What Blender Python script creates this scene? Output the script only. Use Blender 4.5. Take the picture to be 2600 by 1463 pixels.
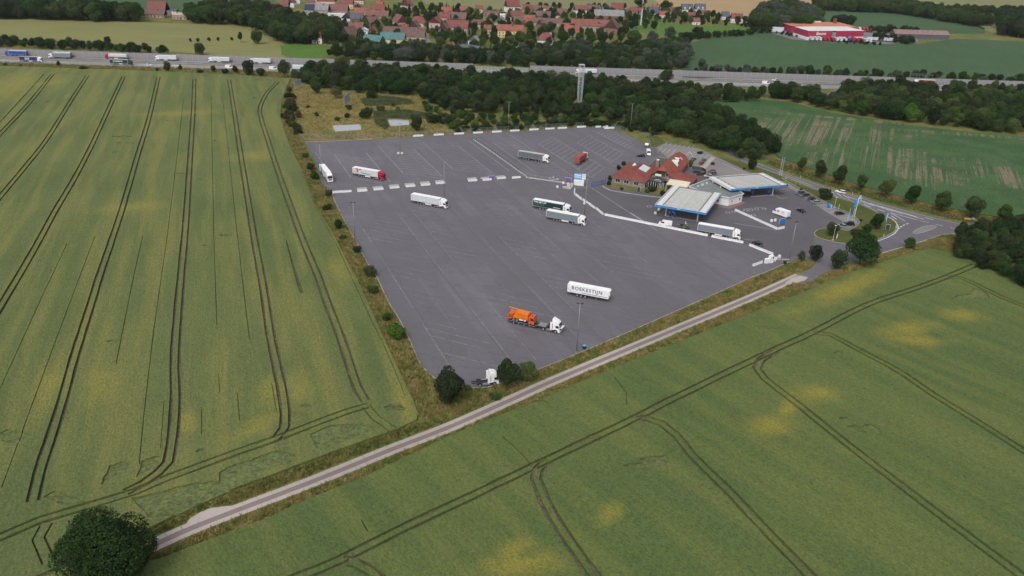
import bpy, bmesh, math, random
import numpy as np
from mathutils import Vector, Matrix
from mathutils.geometry import delaunay_2d_cdt

for o in list(bpy.data.objects):
    bpy.data.objects.remove(o)
SC = bpy.context.scene
COL = SC.collection
RAD = math.radians

# ------------------------------------------------------------------ camera
FPX, PIT, ROLL, CAMH = 2000.136, 0.4387238, -0.0348236, 109.2143   # drone 109 m up, looking 25 degrees down
CX, CY = 1300.0, 731.5
_R = np.array([[1, 0, 0], [0, -math.sin(PIT), -math.cos(PIT)], [0, math.cos(PIT), -math.sin(PIT)]])
_cr, _sr = math.cos(ROLL), math.sin(ROLL)
_R = np.array([[_cr, _sr, 0], [-_sr, _cr, 0], [0, 0, 1]]) @ _R
cam = bpy.data.cameras.new('camera')
cam.sensor_width = 36
cam.lens = 36 * FPX / 2600
cam.clip_start = 1
cam.clip_end = 9000
cam_o = bpy.data.objects.new('camera', cam)
COL.objects.link(cam_o)
_m = Matrix.Identity(4)
for r_ in range(3):
    _m[r_][0], _m[r_][1], _m[r_][2] = _R[0][r_], -_R[1][r_], -_R[2][r_]
_m[2][3] = CAMH
cam_o.matrix_world = _m
SC.camera = cam_o

# ------------------------------------------------------------------ sky, sun, exposure (overcast day)
SUN_EL, SUN_AZ = 52, 200
world = bpy.data.worlds.new('World')
SC.world = world
world.use_nodes = True
wn = world.node_tree
wn.nodes.clear()
w_out = wn.nodes.new('ShaderNodeOutputWorld')
w_bg = wn.nodes.new('ShaderNodeBackground')
w_sky = wn.nodes.new('ShaderNodeTexSky')
w_sky.sky_type = 'NISHITA'
w_sky.sun_disc = False
w_sky.sun_elevation = RAD(SUN_EL)
w_sky.sun_rotation = RAD(SUN_AZ)
w_sky.air_density = 1.0
w_sky.dust_density = 4.0
w_hs = wn.nodes.new('ShaderNodeHueSaturation')        # cloud cover takes most of the blue out
w_hs.inputs['Saturation'].default_value = 0.28
w_bg.inputs['Strength'].default_value = 0.15
wn.links.new(w_sky.outputs[0], w_hs.inputs['Color'])
wn.links.new(w_hs.outputs[0], w_bg.inputs['Color'])
wn.links.new(w_bg.outputs[0], w_out.inputs['Surface'])
sun = bpy.data.lights.new('sun', 'SUN')
sun.energy = 1.1
sun.angle = RAD(22)
sun.color = (1.0, 0.95, 0.88)
sun_o = bpy.data.objects.new('sun', sun)
COL.objects.link(sun_o)
sun_o.location = (0, 0, 300)
_az = RAD(SUN_AZ)
_to = Vector((math.sin(_az) * math.cos(RAD(SUN_EL)), math.cos(_az) * math.cos(RAD(SUN_EL)), math.sin(RAD(SUN_EL))))
sun_o.rotation_euler = _to.to_track_quat('Z', 'Y').to_euler()
SC.view_settings.view_transform = 'Standard'
SC.view_settings.look = 'None'
SC.view_settings.gamma = 1
SC.view_settings.use_curve_mapping = False
SC.view_settings.exposure = 0.14
SC.render.engine = 'CYCLES'
SC.cycles.max_bounces = 5
SC.cycles.diffuse_bounces = 3
SC.cycles.glossy_bounces = 2
SC.cycles.transmission_bounces = 2
SC.cycles.transparent_max_bounces = 12
SC.cycles.volume_bounces = 0
SC.cycles.caustics_reflective = False
SC.cycles.caustics_refractive = False
SC.cycles.use_denoising = True

# ------------------------------------------------------------------ helpers
def G(u, v, z=0.0):
    """ground point under a pixel of the 2600 x 1463 photograph"""
    d = _R.T @ np.array([(u - CX) / FPX, (v - CY) / FPX, 1.0])
    t = (z - CAMH) / d[2]
    return Vector((t * d[0], t * d[1], z))

def GL(pts, z=0.0):
    return [G(p[0], p[1], z) for p in pts]

def Zm(x0, y0, s):
    """reads positions off an enlarged crop of the photograph"""
    return lambda x, y: (x0 + x / s, y0 + y / s)

def rot2(a):
    return math.cos(RAD(a)), math.sin(RAD(a))

class MB:
    """collects faces of one mesh"""
    def __init__(s):
        s.v, s.f, s.m = [], [], []
    def face(s, pts, m=0):
        b = len(s.v)
        s.v += [tuple(p) for p in pts]
        s.f.append(tuple(range(b, b + len(pts))))
        s.m.append(m)
        return s
    def box(s, c, d, rz=0.0, m=0, taper=1.0):
        x, y, z = c
        a, b_, h = d[0] / 2, d[1] / 2, d[2] / 2
        cs, sn = rot2(rz)
        b = len(s.v)
        for k, (zz, t) in enumerate(((-h, 1.0), (h, taper))):
            for sx, sy in ((-1, -1), (1, -1), (1, 1), (-1, 1)):
                px, py = sx * a * t, sy * b_ * t
                s.v.append((x + px * cs - py * sn, y + px * sn + py * cs, z + zz))
        for q in ((3, 2, 1, 0), (4, 5, 6, 7), (0, 1, 5, 4), (1, 2, 6, 5), (2, 3, 7, 6), (3, 0, 4, 7)):
            s.f.append(tuple(b + i for i in q))
            s.m.append(m)
        return s
    def prism(s, poly, z0, z1, m=0, side=None, scale=1.0):
        """horizontal polygon pulled up from z0 to z1"""
        n = len(poly)
        b = len(s.v)
        cx = sum(p[0] for p in poly) / n
        cy = sum(p[1] for p in poly) / n
        if sum(poly[i][0] * poly[(i + 1) % n][1] - poly[(i + 1) % n][0] * poly[i][1] for i in range(n)) < 0:
            poly = poly[::-1]
        s.v += [(p[0], p[1], z0) for p in poly]
        s.v += [(cx + (p[0] - cx) * scale, cy + (p[1] - cy) * scale, z1) for p in poly]
        s.f.append(tuple(range(b + n - 1, b - 1, -1)))
        s.m.append(m)
        s.f.append(tuple(range(b + n, b + 2 * n)))
        s.m.append(m)
        for i in range(n):
            j = (i + 1) % n
            s.f.append((b + i, b + j, b + n + j, b + n + i))
            s.m.append(m if side is None else side)
        return s
    def profile(s, prof, y0, y1, m=0, inset=0.0, inset_from=1e9):
        """side profile (x, z) pulled along y; points above inset_from lean inwards"""
        n = len(prof)
        if sum(prof[i][0] * prof[(i + 1) % n][1] - prof[(i + 1) % n][0] * prof[i][1] for i in range(n)) < 0:
            prof = prof[::-1]
        b = len(s.v)
        for sgn, y in ((1, y0), (-1, y1)):
            for p in prof:
                s.v.append((p[0], y + (sgn * inset if p[1] > inset_from else 0), p[1]))
        s.f.append(tuple(range(b, b + n)))
        s.m.append(m)
        s.f.append(tuple(range(b + 2 * n - 1, b + n - 1, -1)))
        s.m.append(m)
        for i in range(n):
            j = (i + 1) % n
            s.f.append((b + j, b + i, b + n + i, b + n + j))
            s.m.append(m)
        return s
    def tube(s, p, q, r, n=8, r2=None, m=0):
        p, q = Vector(p), Vector(q)
        r2 = r if r2 is None else r2
        d = (q - p).normalized()
        a = d.orthogonal().normalized()
        c = d.cross(a)
        b = len(s.v)
        for P, R_ in ((p, r), (q, r2)):
            for i in range(n):
                t = 2 * math.pi * i / n
                s.v.append(tuple(P + (a * math.cos(t) + c * math.sin(t)) * R_))
        for i in range(n):
            j = (i + 1) % n
            s.f.append((b + i, b + j, b + n + j, b + n + i))
            s.m.append(m)
        s.f.append(tuple(range(b + n - 1, b - 1, -1)))
        s.m.append(m)
        s.f.append(tuple(range(b + n, b + 2 * n)))
        s.m.append(m)
        return s
    def mesh(s, name, mats, smooth=False, bevel=0.0):
        me = bpy.data.meshes.new(name)
        me.from_pydata(s.v, [], s.f)
        for q in (mats if isinstance(mats, (list, tuple)) else [mats]):
            me.materials.append(q)
        me.polygons.foreach_set('material_index', s.m)
        if bevel:
            bm = bmesh.new()
            bm.from_mesh(me)
            bmesh.ops.remove_doubles(bm, verts=bm.verts, dist=1e-4)
            ed = [e for e in bm.edges if len(e.link_faces) == 2 and e.calc_face_angle(0) > 0.35]
            bmesh.ops.bevel(bm, geom=ed, offset=bevel, segments=2, affect='EDGES', clamp_overlap=True)
            bm.to_mesh(me)
            bm.free()
        if smooth:
            me.polygons.foreach_set('use_smooth', [True] * len(me.polygons))
        me.update()
        return me
    def build(s, name, mats, parent=None, smooth=False, bevel=0.0, label=None):
        return put(name, s.mesh(name, mats, smooth, bevel), parent, label=label)

def put(name, me, parent=None, loc=(0, 0, 0), rz=0.0, label=None):
    o = bpy.data.objects.new(name, me)
    COL.objects.link(o)
    o.location = loc
    o.rotation_euler = (0, 0, RAD(rz))
    if parent is not None:
        o.parent = parent
    if label:
        o['label'] = label
    return o

def tag(o, label, cat, group=None):
    o['label'] = label
    o['category'] = cat
    if group:
        o['group'] = group
    return o

def thing(name, label, cat, loc=(0, 0, 0), rz=0.0, group=None):
    o = put(name, None, None, loc, rz)
    o.empty_display_size = 0.5
    return tag(o, label, cat, group)

def struct(o):
    o['kind'] = 'structure'
    return o

def stuff(o, label, cat):
    o['kind'] = 'stuff'
    o['label'] = label
    o['category'] = cat
    return o

KIDS = {}
def copy_tree(o, loc, rz, label=None, group=None, scale=None):
    """a copy of a thing with its parts and sub-parts"""
    def cp(a, par):
        c = a.copy()
        COL.objects.link(c)
        if par is not None:
            c.parent = par
        for k in a.children:
            cp(k, c)
        return c
    if o not in KIDS:
        KIDS[o] = 1
    c = cp(o, None)
    c.location = loc
    c.rotation_euler = (0, 0, RAD(rz))
    if scale:
        c.scale = (scale, scale, scale) if isinstance(scale, (int, float)) else scale
    if label:
        c['label'] = label
    if group:
        c['group'] = group
    return c

def catmull(pts, step):
    """smooth polyline through points, resampled"""
    P = [Vector((p[0], p[1])) for p in pts]
    if len(P) < 3:
        n = max(1, int((P[1] - P[0]).length / step))
        return [P[0].lerp(P[1], i / n) for i in range(n + 1)]
    out = []
    for i in range(len(P) - 1):
        p0 = P[i - 1] if i else P[0] * 2 - P[1]
        p1, p2 = P[i], P[i + 1]
        p3 = P[i + 2] if i + 2 < len(P) else P[-1] * 2 - P[-2]
        n = max(1, int((p2 - p1).length / step))
        for k in range(n):
            t = k / n
            out.append(0.5 * ((2 * p1) + (p2 - p0) * t + (2 * p0 - 5 * p1 + 4 * p2 - p3) * t * t + (3 * p1 - p0 - 3 * p2 + p3) * t ** 3))
    out.append(P[-1])
    return out

def offset_line(line, off):
    out = []
    for i, p in enumerate(line):
        t = (line[min(i + 1, len(line) - 1)] - line[max(i - 1, 0)])
        t = t.normalized() if t.length > 1e-6 else Vector((1, 0))
        out.append(p + Vector((-t.y, t.x)) * off)
    return out

def ribbon(mb, line, half, z, m=0, off=0.0):
    a = offset_line(line, off + half)
    b = offset_line(line, off - half)
    for i in range(len(line) - 1):
        mb.face([(b[i].x, b[i].y, z), (b[i + 1].x, b[i + 1].y, z), (a[i + 1].x, a[i + 1].y, z), (a[i].x, a[i].y, z)], m)

def sheet(name, pts, z, mat, parent=None):
    """flat polygon, triangulated so that hollow outlines work"""
    co = [Vector((p[0], p[1])) for p in pts]
    vs, es, fs, *_ = delaunay_2d_cdt(co, [], [list(range(len(co)))], 1, 1e-4)
    mb = MB()
    mb.v = [(p.x, p.y, z) for p in vs]
    mb.f = [tuple(f) for f in fs]
    mb.m = [0] * len(fs)
    return mb.build(name, mat, parent)

def inside(p, poly):
    r, n = False, len(poly)
    for i in range(n):
        a, b = poly[i], poly[(i + 1) % n]
        if (a[1] > p[1]) != (b[1] > p[1]) and p[0] < (b[0] - a[0]) * (p[1] - a[1]) / (b[1] - a[1]) + a[0]:
            r = not r
    return r

def text_mesh(txt, size, mat, depth=0.01, bold=0.0, shear=0.0, space=1.0):
    """lettering as a mesh in the xz plane, facing -y"""
    cu = bpy.data.curves.new('lettering', 'FONT')
    cu.body = txt
    cu.size = size
    cu.extrude = depth
    cu.offset = bold
    cu.shear = shear
    cu.space_character = space
    cu.resolution_u = 2
    cu.align_x = 'LEFT'
    ob = bpy.data.objects.new('lettering', cu)
    COL.objects.link(ob)
    me = bpy.data.meshes.new_from_object(ob.evaluated_get(bpy.context.evaluated_depsgraph_get()))
    bpy.data.objects.remove(ob)
    me.transform(Matrix.Rotation(RAD(90), 4, 'X'))
    me.materials.clear()
    me.materials.append(mat)
    return me

# ------------------------------------------------------------------ materials
class NT:
    def __init__(s, name):
        s.mat = bpy.data.materials.new(name)
        s.mat.use_nodes = True
        s.t = s.mat.node_tree
        s.b = s.t.nodes['Principled BSDF']
        s.out = s.t.nodes['Material Output']
    def n(s, typ, props=None, **inp):
        q = s.t.nodes.new(typ)
        for k, v in (props or {}).items():
            setattr(q, k, v)
        for k, v in inp.items():
            k2 = int(k[1:]) if k[0] == '_' and k[1:].isdigit() else k.replace('_', ' ')
            s.set(q.inputs[k2], v)
        return q
    def set(s, sock, v):
        if hasattr(v, 'is_linked') or isinstance(v, bpy.types.NodeSocket):
            s.t.links.new(v, sock)
        else:
            sock.default_value = v
    def pos(s):
        return s.n('ShaderNodeNewGeometry').outputs['Position']
    def obj(s):
        return s.n('ShaderNodeTexCoord').outputs['Object']
    def rnd(s):
        return s.n('ShaderNodeObjectInfo').outputs['Random']
    def mapping(s, vec, loc=(0, 0, 0), rz=0.0, scale=(1, 1, 1), typ='POINT'):
        return s.n('ShaderNodeMapping', {'vector_type': typ}, Vector=vec, Location=loc, Rotation=(0, 0, RAD(rz)), Scale=scale).outputs[0]
    def noise(s, vec, scale, detail=2.0, rough=0.5, dist=0.0):
        return s.n('ShaderNodeTexNoise', None, Vector=vec, Scale=scale, Detail=detail, Roughness=rough, Distortion=dist).outputs['Fac']
    def ramp(s, fac, lo, hi, a=0.0, b=1.0, smooth=True):
        return s.n('ShaderNodeMapRange', {'interpolation_type': 'SMOOTHSTEP' if smooth else 'LINEAR'}, _0=fac, _1=lo, _2=hi, _3=a, _4=b).outputs[0]
    def math(s, op, a, b=0.0):
        return s.n('ShaderNodeMath', {'operation': op}, _0=a, _1=b).outputs[0]
    def mix(s, fac, a, b, mode='MIX'):
        q = s.n('ShaderNodeMix', {'data_type': 'RGBA', 'blend_type': mode})
        s.set(q.inputs[0], fac)
        s.set(q.inputs[6], rgba(a))
        s.set(q.inputs[7], rgba(b))
        return q.outputs[2]
    def base(s, c):
        s.set(s.b.inputs['Base Color'], rgba(c))
    def bump(s, h, strength, dist=0.1):
        s.set(s.b.inputs['Normal'], s.n('ShaderNodeBump', None, Strength=strength, Distance=dist, Height=h).outputs[0])
    def rough(s, r, spec=None):
        s.set(s.b.inputs['Roughness'], r)
        if spec is not None:
            s.set(s.b.inputs['Specular IOR Level'], spec)

def rgba(c):
    return (*c, 1.0) if isinstance(c, tuple) and len(c) == 3 else c

def hexc(h):
    """sRGB hex to linear"""
    v = [int(h[i:i + 2], 16) / 255 for i in (0, 2, 4)]
    return tuple(x / 12.92 if x < 0.04045 else ((x + 0.055) / 1.055) ** 2.4 for x in v)

def scl(c, k):
    return tuple(min(1.0, x * k) for x in c)

MATS = {}
def plain(name, c, rough=0.7, var=0.12, scale=0.8, metallic=0.0, spec=0.4, dirt=0.0):
    """plain coat with slight uneven tone and some dirt streaks"""
    if name in MATS:
        return MATS[name]
    n = NT(name)
    p = n.obj()
    col = n.mix(n.ramp(n.noise(p, scale, 4), 0.3, 0.7), scl(c, 1 - var), scl(c, 1 + var))
    if dirt:
        st = n.noise(n.mapping(p, scale=(1.5, 1.5, 0.15)), 1.2, 4)
        col = n.mix(n.ramp(st, 0.5, 0.75, 0, dirt), col, (0.12, 0.11, 0.10))
    n.base(col)
    n.rough(rough, spec)
    n.b.inputs['Metallic'].default_value = metallic
    MATS[name] = n.mat
    return n.mat

def paint(name, c, rough=0.35):
    return plain(name, c, rough, 0.05, 0.6, 0.0, 0.5, 0.10)

# ------------------------------------------------------------------ ground materials
def spot_mask(n, p, spots, wob=0.35):
    """soft patches on the ground: (x, y, rx, ry, rot)"""
    tot = None
    nz = n.math('MULTIPLY', n.math('SUBTRACT', n.noise(p, 0.12, 4, 0.6), 0.5), wob * 4)
    for (x, y, rx, ry, a) in spots:
        q = n.mapping(p, loc=(x, y, 0), rz=a, scale=(rx, ry, 1000), typ='TEXTURE')
        d = n.math('ADD', n.n('ShaderNodeVectorMath', {'operation': 'LENGTH'}, _0=q).outputs['Value'], nz)
        r = n.ramp(d, 0.0, 1.45, 1.0, 0.0)
        tot = r if tot is None else n.math('MAXIMUM', tot, r)
    return tot

def crop_mat(name, c1, c2, cy, row_dir, streak, spots, cspot, grain=0.42, fine=2.4, spot_k=0.6):
    n = NT(name)
    p = n.pos()
    big = n.ramp(n.noise(p, 0.018, 3), 0.35, 0.65)
    col = n.mix(big, c1, c2)
    q = n.mapping(p, rz=row_dir, scale=(1.0, 1.0, 1.0), typ='TEXTURE')
    st = n.noise(n.mapping(q, scale=(0.012, 0.16, 0.1)), 1.0, 3, 0.55)
    col = n.mix(n.ramp(st, 0.40, 0.66, 0, streak), col, cy)
    st2 = n.noise(n.mapping(q, scale=(0.05, 2.2, 0.1)), 1.0, 2, 0.5)
    col = n.mix(n.ramp(st2, 0.3, 0.7, 0, 0.16), col, scl(c1, 0.55))
    if spots:
        col = n.mix(n.math('MULTIPLY', spot_mask(n, p, spots), spot_k), col, cspot)
    g1 = n.noise(p, fine, 4, 0.75)
    g2 = n.noise(n.mapping(q, scale=(0.7, 1.6, 1)), 1.3, 4, 0.7)
    g = n.math('ADD', n.math('MULTIPLY', g1, 0.65), n.math('MULTIPLY', g2, 0.35))
    col = n.mix(1.0, col, n.n('ShaderNodeCombineColor', None, Red=n.ramp(g, 0.3, 0.7, 1 - grain, 1 + grain), Green=n.ramp(g, 0.3, 0.7, 1 - grain, 1 + grain), Blue=n.ramp(g, 0.3, 0.7, 1 - grain * 0.8, 1 + grain * 0.6)).outputs[0], 'MULTIPLY')
    n.base(col)
    n.rough(0.85, 0.15)
    n.bump(n.math('ADD', g1, n.math('MULTIPLY', g2, 0.8)), 0.75, 0.45)
    return n.mat

def grass_mat(name, c1, c2, c3, s1=0.05, s2=0.35, grain=0.35):
    n = NT(name)
    p = n.pos()
    col = n.mix(n.ramp(n.noise(p, s1, 4, 0.6), 0.35, 0.65), c1, c2)
    col = n.mix(n.ramp(n.noise(p, s2, 4, 0.65), 0.42, 0.72), col, c3)
    g = n.noise(p, 2.2, 4, 0.7)
    k = n.ramp(g, 0.3, 0.7, 1 - grain, 1 + grain)
    col = n.mix(1.0, col, n.n('ShaderNodeCombineColor', None, Red=k, Green=k, Blue=k).outputs[0], 'MULTIPLY')
    n.base(col)
    n.rough(0.9, 0.1)
    n.bump(g, 0.6, 0.3)
    return n.mat

def asphalt_mat(name, c, stain=0.5, lanes=0.0):
    n = NT(name)
    p = n.pos()
    col = n.mix(n.ramp(n.noise(p, 0.03, 4, 0.55), 0.35, 0.68), scl(c, 0.87), scl(c, 1.1))
    q = n.mapping(p, rz=-22.5, typ='TEXTURE')                    # wear along the parking bays
    st = n.noise(n.mapping(q, scale=(0.14, 0.75, 1)), 1.0, 5, 0.62)
    col = n.mix(n.ramp(st, 0.50, 0.70, 0, stain), col, scl(c, 0.55))
    bl = n.noise(n.mapping(q, scale=(0.22, 0.62, 1)), 1.0, 4, 0.65, 0.6)
    col = n.mix(n.ramp(bl, 0.62, 0.70, 0, min(1.0, stain * 1.1)), col, scl(c, 0.42))
    if lanes:
        q2 = n.mapping(p, rz=-67.2, typ='TEXTURE')               # paving seams along the aisles
        sm = n.noise(n.mapping(q2, scale=(0.006, 0.2, 1)), 1.0, 2, 0.4)
        col = n.mix(n.ramp(sm, 0.42, 0.6, 0, lanes), col, scl(c, 0.84))
        wv = n.n('ShaderNodeTexWave', {'wave_type': 'BANDS', 'bands_direction': 'Y'}, Vector=q2, Scale=0.0415, Distortion=0.35, Detail=2.0).outputs['Fac']
        col = n.mix(n.ramp(wv, 0.985, 1.0, 0, 0.35), col, scl(c, 0.55))
    if lanes:
        # resurfaced strips with straight edges, and tyre scuffs
        vor = n.n('ShaderNodeTexVoronoi', {'feature': 'F1', 'distance': 'CHEBYCHEV'}, Vector=n.mapping(q2, scale=(0.022, 0.06, 1)), Scale=1.0, Randomness=0.85)
        sep = n.n('ShaderNodeSeparateColor', None, Color=vor.outputs['Color'])
        col = n.mix(n.ramp(sep.outputs[0], 0.62, 0.66, 0, 0.22), col, scl(c, 0.72))
        col = n.mix(n.ramp(sep.outputs[1], 0.80, 0.84, 0, 0.18), col, scl(c, 1.25))
        sc1 = n.noise(n.mapping(p, rz=15, scale=(0.10, 1.3, 1)), 0.6, 4, 0.6, 1.6)
        col = n.mix(n.math('MULTIPLY', n.ramp(sc1, 0.56, 0.62, 0, 0.30), n.ramp(n.noise(p, 0.04, 2), 0.45, 0.6)), col, scl(c, 0.5))
        ck = n.n('ShaderNodeTexVoronoi', {'feature': 'DISTANCE_TO_EDGE'}, Vector=n.mapping(n.n('ShaderNodeVectorMath', {'operation': 'ADD'}, _0=p, _1=n.n('ShaderNodeTexNoise', None, Vector=p, Scale=0.3, Detail=3.0).outputs['Color']).outputs[0], scale=(0.07, 0.07, 1)), Scale=1.0).outputs['Distance']
        col = n.mix(n.ramp(ck, 0.004, 0.012, 0.45, 0.0), col, scl(c, 0.55))
    oil = n.noise(p, 0.35, 3, 0.6)
    col = n.mix(n.ramp(oil, 0.66, 0.76, 0, 0.5), col, scl(c, 0.45))
    fine = n.noise(p, 5.0, 3, 0.7)
    col = n.mix(n.ramp(fine, 0.3, 0.75, 0, 0.28), col, scl(c, 1.3))
    n.base(col)
    n.rough(0.82, 0.3)
    n.bump(fine, 0.25, 0.02)
    return n.mat

WHEAT_L1, WHEAT_L2, WHEAT_LY = (0.102, 0.134, 0.048), (0.126, 0.152, 0.056), (0.192, 0.190, 0.060)
def W2(pts):
    return [(G(u, v).x, G(u, v).y, rx, ry, a) for (u, v, rx, ry, a) in pts]
M_wheat_l = crop_mat('wheat_left', WHEAT_L1, WHEAT_L2, WHEAT_LY, 110.3, 0.75,
    W2([(690, 1000, 8, 4, 110), (760, 990, 9, 4, 110), (250, 985, 11, 4.5, 110), (130, 980, 12, 4, 110), (455, 290, 22, 9, 20), (30, 225, 60, 16, 110),
        (480, 1080, 5, 2.5, 110), (655, 1090, 8, 3.5, 60), (1020, 1030, 10, 3, 110), (330, 530, 13, 8, 20), (110, 215, 14, 9, 60), (860, 690, 16, 4, 110), (640, 400, 10, 12, 110)]),
    (0.245, 0.222, 0.056))
M_wheat_r = crop_mat('wheat_right', (0.086, 0.126, 0.042), (0.108, 0.142, 0.046), (0.158, 0.172, 0.052), -52, 0.5,
    W2([(1955, 1085, 6.5, 4.2, 10), (2070, 1005, 7, 4.5, 15), (1545, 1312, 5, 2.6, 55), (1330, 1440, 9, 3.5, 10), (2300, 840, 12, 5, 20), (2440, 803, 8, 5, 10), (2330, 870, 10, 4, 0), (1310, 1400, 5, 3, 40), (2150, 735, 30, 5, 40), (2000, 1040, 6, 2.5, 60)]),
    (0.30, 0.245, 0.045))
M_lodged = crop_mat('flattened_wheat', (0.092, 0.116, 0.046), (0.118, 0.145, 0.058), (0.15, 0.165, 0.065), 30, 0.5, [], (0, 0, 0), 0.6, 1.2)
M_soil = grass_mat('bare_soil', (0.105, 0.086, 0.060), (0.150, 0.120, 0.088), (0.055, 0.062, 0.030), 0.12, 0.9, 0.45)
M_verge = grass_mat('rough_grass', (0.105, 0.130, 0.036), (0.185, 0.158, 0.060), (0.085, 0.112, 0.030), 0.05, 0.22, 0.5)
M_dry = grass_mat('dry_meadow', (0.26, 0.20, 0.08), (0.170, 0.155, 0.052), (0.115, 0.130, 0.036), 0.035, 0.16, 0.45)
M_lawn = grass_mat('mown_grass', (0.062, 0.085, 0.022), (0.085, 0.100, 0.030), (0.105, 0.098, 0.034), 0.06, 0.4, 0.35)
M_pasture = grass_mat('bright_pasture', (0.075, 0.150, 0.026), (0.095, 0.165, 0.034), (0.060, 0.110, 0.024), 0.03, 0.25, 0.25)
M_farL = crop_mat('ripening_barley', (0.200, 0.198, 0.075), (0.170, 0.185, 0.070), (0.235, 0.205, 0.085), 3, 0.7, [], (0, 0, 0), 0.15, 0.5)
M_farG = crop_mat('maize_far', (0.050, 0.098, 0.045), (0.060, 0.108, 0.050), (0.052, 0.090, 0.040), 70, 0.6, [], (0, 0, 0), 0.16, 0.6)
M_farT = crop_mat('stubble_far', (0.34, 0.235, 0.125), (0.37, 0.265, 0.145), (0.30, 0.24, 0.12), 10, 0.6, [], (0, 0, 0), 0.12, 0.4)
M_farP = crop_mat('grain_far', (0.185, 0.185, 0.085), (0.165, 0.180, 0.078), (0.215, 0.205, 0.095), 10, 0.6, [], (0, 0, 0), 0.12, 0.4)

def beet_mat():
    n = NT('beet_rows')
    p = n.pos()
    q = n.mapping(p, rz=66, typ='TEXTURE')
    gr = n.mix(n.ramp(n.noise(p, 0.06, 4), 0.35, 0.65), (0.038, 0.086, 0.030), (0.058, 0.108, 0.038))
    so = n.mix(n.noise(p, 0.3, 3), (0.215, 0.170, 0.120), (0.135, 0.125, 0.075))
    st = n.noise(n.mapping(q, scale=(0.010, 0.60, 1)), 1.0, 3, 0.6)
    reg = spot_mask(n, p, W2([(2000, 320, 60, 22, 15), (2110, 345, 60, 30, 20), (2200, 400, 45, 25, 20), (2575, 450, 22, 34, 20), (2330, 440, 22, 26, 0), (2250, 312, 110, 5, -14), (2480, 345, 60, 5, -10)]), 0.6)
    f = n.math('MULTIPLY', n.ramp(st, 0.47, 0.57), n.ramp(reg, 0.15, 0.85))
    f = n.math('MAXIMUM', f, n.math('MULTIPLY', n.ramp(n.noise(n.mapping(q, scale=(0.03, 0.28, 1)), 1.3, 4, 0.6), 0.68, 0.76), 0.4))
    g = n.noise(p, 1.6, 4, 0.7)
    f = n.math('MULTIPLY', f, n.ramp(g, 0.3, 0.55, 0.55, 1.0))
    col = n.mix(f, gr, so)
    k = n.ramp(g, 0.3, 0.7, 0.6, 1.35)
    n.base(n.mix(1.0, col, n.n('ShaderNodeCombineColor', None, Red=k, Green=k, Blue=k).outputs[0], 'MULTIPLY'))
    n.rough(0.8, 0.15)
    n.bump(g, 0.8, 0.3)
    return n.mat
M_beet = beet_mat()
M_lot = asphalt_mat('lot_asphalt', (0.128, 0.120, 0.136), 0.55, 0.75)
M_road = asphalt_mat('road_asphalt', (0.122, 0.116, 0.128), 0.2)
M_fore = asphalt_mat('forecourt_asphalt', (0.098, 0.094, 0.105), 0.35)
M_paving = asphalt_mat('pale_paving', (0.195, 0.182, 0.180), 0.25)
M_conc = asphalt_mat('concrete_slabs', (0.36, 0.315, 0.290), 0.2)
M_brownstrip = asphalt_mat('track_middle', (0.190, 0.150, 0.145), 0.2)
M_motorway = asphalt_mat('motorway_concrete', (0.240, 0.228, 0.230), 0.15)
M_motorway2 = asphalt_mat('motorway_asphalt', (0.160, 0.153, 0.162), 0.15)

def worn_paint():
    n = NT('worn_road_paint')
    p = n.pos()
    w = n.ramp(n.noise(p, 0.5, 5, 0.7), 0.38, 0.62)
    big = n.ramp(n.noise(p, 0.035, 2), 0.40, 0.60, 0.15, 0.95)
    n.base(n.mix(n.math('MULTIPLY', w, big), (0.120, 0.112, 0.127), (0.36, 0.35, 0.365)))
    n.rough(0.8, 0.3)
    return n.mat
M_wornline = worn_paint()
M_line = plain('road_paint', (0.60, 0.59, 0.58), 0.7, 0.12, 1.5)
M_lineN = plain('bay_paint', (0.36, 0.35, 0.365), 0.75, 0.25, 0.5)
M_kerb = plain('kerb_stone', (0.30, 0.28, 0.27), 0.8, 0.15, 1.0)

# ------------------------------------------------------------------ terrain
gr = MB()
gr.face([(-2500, -300, -0.06), (2500, -300, -0.06), (2500, 3200, -0.06), (-2500, 3200, -0.06)])
struct(gr.build('ground', M_verge))

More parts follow.
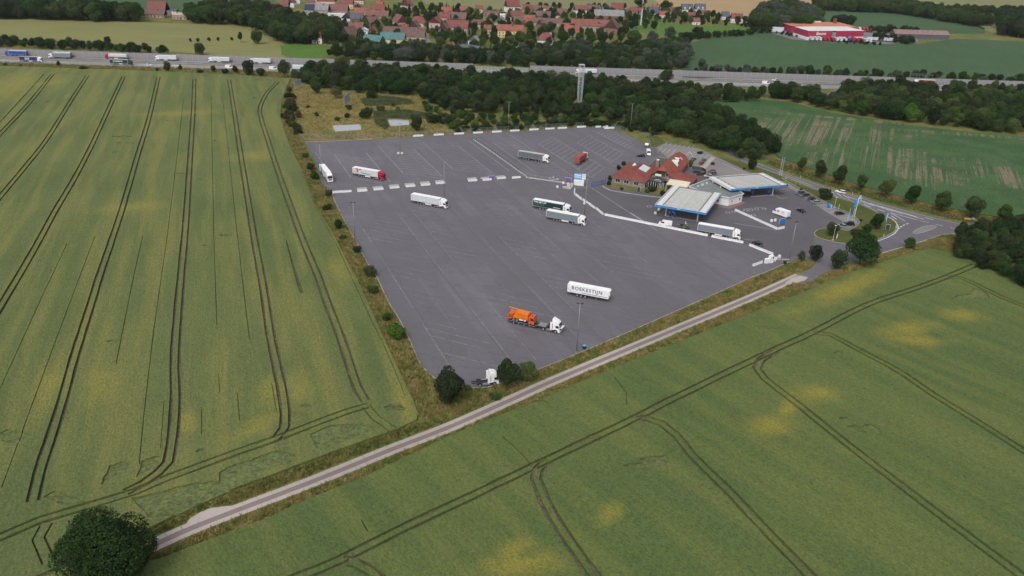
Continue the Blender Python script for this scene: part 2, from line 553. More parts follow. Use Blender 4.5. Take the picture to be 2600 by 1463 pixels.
def crop_field(name, outline, tracks, patches, h, mats):
    """standing crop as a raised block; wheel tracks are cut down to the soil, flattened patches halfway"""
    rng = random.Random(len(outline))
    co, faces, kind, flats = [], [], [], []
    def add(poly, k):
        b = len(co)
        if sum(a[0] * c[1] - c[0] * a[1] for a, c in zip(poly, poly[1:] + poly[:1])) < 0:
            poly = poly[::-1]
        co.extend(Vector((p[0], p[1])) for p in poly)
        faces.append(list(range(b, b + len(poly))))
        kind.append(k)
    add(outline, 'crop')
    for poly in patches:
        ln = catmull([*poly, poly[0]], 0.9)[:-1]
        add([(p.x + rng.uniform(-0.2, 0.2), p.y + rng.uniform(-0.2, 0.2)) for p in ln], 'flat')
        flats.append(co[faces[-1][0]:])
    for (line, half) in tracks:
        hw = [half * (0.75 + 0.5 * rng.random()) for _ in line] if not isinstance(half, tuple) else [half[0] + (half[1] - half[0]) * i / (len(line) - 1) for i in range(len(line))]
        a = [p + (q - p) * w for p, q, w in zip(line, offset_line(line, 1.0), hw)]
        b = [p + (q - p) * w for p, q, w in zip(line, offset_line(line, -1.0), hw)]
        add(a + b[::-1], 'track')
    vs, es, fs, ov, oe, of = delaunay_2d_cdt(co, [], faces, 1, 1e-3)
    lev = []
    for f, src in zip(fs, of):
        ks = {kind[i] for i in src}
        if 'flat' in ks:
            m = (vs[f[0]] + vs[f[1]] + vs[f[2]]) / 3
            if not any(inside(m, fl) for fl in flats if abs(fl[0].x - m.x) < 60 and abs(fl[0].y - m.y) < 60):
                ks.discard('flat')
        lev.append(None if 'crop' not in ks else ('track' if 'track' in ks else ('flat' if 'flat' in ks else 'crop')))
    Z = {'track': 0.02, 'flat': h * 0.45, 'crop': h}
    MI = {'crop': 0, 'flat': 1, 'track': 2}
    mb = MB()
    idx = {}
    def vid(i, k):
        if (i, k) not in idx:
            idx[(i, k)] = len(mb.v)
            mb.v.append((vs[i].x, vs[i].y, Z[k] if k != 'base' else -0.05))
        return idx[(i, k)]
    edge = {}
    for f, k in zip(fs, lev):
        if k is None:
            continue
        mb.f.append(tuple(vid(i, k) for i in f))
        mb.m.append(MI[k])
        for a, b in zip(f, list(f[1:]) + [f[0]]):
            edge.setdefault((min(a, b), max(a, b)), []).append((a, b, k))
    for (a, b), us in edge.items():
        ks = [u[2] for u in us] + (['base'] if len(us) == 1 else [])
        if len(ks) == 2 and ks[0] != ks[1]:
            zz = lambda k: Z.get(k, -0.05)
            hi, lo = (ks[0], ks[1]) if zz(ks[0]) > zz(ks[1]) else (ks[1], ks[0])
            mb.f.append((vid(a, hi), vid(b, hi), vid(b, lo), vid(a, lo)))
            mb.m.append(MI.get(hi, 0))
    return mb.build(name, mats)

def px_lines(spec, z=0.4, step=4.0):
    return [catmull(GL(s, z), step) for s in spec]

def pair(line, gap, half):
    return [(offset_line(line, gap / 2), half), (offset_line(line, -gap / 2), half)]

left_out = [(p.x, p.y) for p in GL([(0, 170), (300, 179), (620, 193), (738, 202), (728, 222), (720, 245), (713, 275), (713, 305), (722, 335), (741, 385), (766, 432), (800, 520), (848, 600), (880, 662), (905, 708), (935, 772), (975, 862), (1018, 955), (1048, 1018), (1062, 1056), (1058, 1070), (1010, 1094), (940, 1118), (870, 1143), (790, 1172), (700, 1207), (600, 1243), (520, 1278), (440, 1315), (390, 1342), (300, 1382), (200, 1424), (60, 1482), (-150, 1560), (-420, 1640), (-560, 1000), (-520, 500), (-330, 162)])]
LP = px_lines([
    [(133.5, 189.5), (74.5, 262.5), (0, 342), (-90, 440)],
    [(222, 193), (183, 253), (121, 352), (65, 424), (0, 502), (-110, 634)],
    [(314, 196), (276, 278), (236, 365), (192.5, 449), (143, 533), (101, 610), (59, 684), (0, 783), (-70, 900)],
    [(403, 196), (379, 300), (351, 393), (317, 511), (287, 605), (258, 690), (224, 799), (189, 911), (155, 1035), (126, 1125), (101, 1201), (84, 1275)],
    [(494, 202), (491, 284), (484, 393), (477, 502), (469, 610), (456, 755), (445, 905), (446, 1024), (437, 1130), (428, 1175), (402, 1202), (362, 1231), (319, 1252)],
    [(582, 203.5), (596, 290), (609, 377), (624, 470), (647, 610), (668, 724), (689.5, 864), (714, 978), (725, 1049), (724, 1086), (704, 1113), (657, 1134)],
    [(646, 204), (690, 205), (705, 209), (680, 234.5), (661.5, 272), (663, 300), (677, 346), (702, 424), (727, 495), (769, 610), (806.6, 700), (832, 771), (865, 857), (890, 932), (908, 985.5), (928, 1020)],
    [(935, 1031), (884, 1046), (797, 1078), (704, 1115), (610, 1147), (511, 1184), (424, 1216), (347, 1249), (202, 1293), (101, 1323), (0, 1367), (-150, 1430)],
    [(133.5, 189.5), (155, 185), (227, 188.6)], [(314, 196), (335, 192), (404, 195)], [(494, 202), (522, 200), (584, 202)],
    [(930, 1033), (952, 1061), (999, 1094)], [(120, 1330), (98, 1370), (125, 1430)],
], 0.4, 5.0)
tr = []
for i, ln in enumerate(LP):
    tr += pair(ln, 2.0, 0.36 if i < 8 else 0.2)
THIN = px_lines([
    [(113, 188), (62, 244), (0, 312), (-70, 385)],
    [(536, 244), (540, 439.5), (543.5, 610), (551, 827)], [(565, 247), (581, 393), (602.5, 595), (633.5, 864)],
    [(466, 253), (450, 393), (425.5, 595), (394, 817), (366.5, 1050), (354, 1180)], [(363, 600), (342, 693), (295, 926)],
    [(242, 600), (161.5, 814), (74.5, 1050), (5, 1240)], [(171, 619), (93, 786), (0, 991)],
    [(763, 434), (798.5, 520), (851.6, 618), (890, 700), (935.5, 798.5), (976, 882), (998.6, 932), (1029, 1008)],
    [(712, 250), (706, 275), (709, 297)], [(555, 950), (558, 1000)], [(603, 1000), (609, 1070)], [(512, 1040), (512, 1105)], [(690, 975), (703, 1050)], [(417, 1020), (408, 1140)]], 0.4, 6.0)
tr.append((THIN[0], 0.30))
tr += [(ln, 0.09 if i < 7 else 0.07) for i, ln in enumerate(THIN[1:])]
tr.append((px_lines([[(727, 612), (745, 678), (767, 746)]], 0.4, 4)[0], (0.12, 0.6)))
def blob(u, v, r, k=1.0, seed=0, n=12):
    g = G(u, v, 0.5)
    rr = random.Random(seed + int(u * 7 + v))
    return [(g.x + r * k * math.cos(t) * rr.uniform(0.55, 1.2), g.y + r * math.sin(t) * rr.uniform(0.55, 1.2)) for t in [2 * math.pi * i / n for i in range(n)]]
z3 = Zm(300, 900, 3.22)
z0 = Zm(0, 1100, 3.963)
pat = [[(p.x, p.y) for p in GL([z3(*q) for q in poly], 0.5)] for poly in (
    [(1570, 650), (1720, 590), (1900, 570), (2090, 590), (2100, 620), (1950, 680), (1800, 730), (1650, 780), (1600, 720)],
    [(830, 960), (960, 900), (1100, 860), (1290, 790), (1450, 830), (1440, 870), (1250, 940), (1080, 1030), (880, 1100), (820, 1030)],
    [(200, 870), (330, 830), (310, 900), (150, 1010), (170, 950)],
    [(100, 1180), (330, 1130), (600, 1060), (850, 1050), (900, 1150), (650, 1260), (300, 1340), (200, 1280)])]
pat.append([(p.x, p.y) for p in GL([z0(*q) for q in ((1110, 330), (1250, 290), (1300, 340), (1130, 490), (1020, 520))], 0.5)])
pat.append([(p.x, p.y) for p in GL([z0(*q) for q in ((450, 640), (560, 580), (700, 640), (820, 690), (640, 740))], 0.5)])
pat += [blob(u, v, r, k) for (u, v, r, k) in [(309, 348, 3.2, 1.6), (302, 364, 1.4, 1.2), (330, 364, 0.8, 3.0), (292, 387, 1.2, 1.5), (457, 441, 1.1, 2.2), (573, 598, 1.0, 3.0), (646, 250, 1.8, 1.2), (546, 357, 0.9, 1.3), (426, 306, 0.9, 1.5), (83, 262, 1.2, 2.5), (120, 259, 1.0, 2.5), (287, 868, 1.0, 1.8), (1001, 1036, 2.2, 1.4), (507, 1146, 0.8, 1.2), (775, 1032, 0.8, 1.8), (774, 1033, 0.9, 1.2), (28, 1108, 2.5, 1.8), (520, 624, 0.6, 1.8), (508, 456, 0.6, 2.0)]]
wl = crop_field('wheat_field', left_out, tr, pat, 0.65, [M_wheat_l, M_lodged, M_soil])
stuff(wl, 'green wheat field with many straight wheel tracks, left of the truck park', 'wheat field')

right_out = [(p.x, p.y) for p in GL([(250, 1490), (305, 1458), (420, 1420), (520, 1380), (650, 1337), (760, 1282), (919, 1219), (1143, 1111), (1367, 1021), (1450, 985), (1600, 921), (1800, 842), (1950, 782), (2033, 749), (2127, 706), (2228, 673), (2329, 640), (2359, 636), (2405, 643), (2455, 660), (2531, 688), (2600, 719), (2750, 795), (2950, 1000), (3000, 1700), (1300, 1720), (180, 1620)])]
RP = px_lines([
    [(640, 1520), (760, 1467), (868, 1423), (1005, 1353), (1197, 1262), (1352, 1188), (1604, 1068), (1735, 1002), (1950, 898), (2064, 845.5), (2203, 775), (2329, 732), (2405, 704), (2476, 674)],
    [(1600, 1068), (1638, 1063), (1680, 1077), (1715, 1106), (1758, 1160), (1840, 1240), (1940, 1345), (2041, 1450), (2080, 1490)],
    [(1392, 1172), (1368, 1192), (1361, 1218), (1382, 1272), (1421, 1340), (1497, 1450), (1525, 1490)],
    [(2064, 847), (2105, 850), (2133, 864), (2171, 885), (2250, 926), (2292, 950), (2363, 999.6), (2472.6, 1067), (2600, 1148), (2700, 1215)],
    [(2405, 705), (2440, 707), (2470, 720), (2500, 735), (2545, 757), (2600, 779), (2700, 820)],
    [(1968, 893), (1932, 915), (1922, 938), (1938, 960), (1965, 982), (2030, 1032), (2136, 1118), (2320, 1260), (2584, 1458), (2640, 1505)],
    [(868, 1424), (905, 1433), (940, 1452), (985, 1490)],
], 0.4, 4.0)
tr = []
for ln in RP:
    tr += pair(ln, 2.0, 0.40)
tr += [(ln, 0.12) for ln in px_lines([[(918, 1322), (934, 1352)], [(1275, 1110), (1320, 1150), (1345, 1178)], [(1560, 960), (1590, 1000), (1590, 1030)], [(1880, 820), (1950, 835), (2000, 838)]], 0.4, 3)]
pat = [[(p.x, p.y) for p in GL(poly, 0.5)] for poly in (
    [(1577, 1184), (1600, 1177), (1621, 1176), (1625, 1164), (1660, 1159), (1693, 1158), (1696, 1175), (1680, 1185), (1652, 1188), (1625, 1185), (1600, 1188)],
    [(2425, 752), (2460, 745), (2470, 735), (2490, 735), (2508, 748), (2508, 762), (2480, 757), (2440, 762), (2420, 763)])]
pat += [blob(u, v, r, k) for (u, v, r, k) in [(2140, 1064, 0.7, 1.5), (2165, 1086, 1.2, 2.0), (2190, 1098, 0.8, 1.4), (2215, 1088, 1.4, 1.6), (2228, 1097, 0.8, 1.2), (2130, 895, 0.6, 2), (1372, 1022, 1.0, 1.8), (2125, 898, 0.7, 2.0)]]
wr = crop_field('wheat_field', right_out, tr, pat, 0.65, [M_wheat_r, M_lodged, M_soil])
stuff(wr, 'dark green wheat field with forked wheel tracks and yellow spots, below the concrete track', 'wheat field')

beet = crop_field('beet_field', [(p.x, p.y) for p in GL([(1700, 258), (1790, 258), (1870, 252), (1960, 255), (2010, 262), (2100, 285), (2250, 310), (2400, 330), (2600, 350), (2800, 372), (2850, 612), (2600, 562), (2546, 554), (2465, 541), (2387, 524), (2313, 507), (2250, 491), (2200, 477), (2130, 454), (2075, 435), (2030, 419), (1975, 400), (1962, 378), (1900, 330), (1800, 285)])], [], [], 0.4, [M_beet, M_beet, M_soil])
stuff(beet, 'patchy green beet field with bare tan streaks behind the roadside trees', 'beet field')

def far_field(name, pts, mat, z, label, cat):
    o = sheet(name, GL(pts), z, mat)
    return stuff(o, label, cat)
far_field('barley_field', [(-250, 36), (0, 44), (300, 55), (560, 63), (640, 66), (700, 100), (740, 125), (720, 150), (640, 148), (420, 130), (250, 114), (100, 102), (-250, 92)], M_farL, 0.02, 'pale yellow barley field between motorway and hamlet on the left', 'field')
far_field('maize_field', [(-300, -20), (100, -20), (700, -20), (700, 16), (640, 26), (480, 34), (300, 28), (-300, 22)], M_farG, 0.02, 'dark green field behind the tall trees at top left', 'field')
far_field('pasture', [(712, 116), (745, 113), (800, 115), (855, 120), (868, 132), (830, 146), (760, 150), (715, 140)], M_pasture, 0.05, 'bright green pasture between the village and the motorway wall', 'pasture')
far_field('maize_field', [(1735, 200), (1725, 165), (1745, 110), (1800, 97), (1900, 84), (1945, 79), (2000, 88), (2200, 108), (2330, 112), (2430, 98), (2600, 106), (2850, 118), (2900, 230), (2600, 212), (2400, 202), (2000, 192)], M_farG, 0.02, 'wide green maize field in front of the red warehouse', 'field')
far_field('maize_field', [(2060, 45), (2075, 30), (2130, 22), (2300, 30), (2440, 50), (2500, 72), (2500, 86), (2350, 85), (2200, 72), (2090, 62)], M_farG, 0.03, 'green field behind the red warehouse below the long tree belt', 'field')
far_field('stubble_field', [(1640, -18), (1690, 22), (1800, 40), (1890, 44), (1960, 26), (2080, 14), (2130, 2), (2010, -18)], M_farT, 0.03, 'orange tan stubble field above the twin white houses', 'field')
far_field('grain_field', [(1050, -22), (1660, -22), (1690, 18), (1640, 34), (1420, 28), (1250, 24), (1080, 10)], M_farP, 0.02, 'pale green grain field behind the village roofs', 'field')
far_field('grain_field', [(2120, -18), (2900, -30), (2900, 42), (2600, 32), (2380, 26), (2300, 6), (2140, 2)], M_farP, 0.035, 'pale grain field beyond the tree belt at top right', 'field')
far_field('grain_field', [(2420, 40), (2600, 40), (2900, 50), (2900, 95), (2600, 88), (2520, 84)], M_farP, 0.03, 'narrow yellow green field beside the row of small trees', 'field')
far_field('village_green', [(1590, 50), (1640, 54), (1720, 64), (1800, 66), (1890, 66), (1930, 76), (1900, 84), (1800, 96), (1740, 96), (1640, 84), (1595, 70)], M_pasture, 0.04, 'mown green meadow below the mast at the village edge', 'meadow')
far_field('village_green', [(1400, 105), (1480, 103), (1560, 108), (1590, 116), (1500, 126), (1420, 122)], M_pasture, 0.04, 'small meadow below the dark garden trees at the village edge', 'meadow')

# meadow with two ponds behind the truck park
meadow_poly = [(p.x, p.y) for p in GL([(716, 240), (740, 222), (800, 225), (900, 238), (1060, 245), (1080, 280), (1180, 300), (1300, 322), (1480, 315), (1560, 322), (1450, 324), (1250, 336), (1050, 347), (945, 353), (770, 358), (742, 330), (722, 290)])]
struct(sheet('meadow', meadow_poly, 0.0, M_dry))
n = NT('pond_water')
n.base((0.30, 0.315, 0.335))  # pale base colour stands in for the bright sky reflected in the water
n.rough(0.06, 0.9)
n.bump(n.noise(n.pos(), 1.2, 3), 0.15, 0.05)
M_water = n.mat
PONDS = []
def pond(pts, label):
    ln = GL(pts)
    c = sum(ln, Vector()) / len(ln)
    PONDS.append([(c.x + (p.x - c.x) * 1.04, c.y + (p.y - c.y) * 1.12 - (1.8 if p.y < c.y else 0)) for p in ln])
    o = sheet('pond', ln, 0.012, M_water)
    struct(o)
    o['label'] = label
pz = Zm(650, 0, 3.958)
pond([pz(770, 1262), pz(860, 1258), pz(1050, 1250), pz(1058, 1285), pz(1052, 1305), pz(800, 1322), pz(782, 1295)], 'long pond with dark bank beside the fence')
pond([pz(1318, 1205), pz(1400, 1198), pz(1535, 1210), pz(1540, 1255), pz(1440, 1262), pz(1350, 1265), pz(1335, 1235)], 'pale pond between reeds and round trees')

# ------------------------------------------------------------------ truck park, station forecourt, roads
LOT = [(773, 362), (945, 354), (1049, 348), (1205, 339), (1250, 337), (1464, 325), (1514, 323), (1557, 328), (1587, 340), (1623, 357), (1650, 374), (1684, 362), (1775, 376), (1820, 397), (1905, 439), (1990, 462), (2062, 500), (2092, 512), (2148, 541), (2175, 557), (2285, 572), (2400, 596), (2376, 602), (2323, 618), (2224, 648), (2119, 679), (2085, 700), (2058, 716), (2036, 724), (2010, 716), (2030, 697), (2058, 682), (2071, 666), (2030, 655), (2005, 665), (1988, 672), (1942, 692), (1897, 709.6), (1804, 751.6), (1600, 841.5), (1450, 905), (1360, 941), (1300, 964), (1261, 977), (1236, 984), (1194, 985), (1150, 978), (1104, 961), (1069, 927), (1044, 872), (1014, 811), (986, 766), (956, 702), (932, 666), (910, 626), (877, 565), (852, 515), (841, 487), (819, 472), (801, 411)]
lot_poly = [(p.x, p.y) for p in GL(LOT)]
struct(sheet('truck_park', lot_poly, 0.0, M_lot))
struct(sheet('forecourt', GL([(1458, 480), (1475, 502), (1535, 546), (1650, 570), (1800, 601), (1888, 618), (1905, 624), (1965, 650), (2000, 655), (2066, 640), (2068, 604), (2066, 590), (2120, 577), (2143, 566), (2090, 530), (2040, 500), (1990, 466), (1905, 441), (1830, 440), (1740, 455), (1640, 480), (1545, 468), (1500, 478)]), 0.004, M_fore))
asp = [(p.x, p.y) for p in GL([(1664, 374), (1684.6, 364), (1775, 377.5), (1819, 398), (1905, 440), (1880, 446), (1800, 446), (1760, 430), (1700, 405)])]
struct(sheet('car_park', asp, 0.006, M_paving))
bay = [(p.x, p.y) for p in GL([(1985, 466), (2004, 467), (2040, 488), (2075, 506), (2118, 529), (2150, 541), (2173, 556), (2178, 566), (2168, 576), (2145, 584), (2130, 575), (2142, 564), (2100, 540), (2060, 512), (2020, 486)])]
struct(sheet('parking_bays', bay, 0.006, M_paving))
# road
N_edge = [(1820, 362), (1876.4, 394), (1923, 413), (1990, 439), (2075, 467), (2112, 481), (2199, 506), (2236, 517), (2348, 547), (2418, 563), (2474.6, 575), (2527, 585), (2620, 606), (2760, 640)]
S_edge = [(2700, 655), (2600, 622), (2513, 600), (2449, 594), (2391, 595), (2300, 575), (2278, 562), (2228, 538.4), (2193, 522), (2160, 510), (2115.5, 496), (2070.5, 480), (1983.5, 446), (1924.5, 425), (1881, 408), (1815, 374)]
struct(sheet('road', GL(N_edge + S_edge), 0.008, M_road))
mk = MB()
def mline(pts, w, z=0.016, mb=None, step=6.0):
    ribbon(mb or mk, catmull(GL(pts), step), w / 2, z)
def dashed(pts, w, on, off, mb=None, z=0.016):
    ln = catmull(GL(pts), 0.5)
    acc, run, st = 0.0, [ln[0]], True
    for a, b in zip(ln, ln[1:]):
        acc += (b - a).length
        run.append(b)
        if acc >= (on if st else off):
            if st and len(run) > 1:
                ribbon(mb or mk, run, w / 2, z)
            run, acc, st = [b], 0.0, not st
k4 = Zm(2100, 420, 5.152)
mline([(1820, 364), (1876.4, 395), (1923, 414), (1990, 440), (2075, 468), (2112, 482), (2199, 507), (2236, 518), (2348, 548), (2418, 564), (2527, 586)], 0.15)
mline([(1881, 407), (1924.5, 424), (1983.5, 445), (2070.5, 479), (2115.5, 495), (2160, 509), (2193, 521), (2228, 537.4)], 0.18)
mline([k4(*q) for q in ((790, 672), (850, 700), (900, 745), (930, 800), (925, 840), (880, 895), (800, 940), (640, 1000))], 0.35)
mline([k4(*q) for q in ((640, 1168), (820, 1118), (1150, 1022), (1420, 935), (1500, 902), (1800, 888))], 0.2)
dashed([(1885, 400), (1930, 418), (1975, 434)], 0.15, 4, 8)
mline([(1975, 438), (2020, 455), (2062, 472)], 0.22)
for (x0, y0, x1, y1) in ((55, 345, 105, 370), (120, 360, 190, 405), (205, 385, 295, 435), (275, 410, 620, 535), (430, 455, 860, 605), (560, 495, 1000, 640), (700, 535, 1170, 675), (830, 575, 1265, 708), (480, 505, 575, 550), (410, 478, 440, 488), (655, 572, 750, 605), (840, 660, 910, 710), (1280, 683, 1390, 712)):
    mline([k4(x0, y0), k4(x1, y1)], 0.35)
mline([k4(*q) for q in ((830, 622), (960, 655), (1090, 690), (1180, 715))], 0.3)
mline([k4(*q) for q in ((830, 622), (920, 670), (1020, 732))], 0.3)
dashed([k4(*q) for q in ((930, 830), (1000, 785), (1080, 755))], 0.5, 1.5, 1.0)
dashed([k4(*q) for q in ((1220, 725), (1500, 790), (1700, 835), (1960, 890))], 0.25, 3, 2.5)
dashed([k4(*q) for q in ((1700, 810), (2000, 850), (2200, 880))], 0.15, 4, 5)
mline([k4(1815, 835), k4(1850, 808)], 0.8)
struct(mk.build('road_marking', M_line))
# kerbed islands
def island(name, pts, mat, h=0.12):
    ln = catmull([(p.x, p.y) for p in GL(pts + pts[:1])], 1.5)[:-1]
    poly = [(p.x, p.y) for p in ln]
    b = MB()
    b.prism(poly, -0.02, h)
    kb = struct(b.build(name + '_kerb', M_kerb))
    inn = offset_line(ln + ln[:1], 0.25)[:-1]
    ar = sum(a[0] * c[1] - c[0] * a[1] for a, c in zip(poly, poly[1:] + poly[:1]))
    if ar < 0:
        inn = offset_line(ln + ln[:1], -0.25)[:-1]
    struct(sheet(name, [(p.x, p.y) for p in inn], h + 0.006, mat))
island('traffic_island', [k4(*q) for q in ((1115, 880), (1180, 835), (1290, 792), (1400, 785), (1435, 805), (1380, 840), (1250, 880), (1150, 900))], M_paving)
island('grass_island', [(2066, 592), (2080, 582), (2120, 578), (2146, 586), (2168, 578), (2181, 566), (2176, 556), (2150, 539), (2118, 525), (2075, 502), (2040, 484), (2008, 466), (1985, 452), (2040, 471), (2110, 497), (2160, 513), (2193, 524), (2228, 541), (2262, 556), (2277, 570), (2272, 588), (2250, 600), (2222, 611), (2180, 618), (2137, 618), (2106, 612), (2074, 602)], M_lawn)
struct(sheet('verge_strip', GL([(1820, 398), (1880, 412), (1985, 447), (1990, 460), (1905, 437)]), 0.01, M_lawn))
struct(sheet('lawn', GL([(1650, 352), (1668, 344), (1690, 362), (1666, 374), (1655, 372)]), 0.012, M_lawn))
struct(sheet('flower_bed', GL([(1541, 470), (1554, 466), (1640, 480), (1700, 470), (1686, 497), (1625, 488), (1560, 478)]), 0.05, M_verge))

# parking bay lines: long lines at -67 degrees, bays at -22 degrees (and 65 degrees in the east)
LD = Vector(rot2(-67.2))
LN = Vector((LD.y * -1, LD.x))
def pq(p, q):
    return LN * p + LD * q
north, south = MB(), MB()
def in_lot(P, lo=0):
    return inside((P.x, P.y), lot_poly)
def long_line(mb, p, q0, q1, w=0.16):
    ribbon(mb, [pq(p, q0 + (q1 - q0) * i / 12) for i in range(13)], w / 2, 0.009)
def stalls(mb, p0, p1, q0, q1, stp, ang, w=0.13, seed=0, keep=1.0):
    rr = random.Random(seed)
    d = Vector(rot2(ang))
    L = (p1 - p0) / abs(d.dot(LN))
    if d.dot(LN) < 0:
        d = -d
    q = q0
    while q < q1:
        if rr.random() < keep:
            a = pq(p0, q)
            b = a + d * L * (1.0 if keep == 1.0 else rr.uniform(0.5, 1.0))
            if in_lot(a) and in_lot(b):
                ribbon(mb, [a.lerp(b, i / 6) for i in range(7)], w / 2, 0.010)
        q += stp
def pof(u, v):
    g = G(u, v)
    v2 = Vector((g.x, g.y))
    return v2.dot(LN), v2.dot(LD)
zA, zB = Zm(700, 300, 3.958), Zm(1250, 300, 6.44)
def block(mb, l0, l1, r0, r1, n, ang, zf, keep=1.0, seed=0, lines=True):
    (p0, q0), (_, q1) = pof(*zf(*l0)), pof(*zf(*l1))
    (p1, s0), (_, s1) = pof(*zf(*r0)), pof(*zf(*r1))
    if lines:
        long_line(mb, p0, q0, q1)
        long_line(mb, p1, s0, s1)
    stalls(mb, p0, p1, q0, q1 + 0.1, (q1 - q0) / n, ang, seed=seed, keep=keep)
block(north, (590, 365), (740, 600), (905, 345), (1140, 640), 9, -22, zA)
block(north, (1030, 280), (1270, 555), (1380, 305), (1665, 590), 11, -17, zA)
block(north, (1480, 245), (1780, 515), (1830, 275), (2165, 548), 11, -17, zA)
block(north, (15, 405), (700, 885), (230, 240), (1345, 960), 13, -22, zB)
block(north, (755, 430), (1610, 970), (980, 310), (1840, 790), 13, 65, zB)
block(north, (1390, 405), (1940, 720), (1600, 290), (2150, 560), 9, 65, zB)
block(north, (1630, 195), (2225, 495), (1740, 120), (2410, 375), 11, 62, zB)
for a, b in (((1940, 225), (2350, 530)), ((400, 340), (470, 470))):
    (p0, q0), (_, q1) = pof(*zA(*a)), pof(*zA(*b))
    long_line(north, p0, q0, q1)
(p0, q0), (_, q1) = pof(*zB(1620, 1140)), pof(*zB(2700, 1840))
long_line(north, p0, q0, q1, 0.2)
struct(north.build('bay_marking', M_lineN))
def span(p, lo, hi):
    ok = [q for q in np.arange(lo, hi, 1.0) if in_lot(pq(p, q))]
    return (min(ok) + 2, max(ok) - 3) if ok else None
for k, (p0, p1) in enumerate(((55.8, 72.6), (79.2, 95.8), (102.6, 119.4), (127.5, 144.2))):
    lo, hi = (-312, -100) if k < 3 else (-312, -215)
    for p in (p0, p1):
        s_ = span(p, lo, hi)
        if s_:
            long_line(south, p, s_[0], min(s_[1], hi), 0.14)
    stalls(south, p0, p1, lo, hi, 5.0, -22.5, 0.13, k, 0.82)
struct(south.build('bay_marking', M_wornline))
# forecourt markings
fm = MB()
h6 = Zm(1600, 500, 5.724)
for a, b, w in (((1520, 385), (2140, 485), 0.14), ((1640, 610), (1800, 632), 0.14), ((0, 228), (200, 355), 0.18), ((1640, 180), (1900, 152), 0.14), ((1900, 152), (1980, 178), 0.14)):
    mline([h6(*a), h6(*b)], w, 0.009, fm)
for (x, y) in ((1680, 197), (1755, 192), (1840, 182), (1945, 172), (1420, 228), (1500, 218), (1790, 262), (280, 140)):
    for dx, dy, ex, ey in ((-30, 8, 30, 12), (30, 12, 20, -10), (20, -10, -25, -10), (-25, -10, -30, 8)):
        mline([h6(x + dx, y + dy), h6(x + ex, y + ey)], 0.12, 0.009, fm)
k5 = Zm(1850, 340, 6.44)
for a, b in (((890, 905), (1040, 895)), ((945, 932), (1000, 930)), ((1220, 1080), (1340, 1075)), ((1380, 1170), (1560, 1155)), ((1570, 1230), (1690, 1222)), ((1650, 1285), (1800, 1270)), ((1830, 1380), (1990, 1365)), ((1895, 1412), (2060, 1398)), ((770, 1010), (850, 1055)), ((850, 1055), (960, 1045))):
    mline([k5(*a), k5(*b)], 0.14, 0.013, fm)
a6 = Zm(1520, 340, 6.44)
for (x, y) in ((1085, 180), (1155, 190), (1230, 205), (1305, 215), (1380, 220), (1460, 225), (1530, 225)):
    mline([a6(x, y), a6(x + 35, y - 35)], 0.14, 0.013, fm)
for (x, y) in ((965, 290), (1040, 305), (1115, 310), (1190, 325), (1420, 345), (1540, 365), (1650, 385), (1735, 390)):
    mline([a6(x, y), a6(x + 70, y - 70 if x < 1300 else y - 45)], 0.14, 0.013, fm)
for a, b in (((1430, 345), (1490, 285)), ((1490, 285), (1545, 375)), ((1450, 340), (1600, 300)), ((2030, 485), (2400, 645))):
    mline([a6(*a), a6(*b)], 0.16, 0.013, fm)
struct(fm.build('forecourt_marking', M_line))
struct(sheet('walkway', GL([a6(*q) for q in ((1840, 370), (1910, 390), (1720, 600), (1640, 545), (1700, 520))]), 0.014, M_conc))
struct(sheet('shop_pavement', GL([a6(*q) for q in ((1850, 1155), (1880, 1175), (2140, 1230), (2400, 1130), (2350, 1105), (2120, 1190))]), 0.03, plain('red_paving', (0.24, 0.12, 0.105), 0.8, 0.15, 2)))
struct(sheet('fuel_slab', GL([h6(*q) for q in ((400, 255), (500, 180), (1060, 200), (990, 345), (490, 275))]), 0.012, plain('fuel_slab', (0.17, 0.155, 0.15), 0.8, 0.1, 0.5)))
# kerb stones along the truck park edge
def kerb(pts, w=0.25, h=0.12):
    ln = catmull(GL(pts), 3.0)
    mb = MB()
    a, b = offset_line(ln, w / 2), offset_line(ln, -w / 2)
    for i in range(len(ln) - 1):
        p0, p1, q0, q1 = a[i], a[i + 1], b[i], b[i + 1]
        mb.face([(q0.x, q0.y, h), (q1.x, q1.y, h), (p1.x, p1.y, h), (p0.x, p0.y, h)])
        mb.face([(p0.x, p0.y, h), (p1.x, p1.y, h), (p1.x, p1.y, -.05), (p0.x, p0.y, -.05)])
        mb.face([(q1.x, q1.y, h), (q0.x, q0.y, h), (q0.x, q0.y, -.05), (q1.x, q1.y, -.05)])
    return struct(mb.build('kerb', M_kerb))
kerb([(2005, 665), (1988, 672), (1942, 692), (1897, 709.6), (1804, 751.6), (1600, 841.5), (1450, 905), (1360, 941), (1300, 964), (1261, 977), (1236, 984), (1194, 985), (1150, 978), (1104, 961)])
kerb([(1104, 961), (1069, 927), (1044, 872), (1014, 811), (986, 766), (956, 702), (932, 666), (910, 626), (877, 565), (852, 515), (843, 490)])
kerb([(775, 361), (860, 358), (945, 354)], 0.3, 0.25)
kerb([a6(60, 850), a6(180, 920), a6(400, 960), a6(700, 1005), a6(1020, 1040)], 0.9, 0.06)

# concrete slab track: two pale strips and a brown middle strip
track = [(300, 1422), (372, 1392), (517, 1329), (797, 1221.5), (983, 1146), (1140, 1085), (1283, 1022), (1422.7, 959.5), (1700, 843), (1916, 752), (2035, 698)]
tl = catmull(GL(track), 8.0)
t1 = MB()
ribbon(t1, tl, 2.35, 0.004)
struct(t1.build('track_bed', M_verge))
t2 = MB()
ribbon(t2, tl, 0.75, 0.012)
struct(t2.build('track_middle', M_brownstrip))
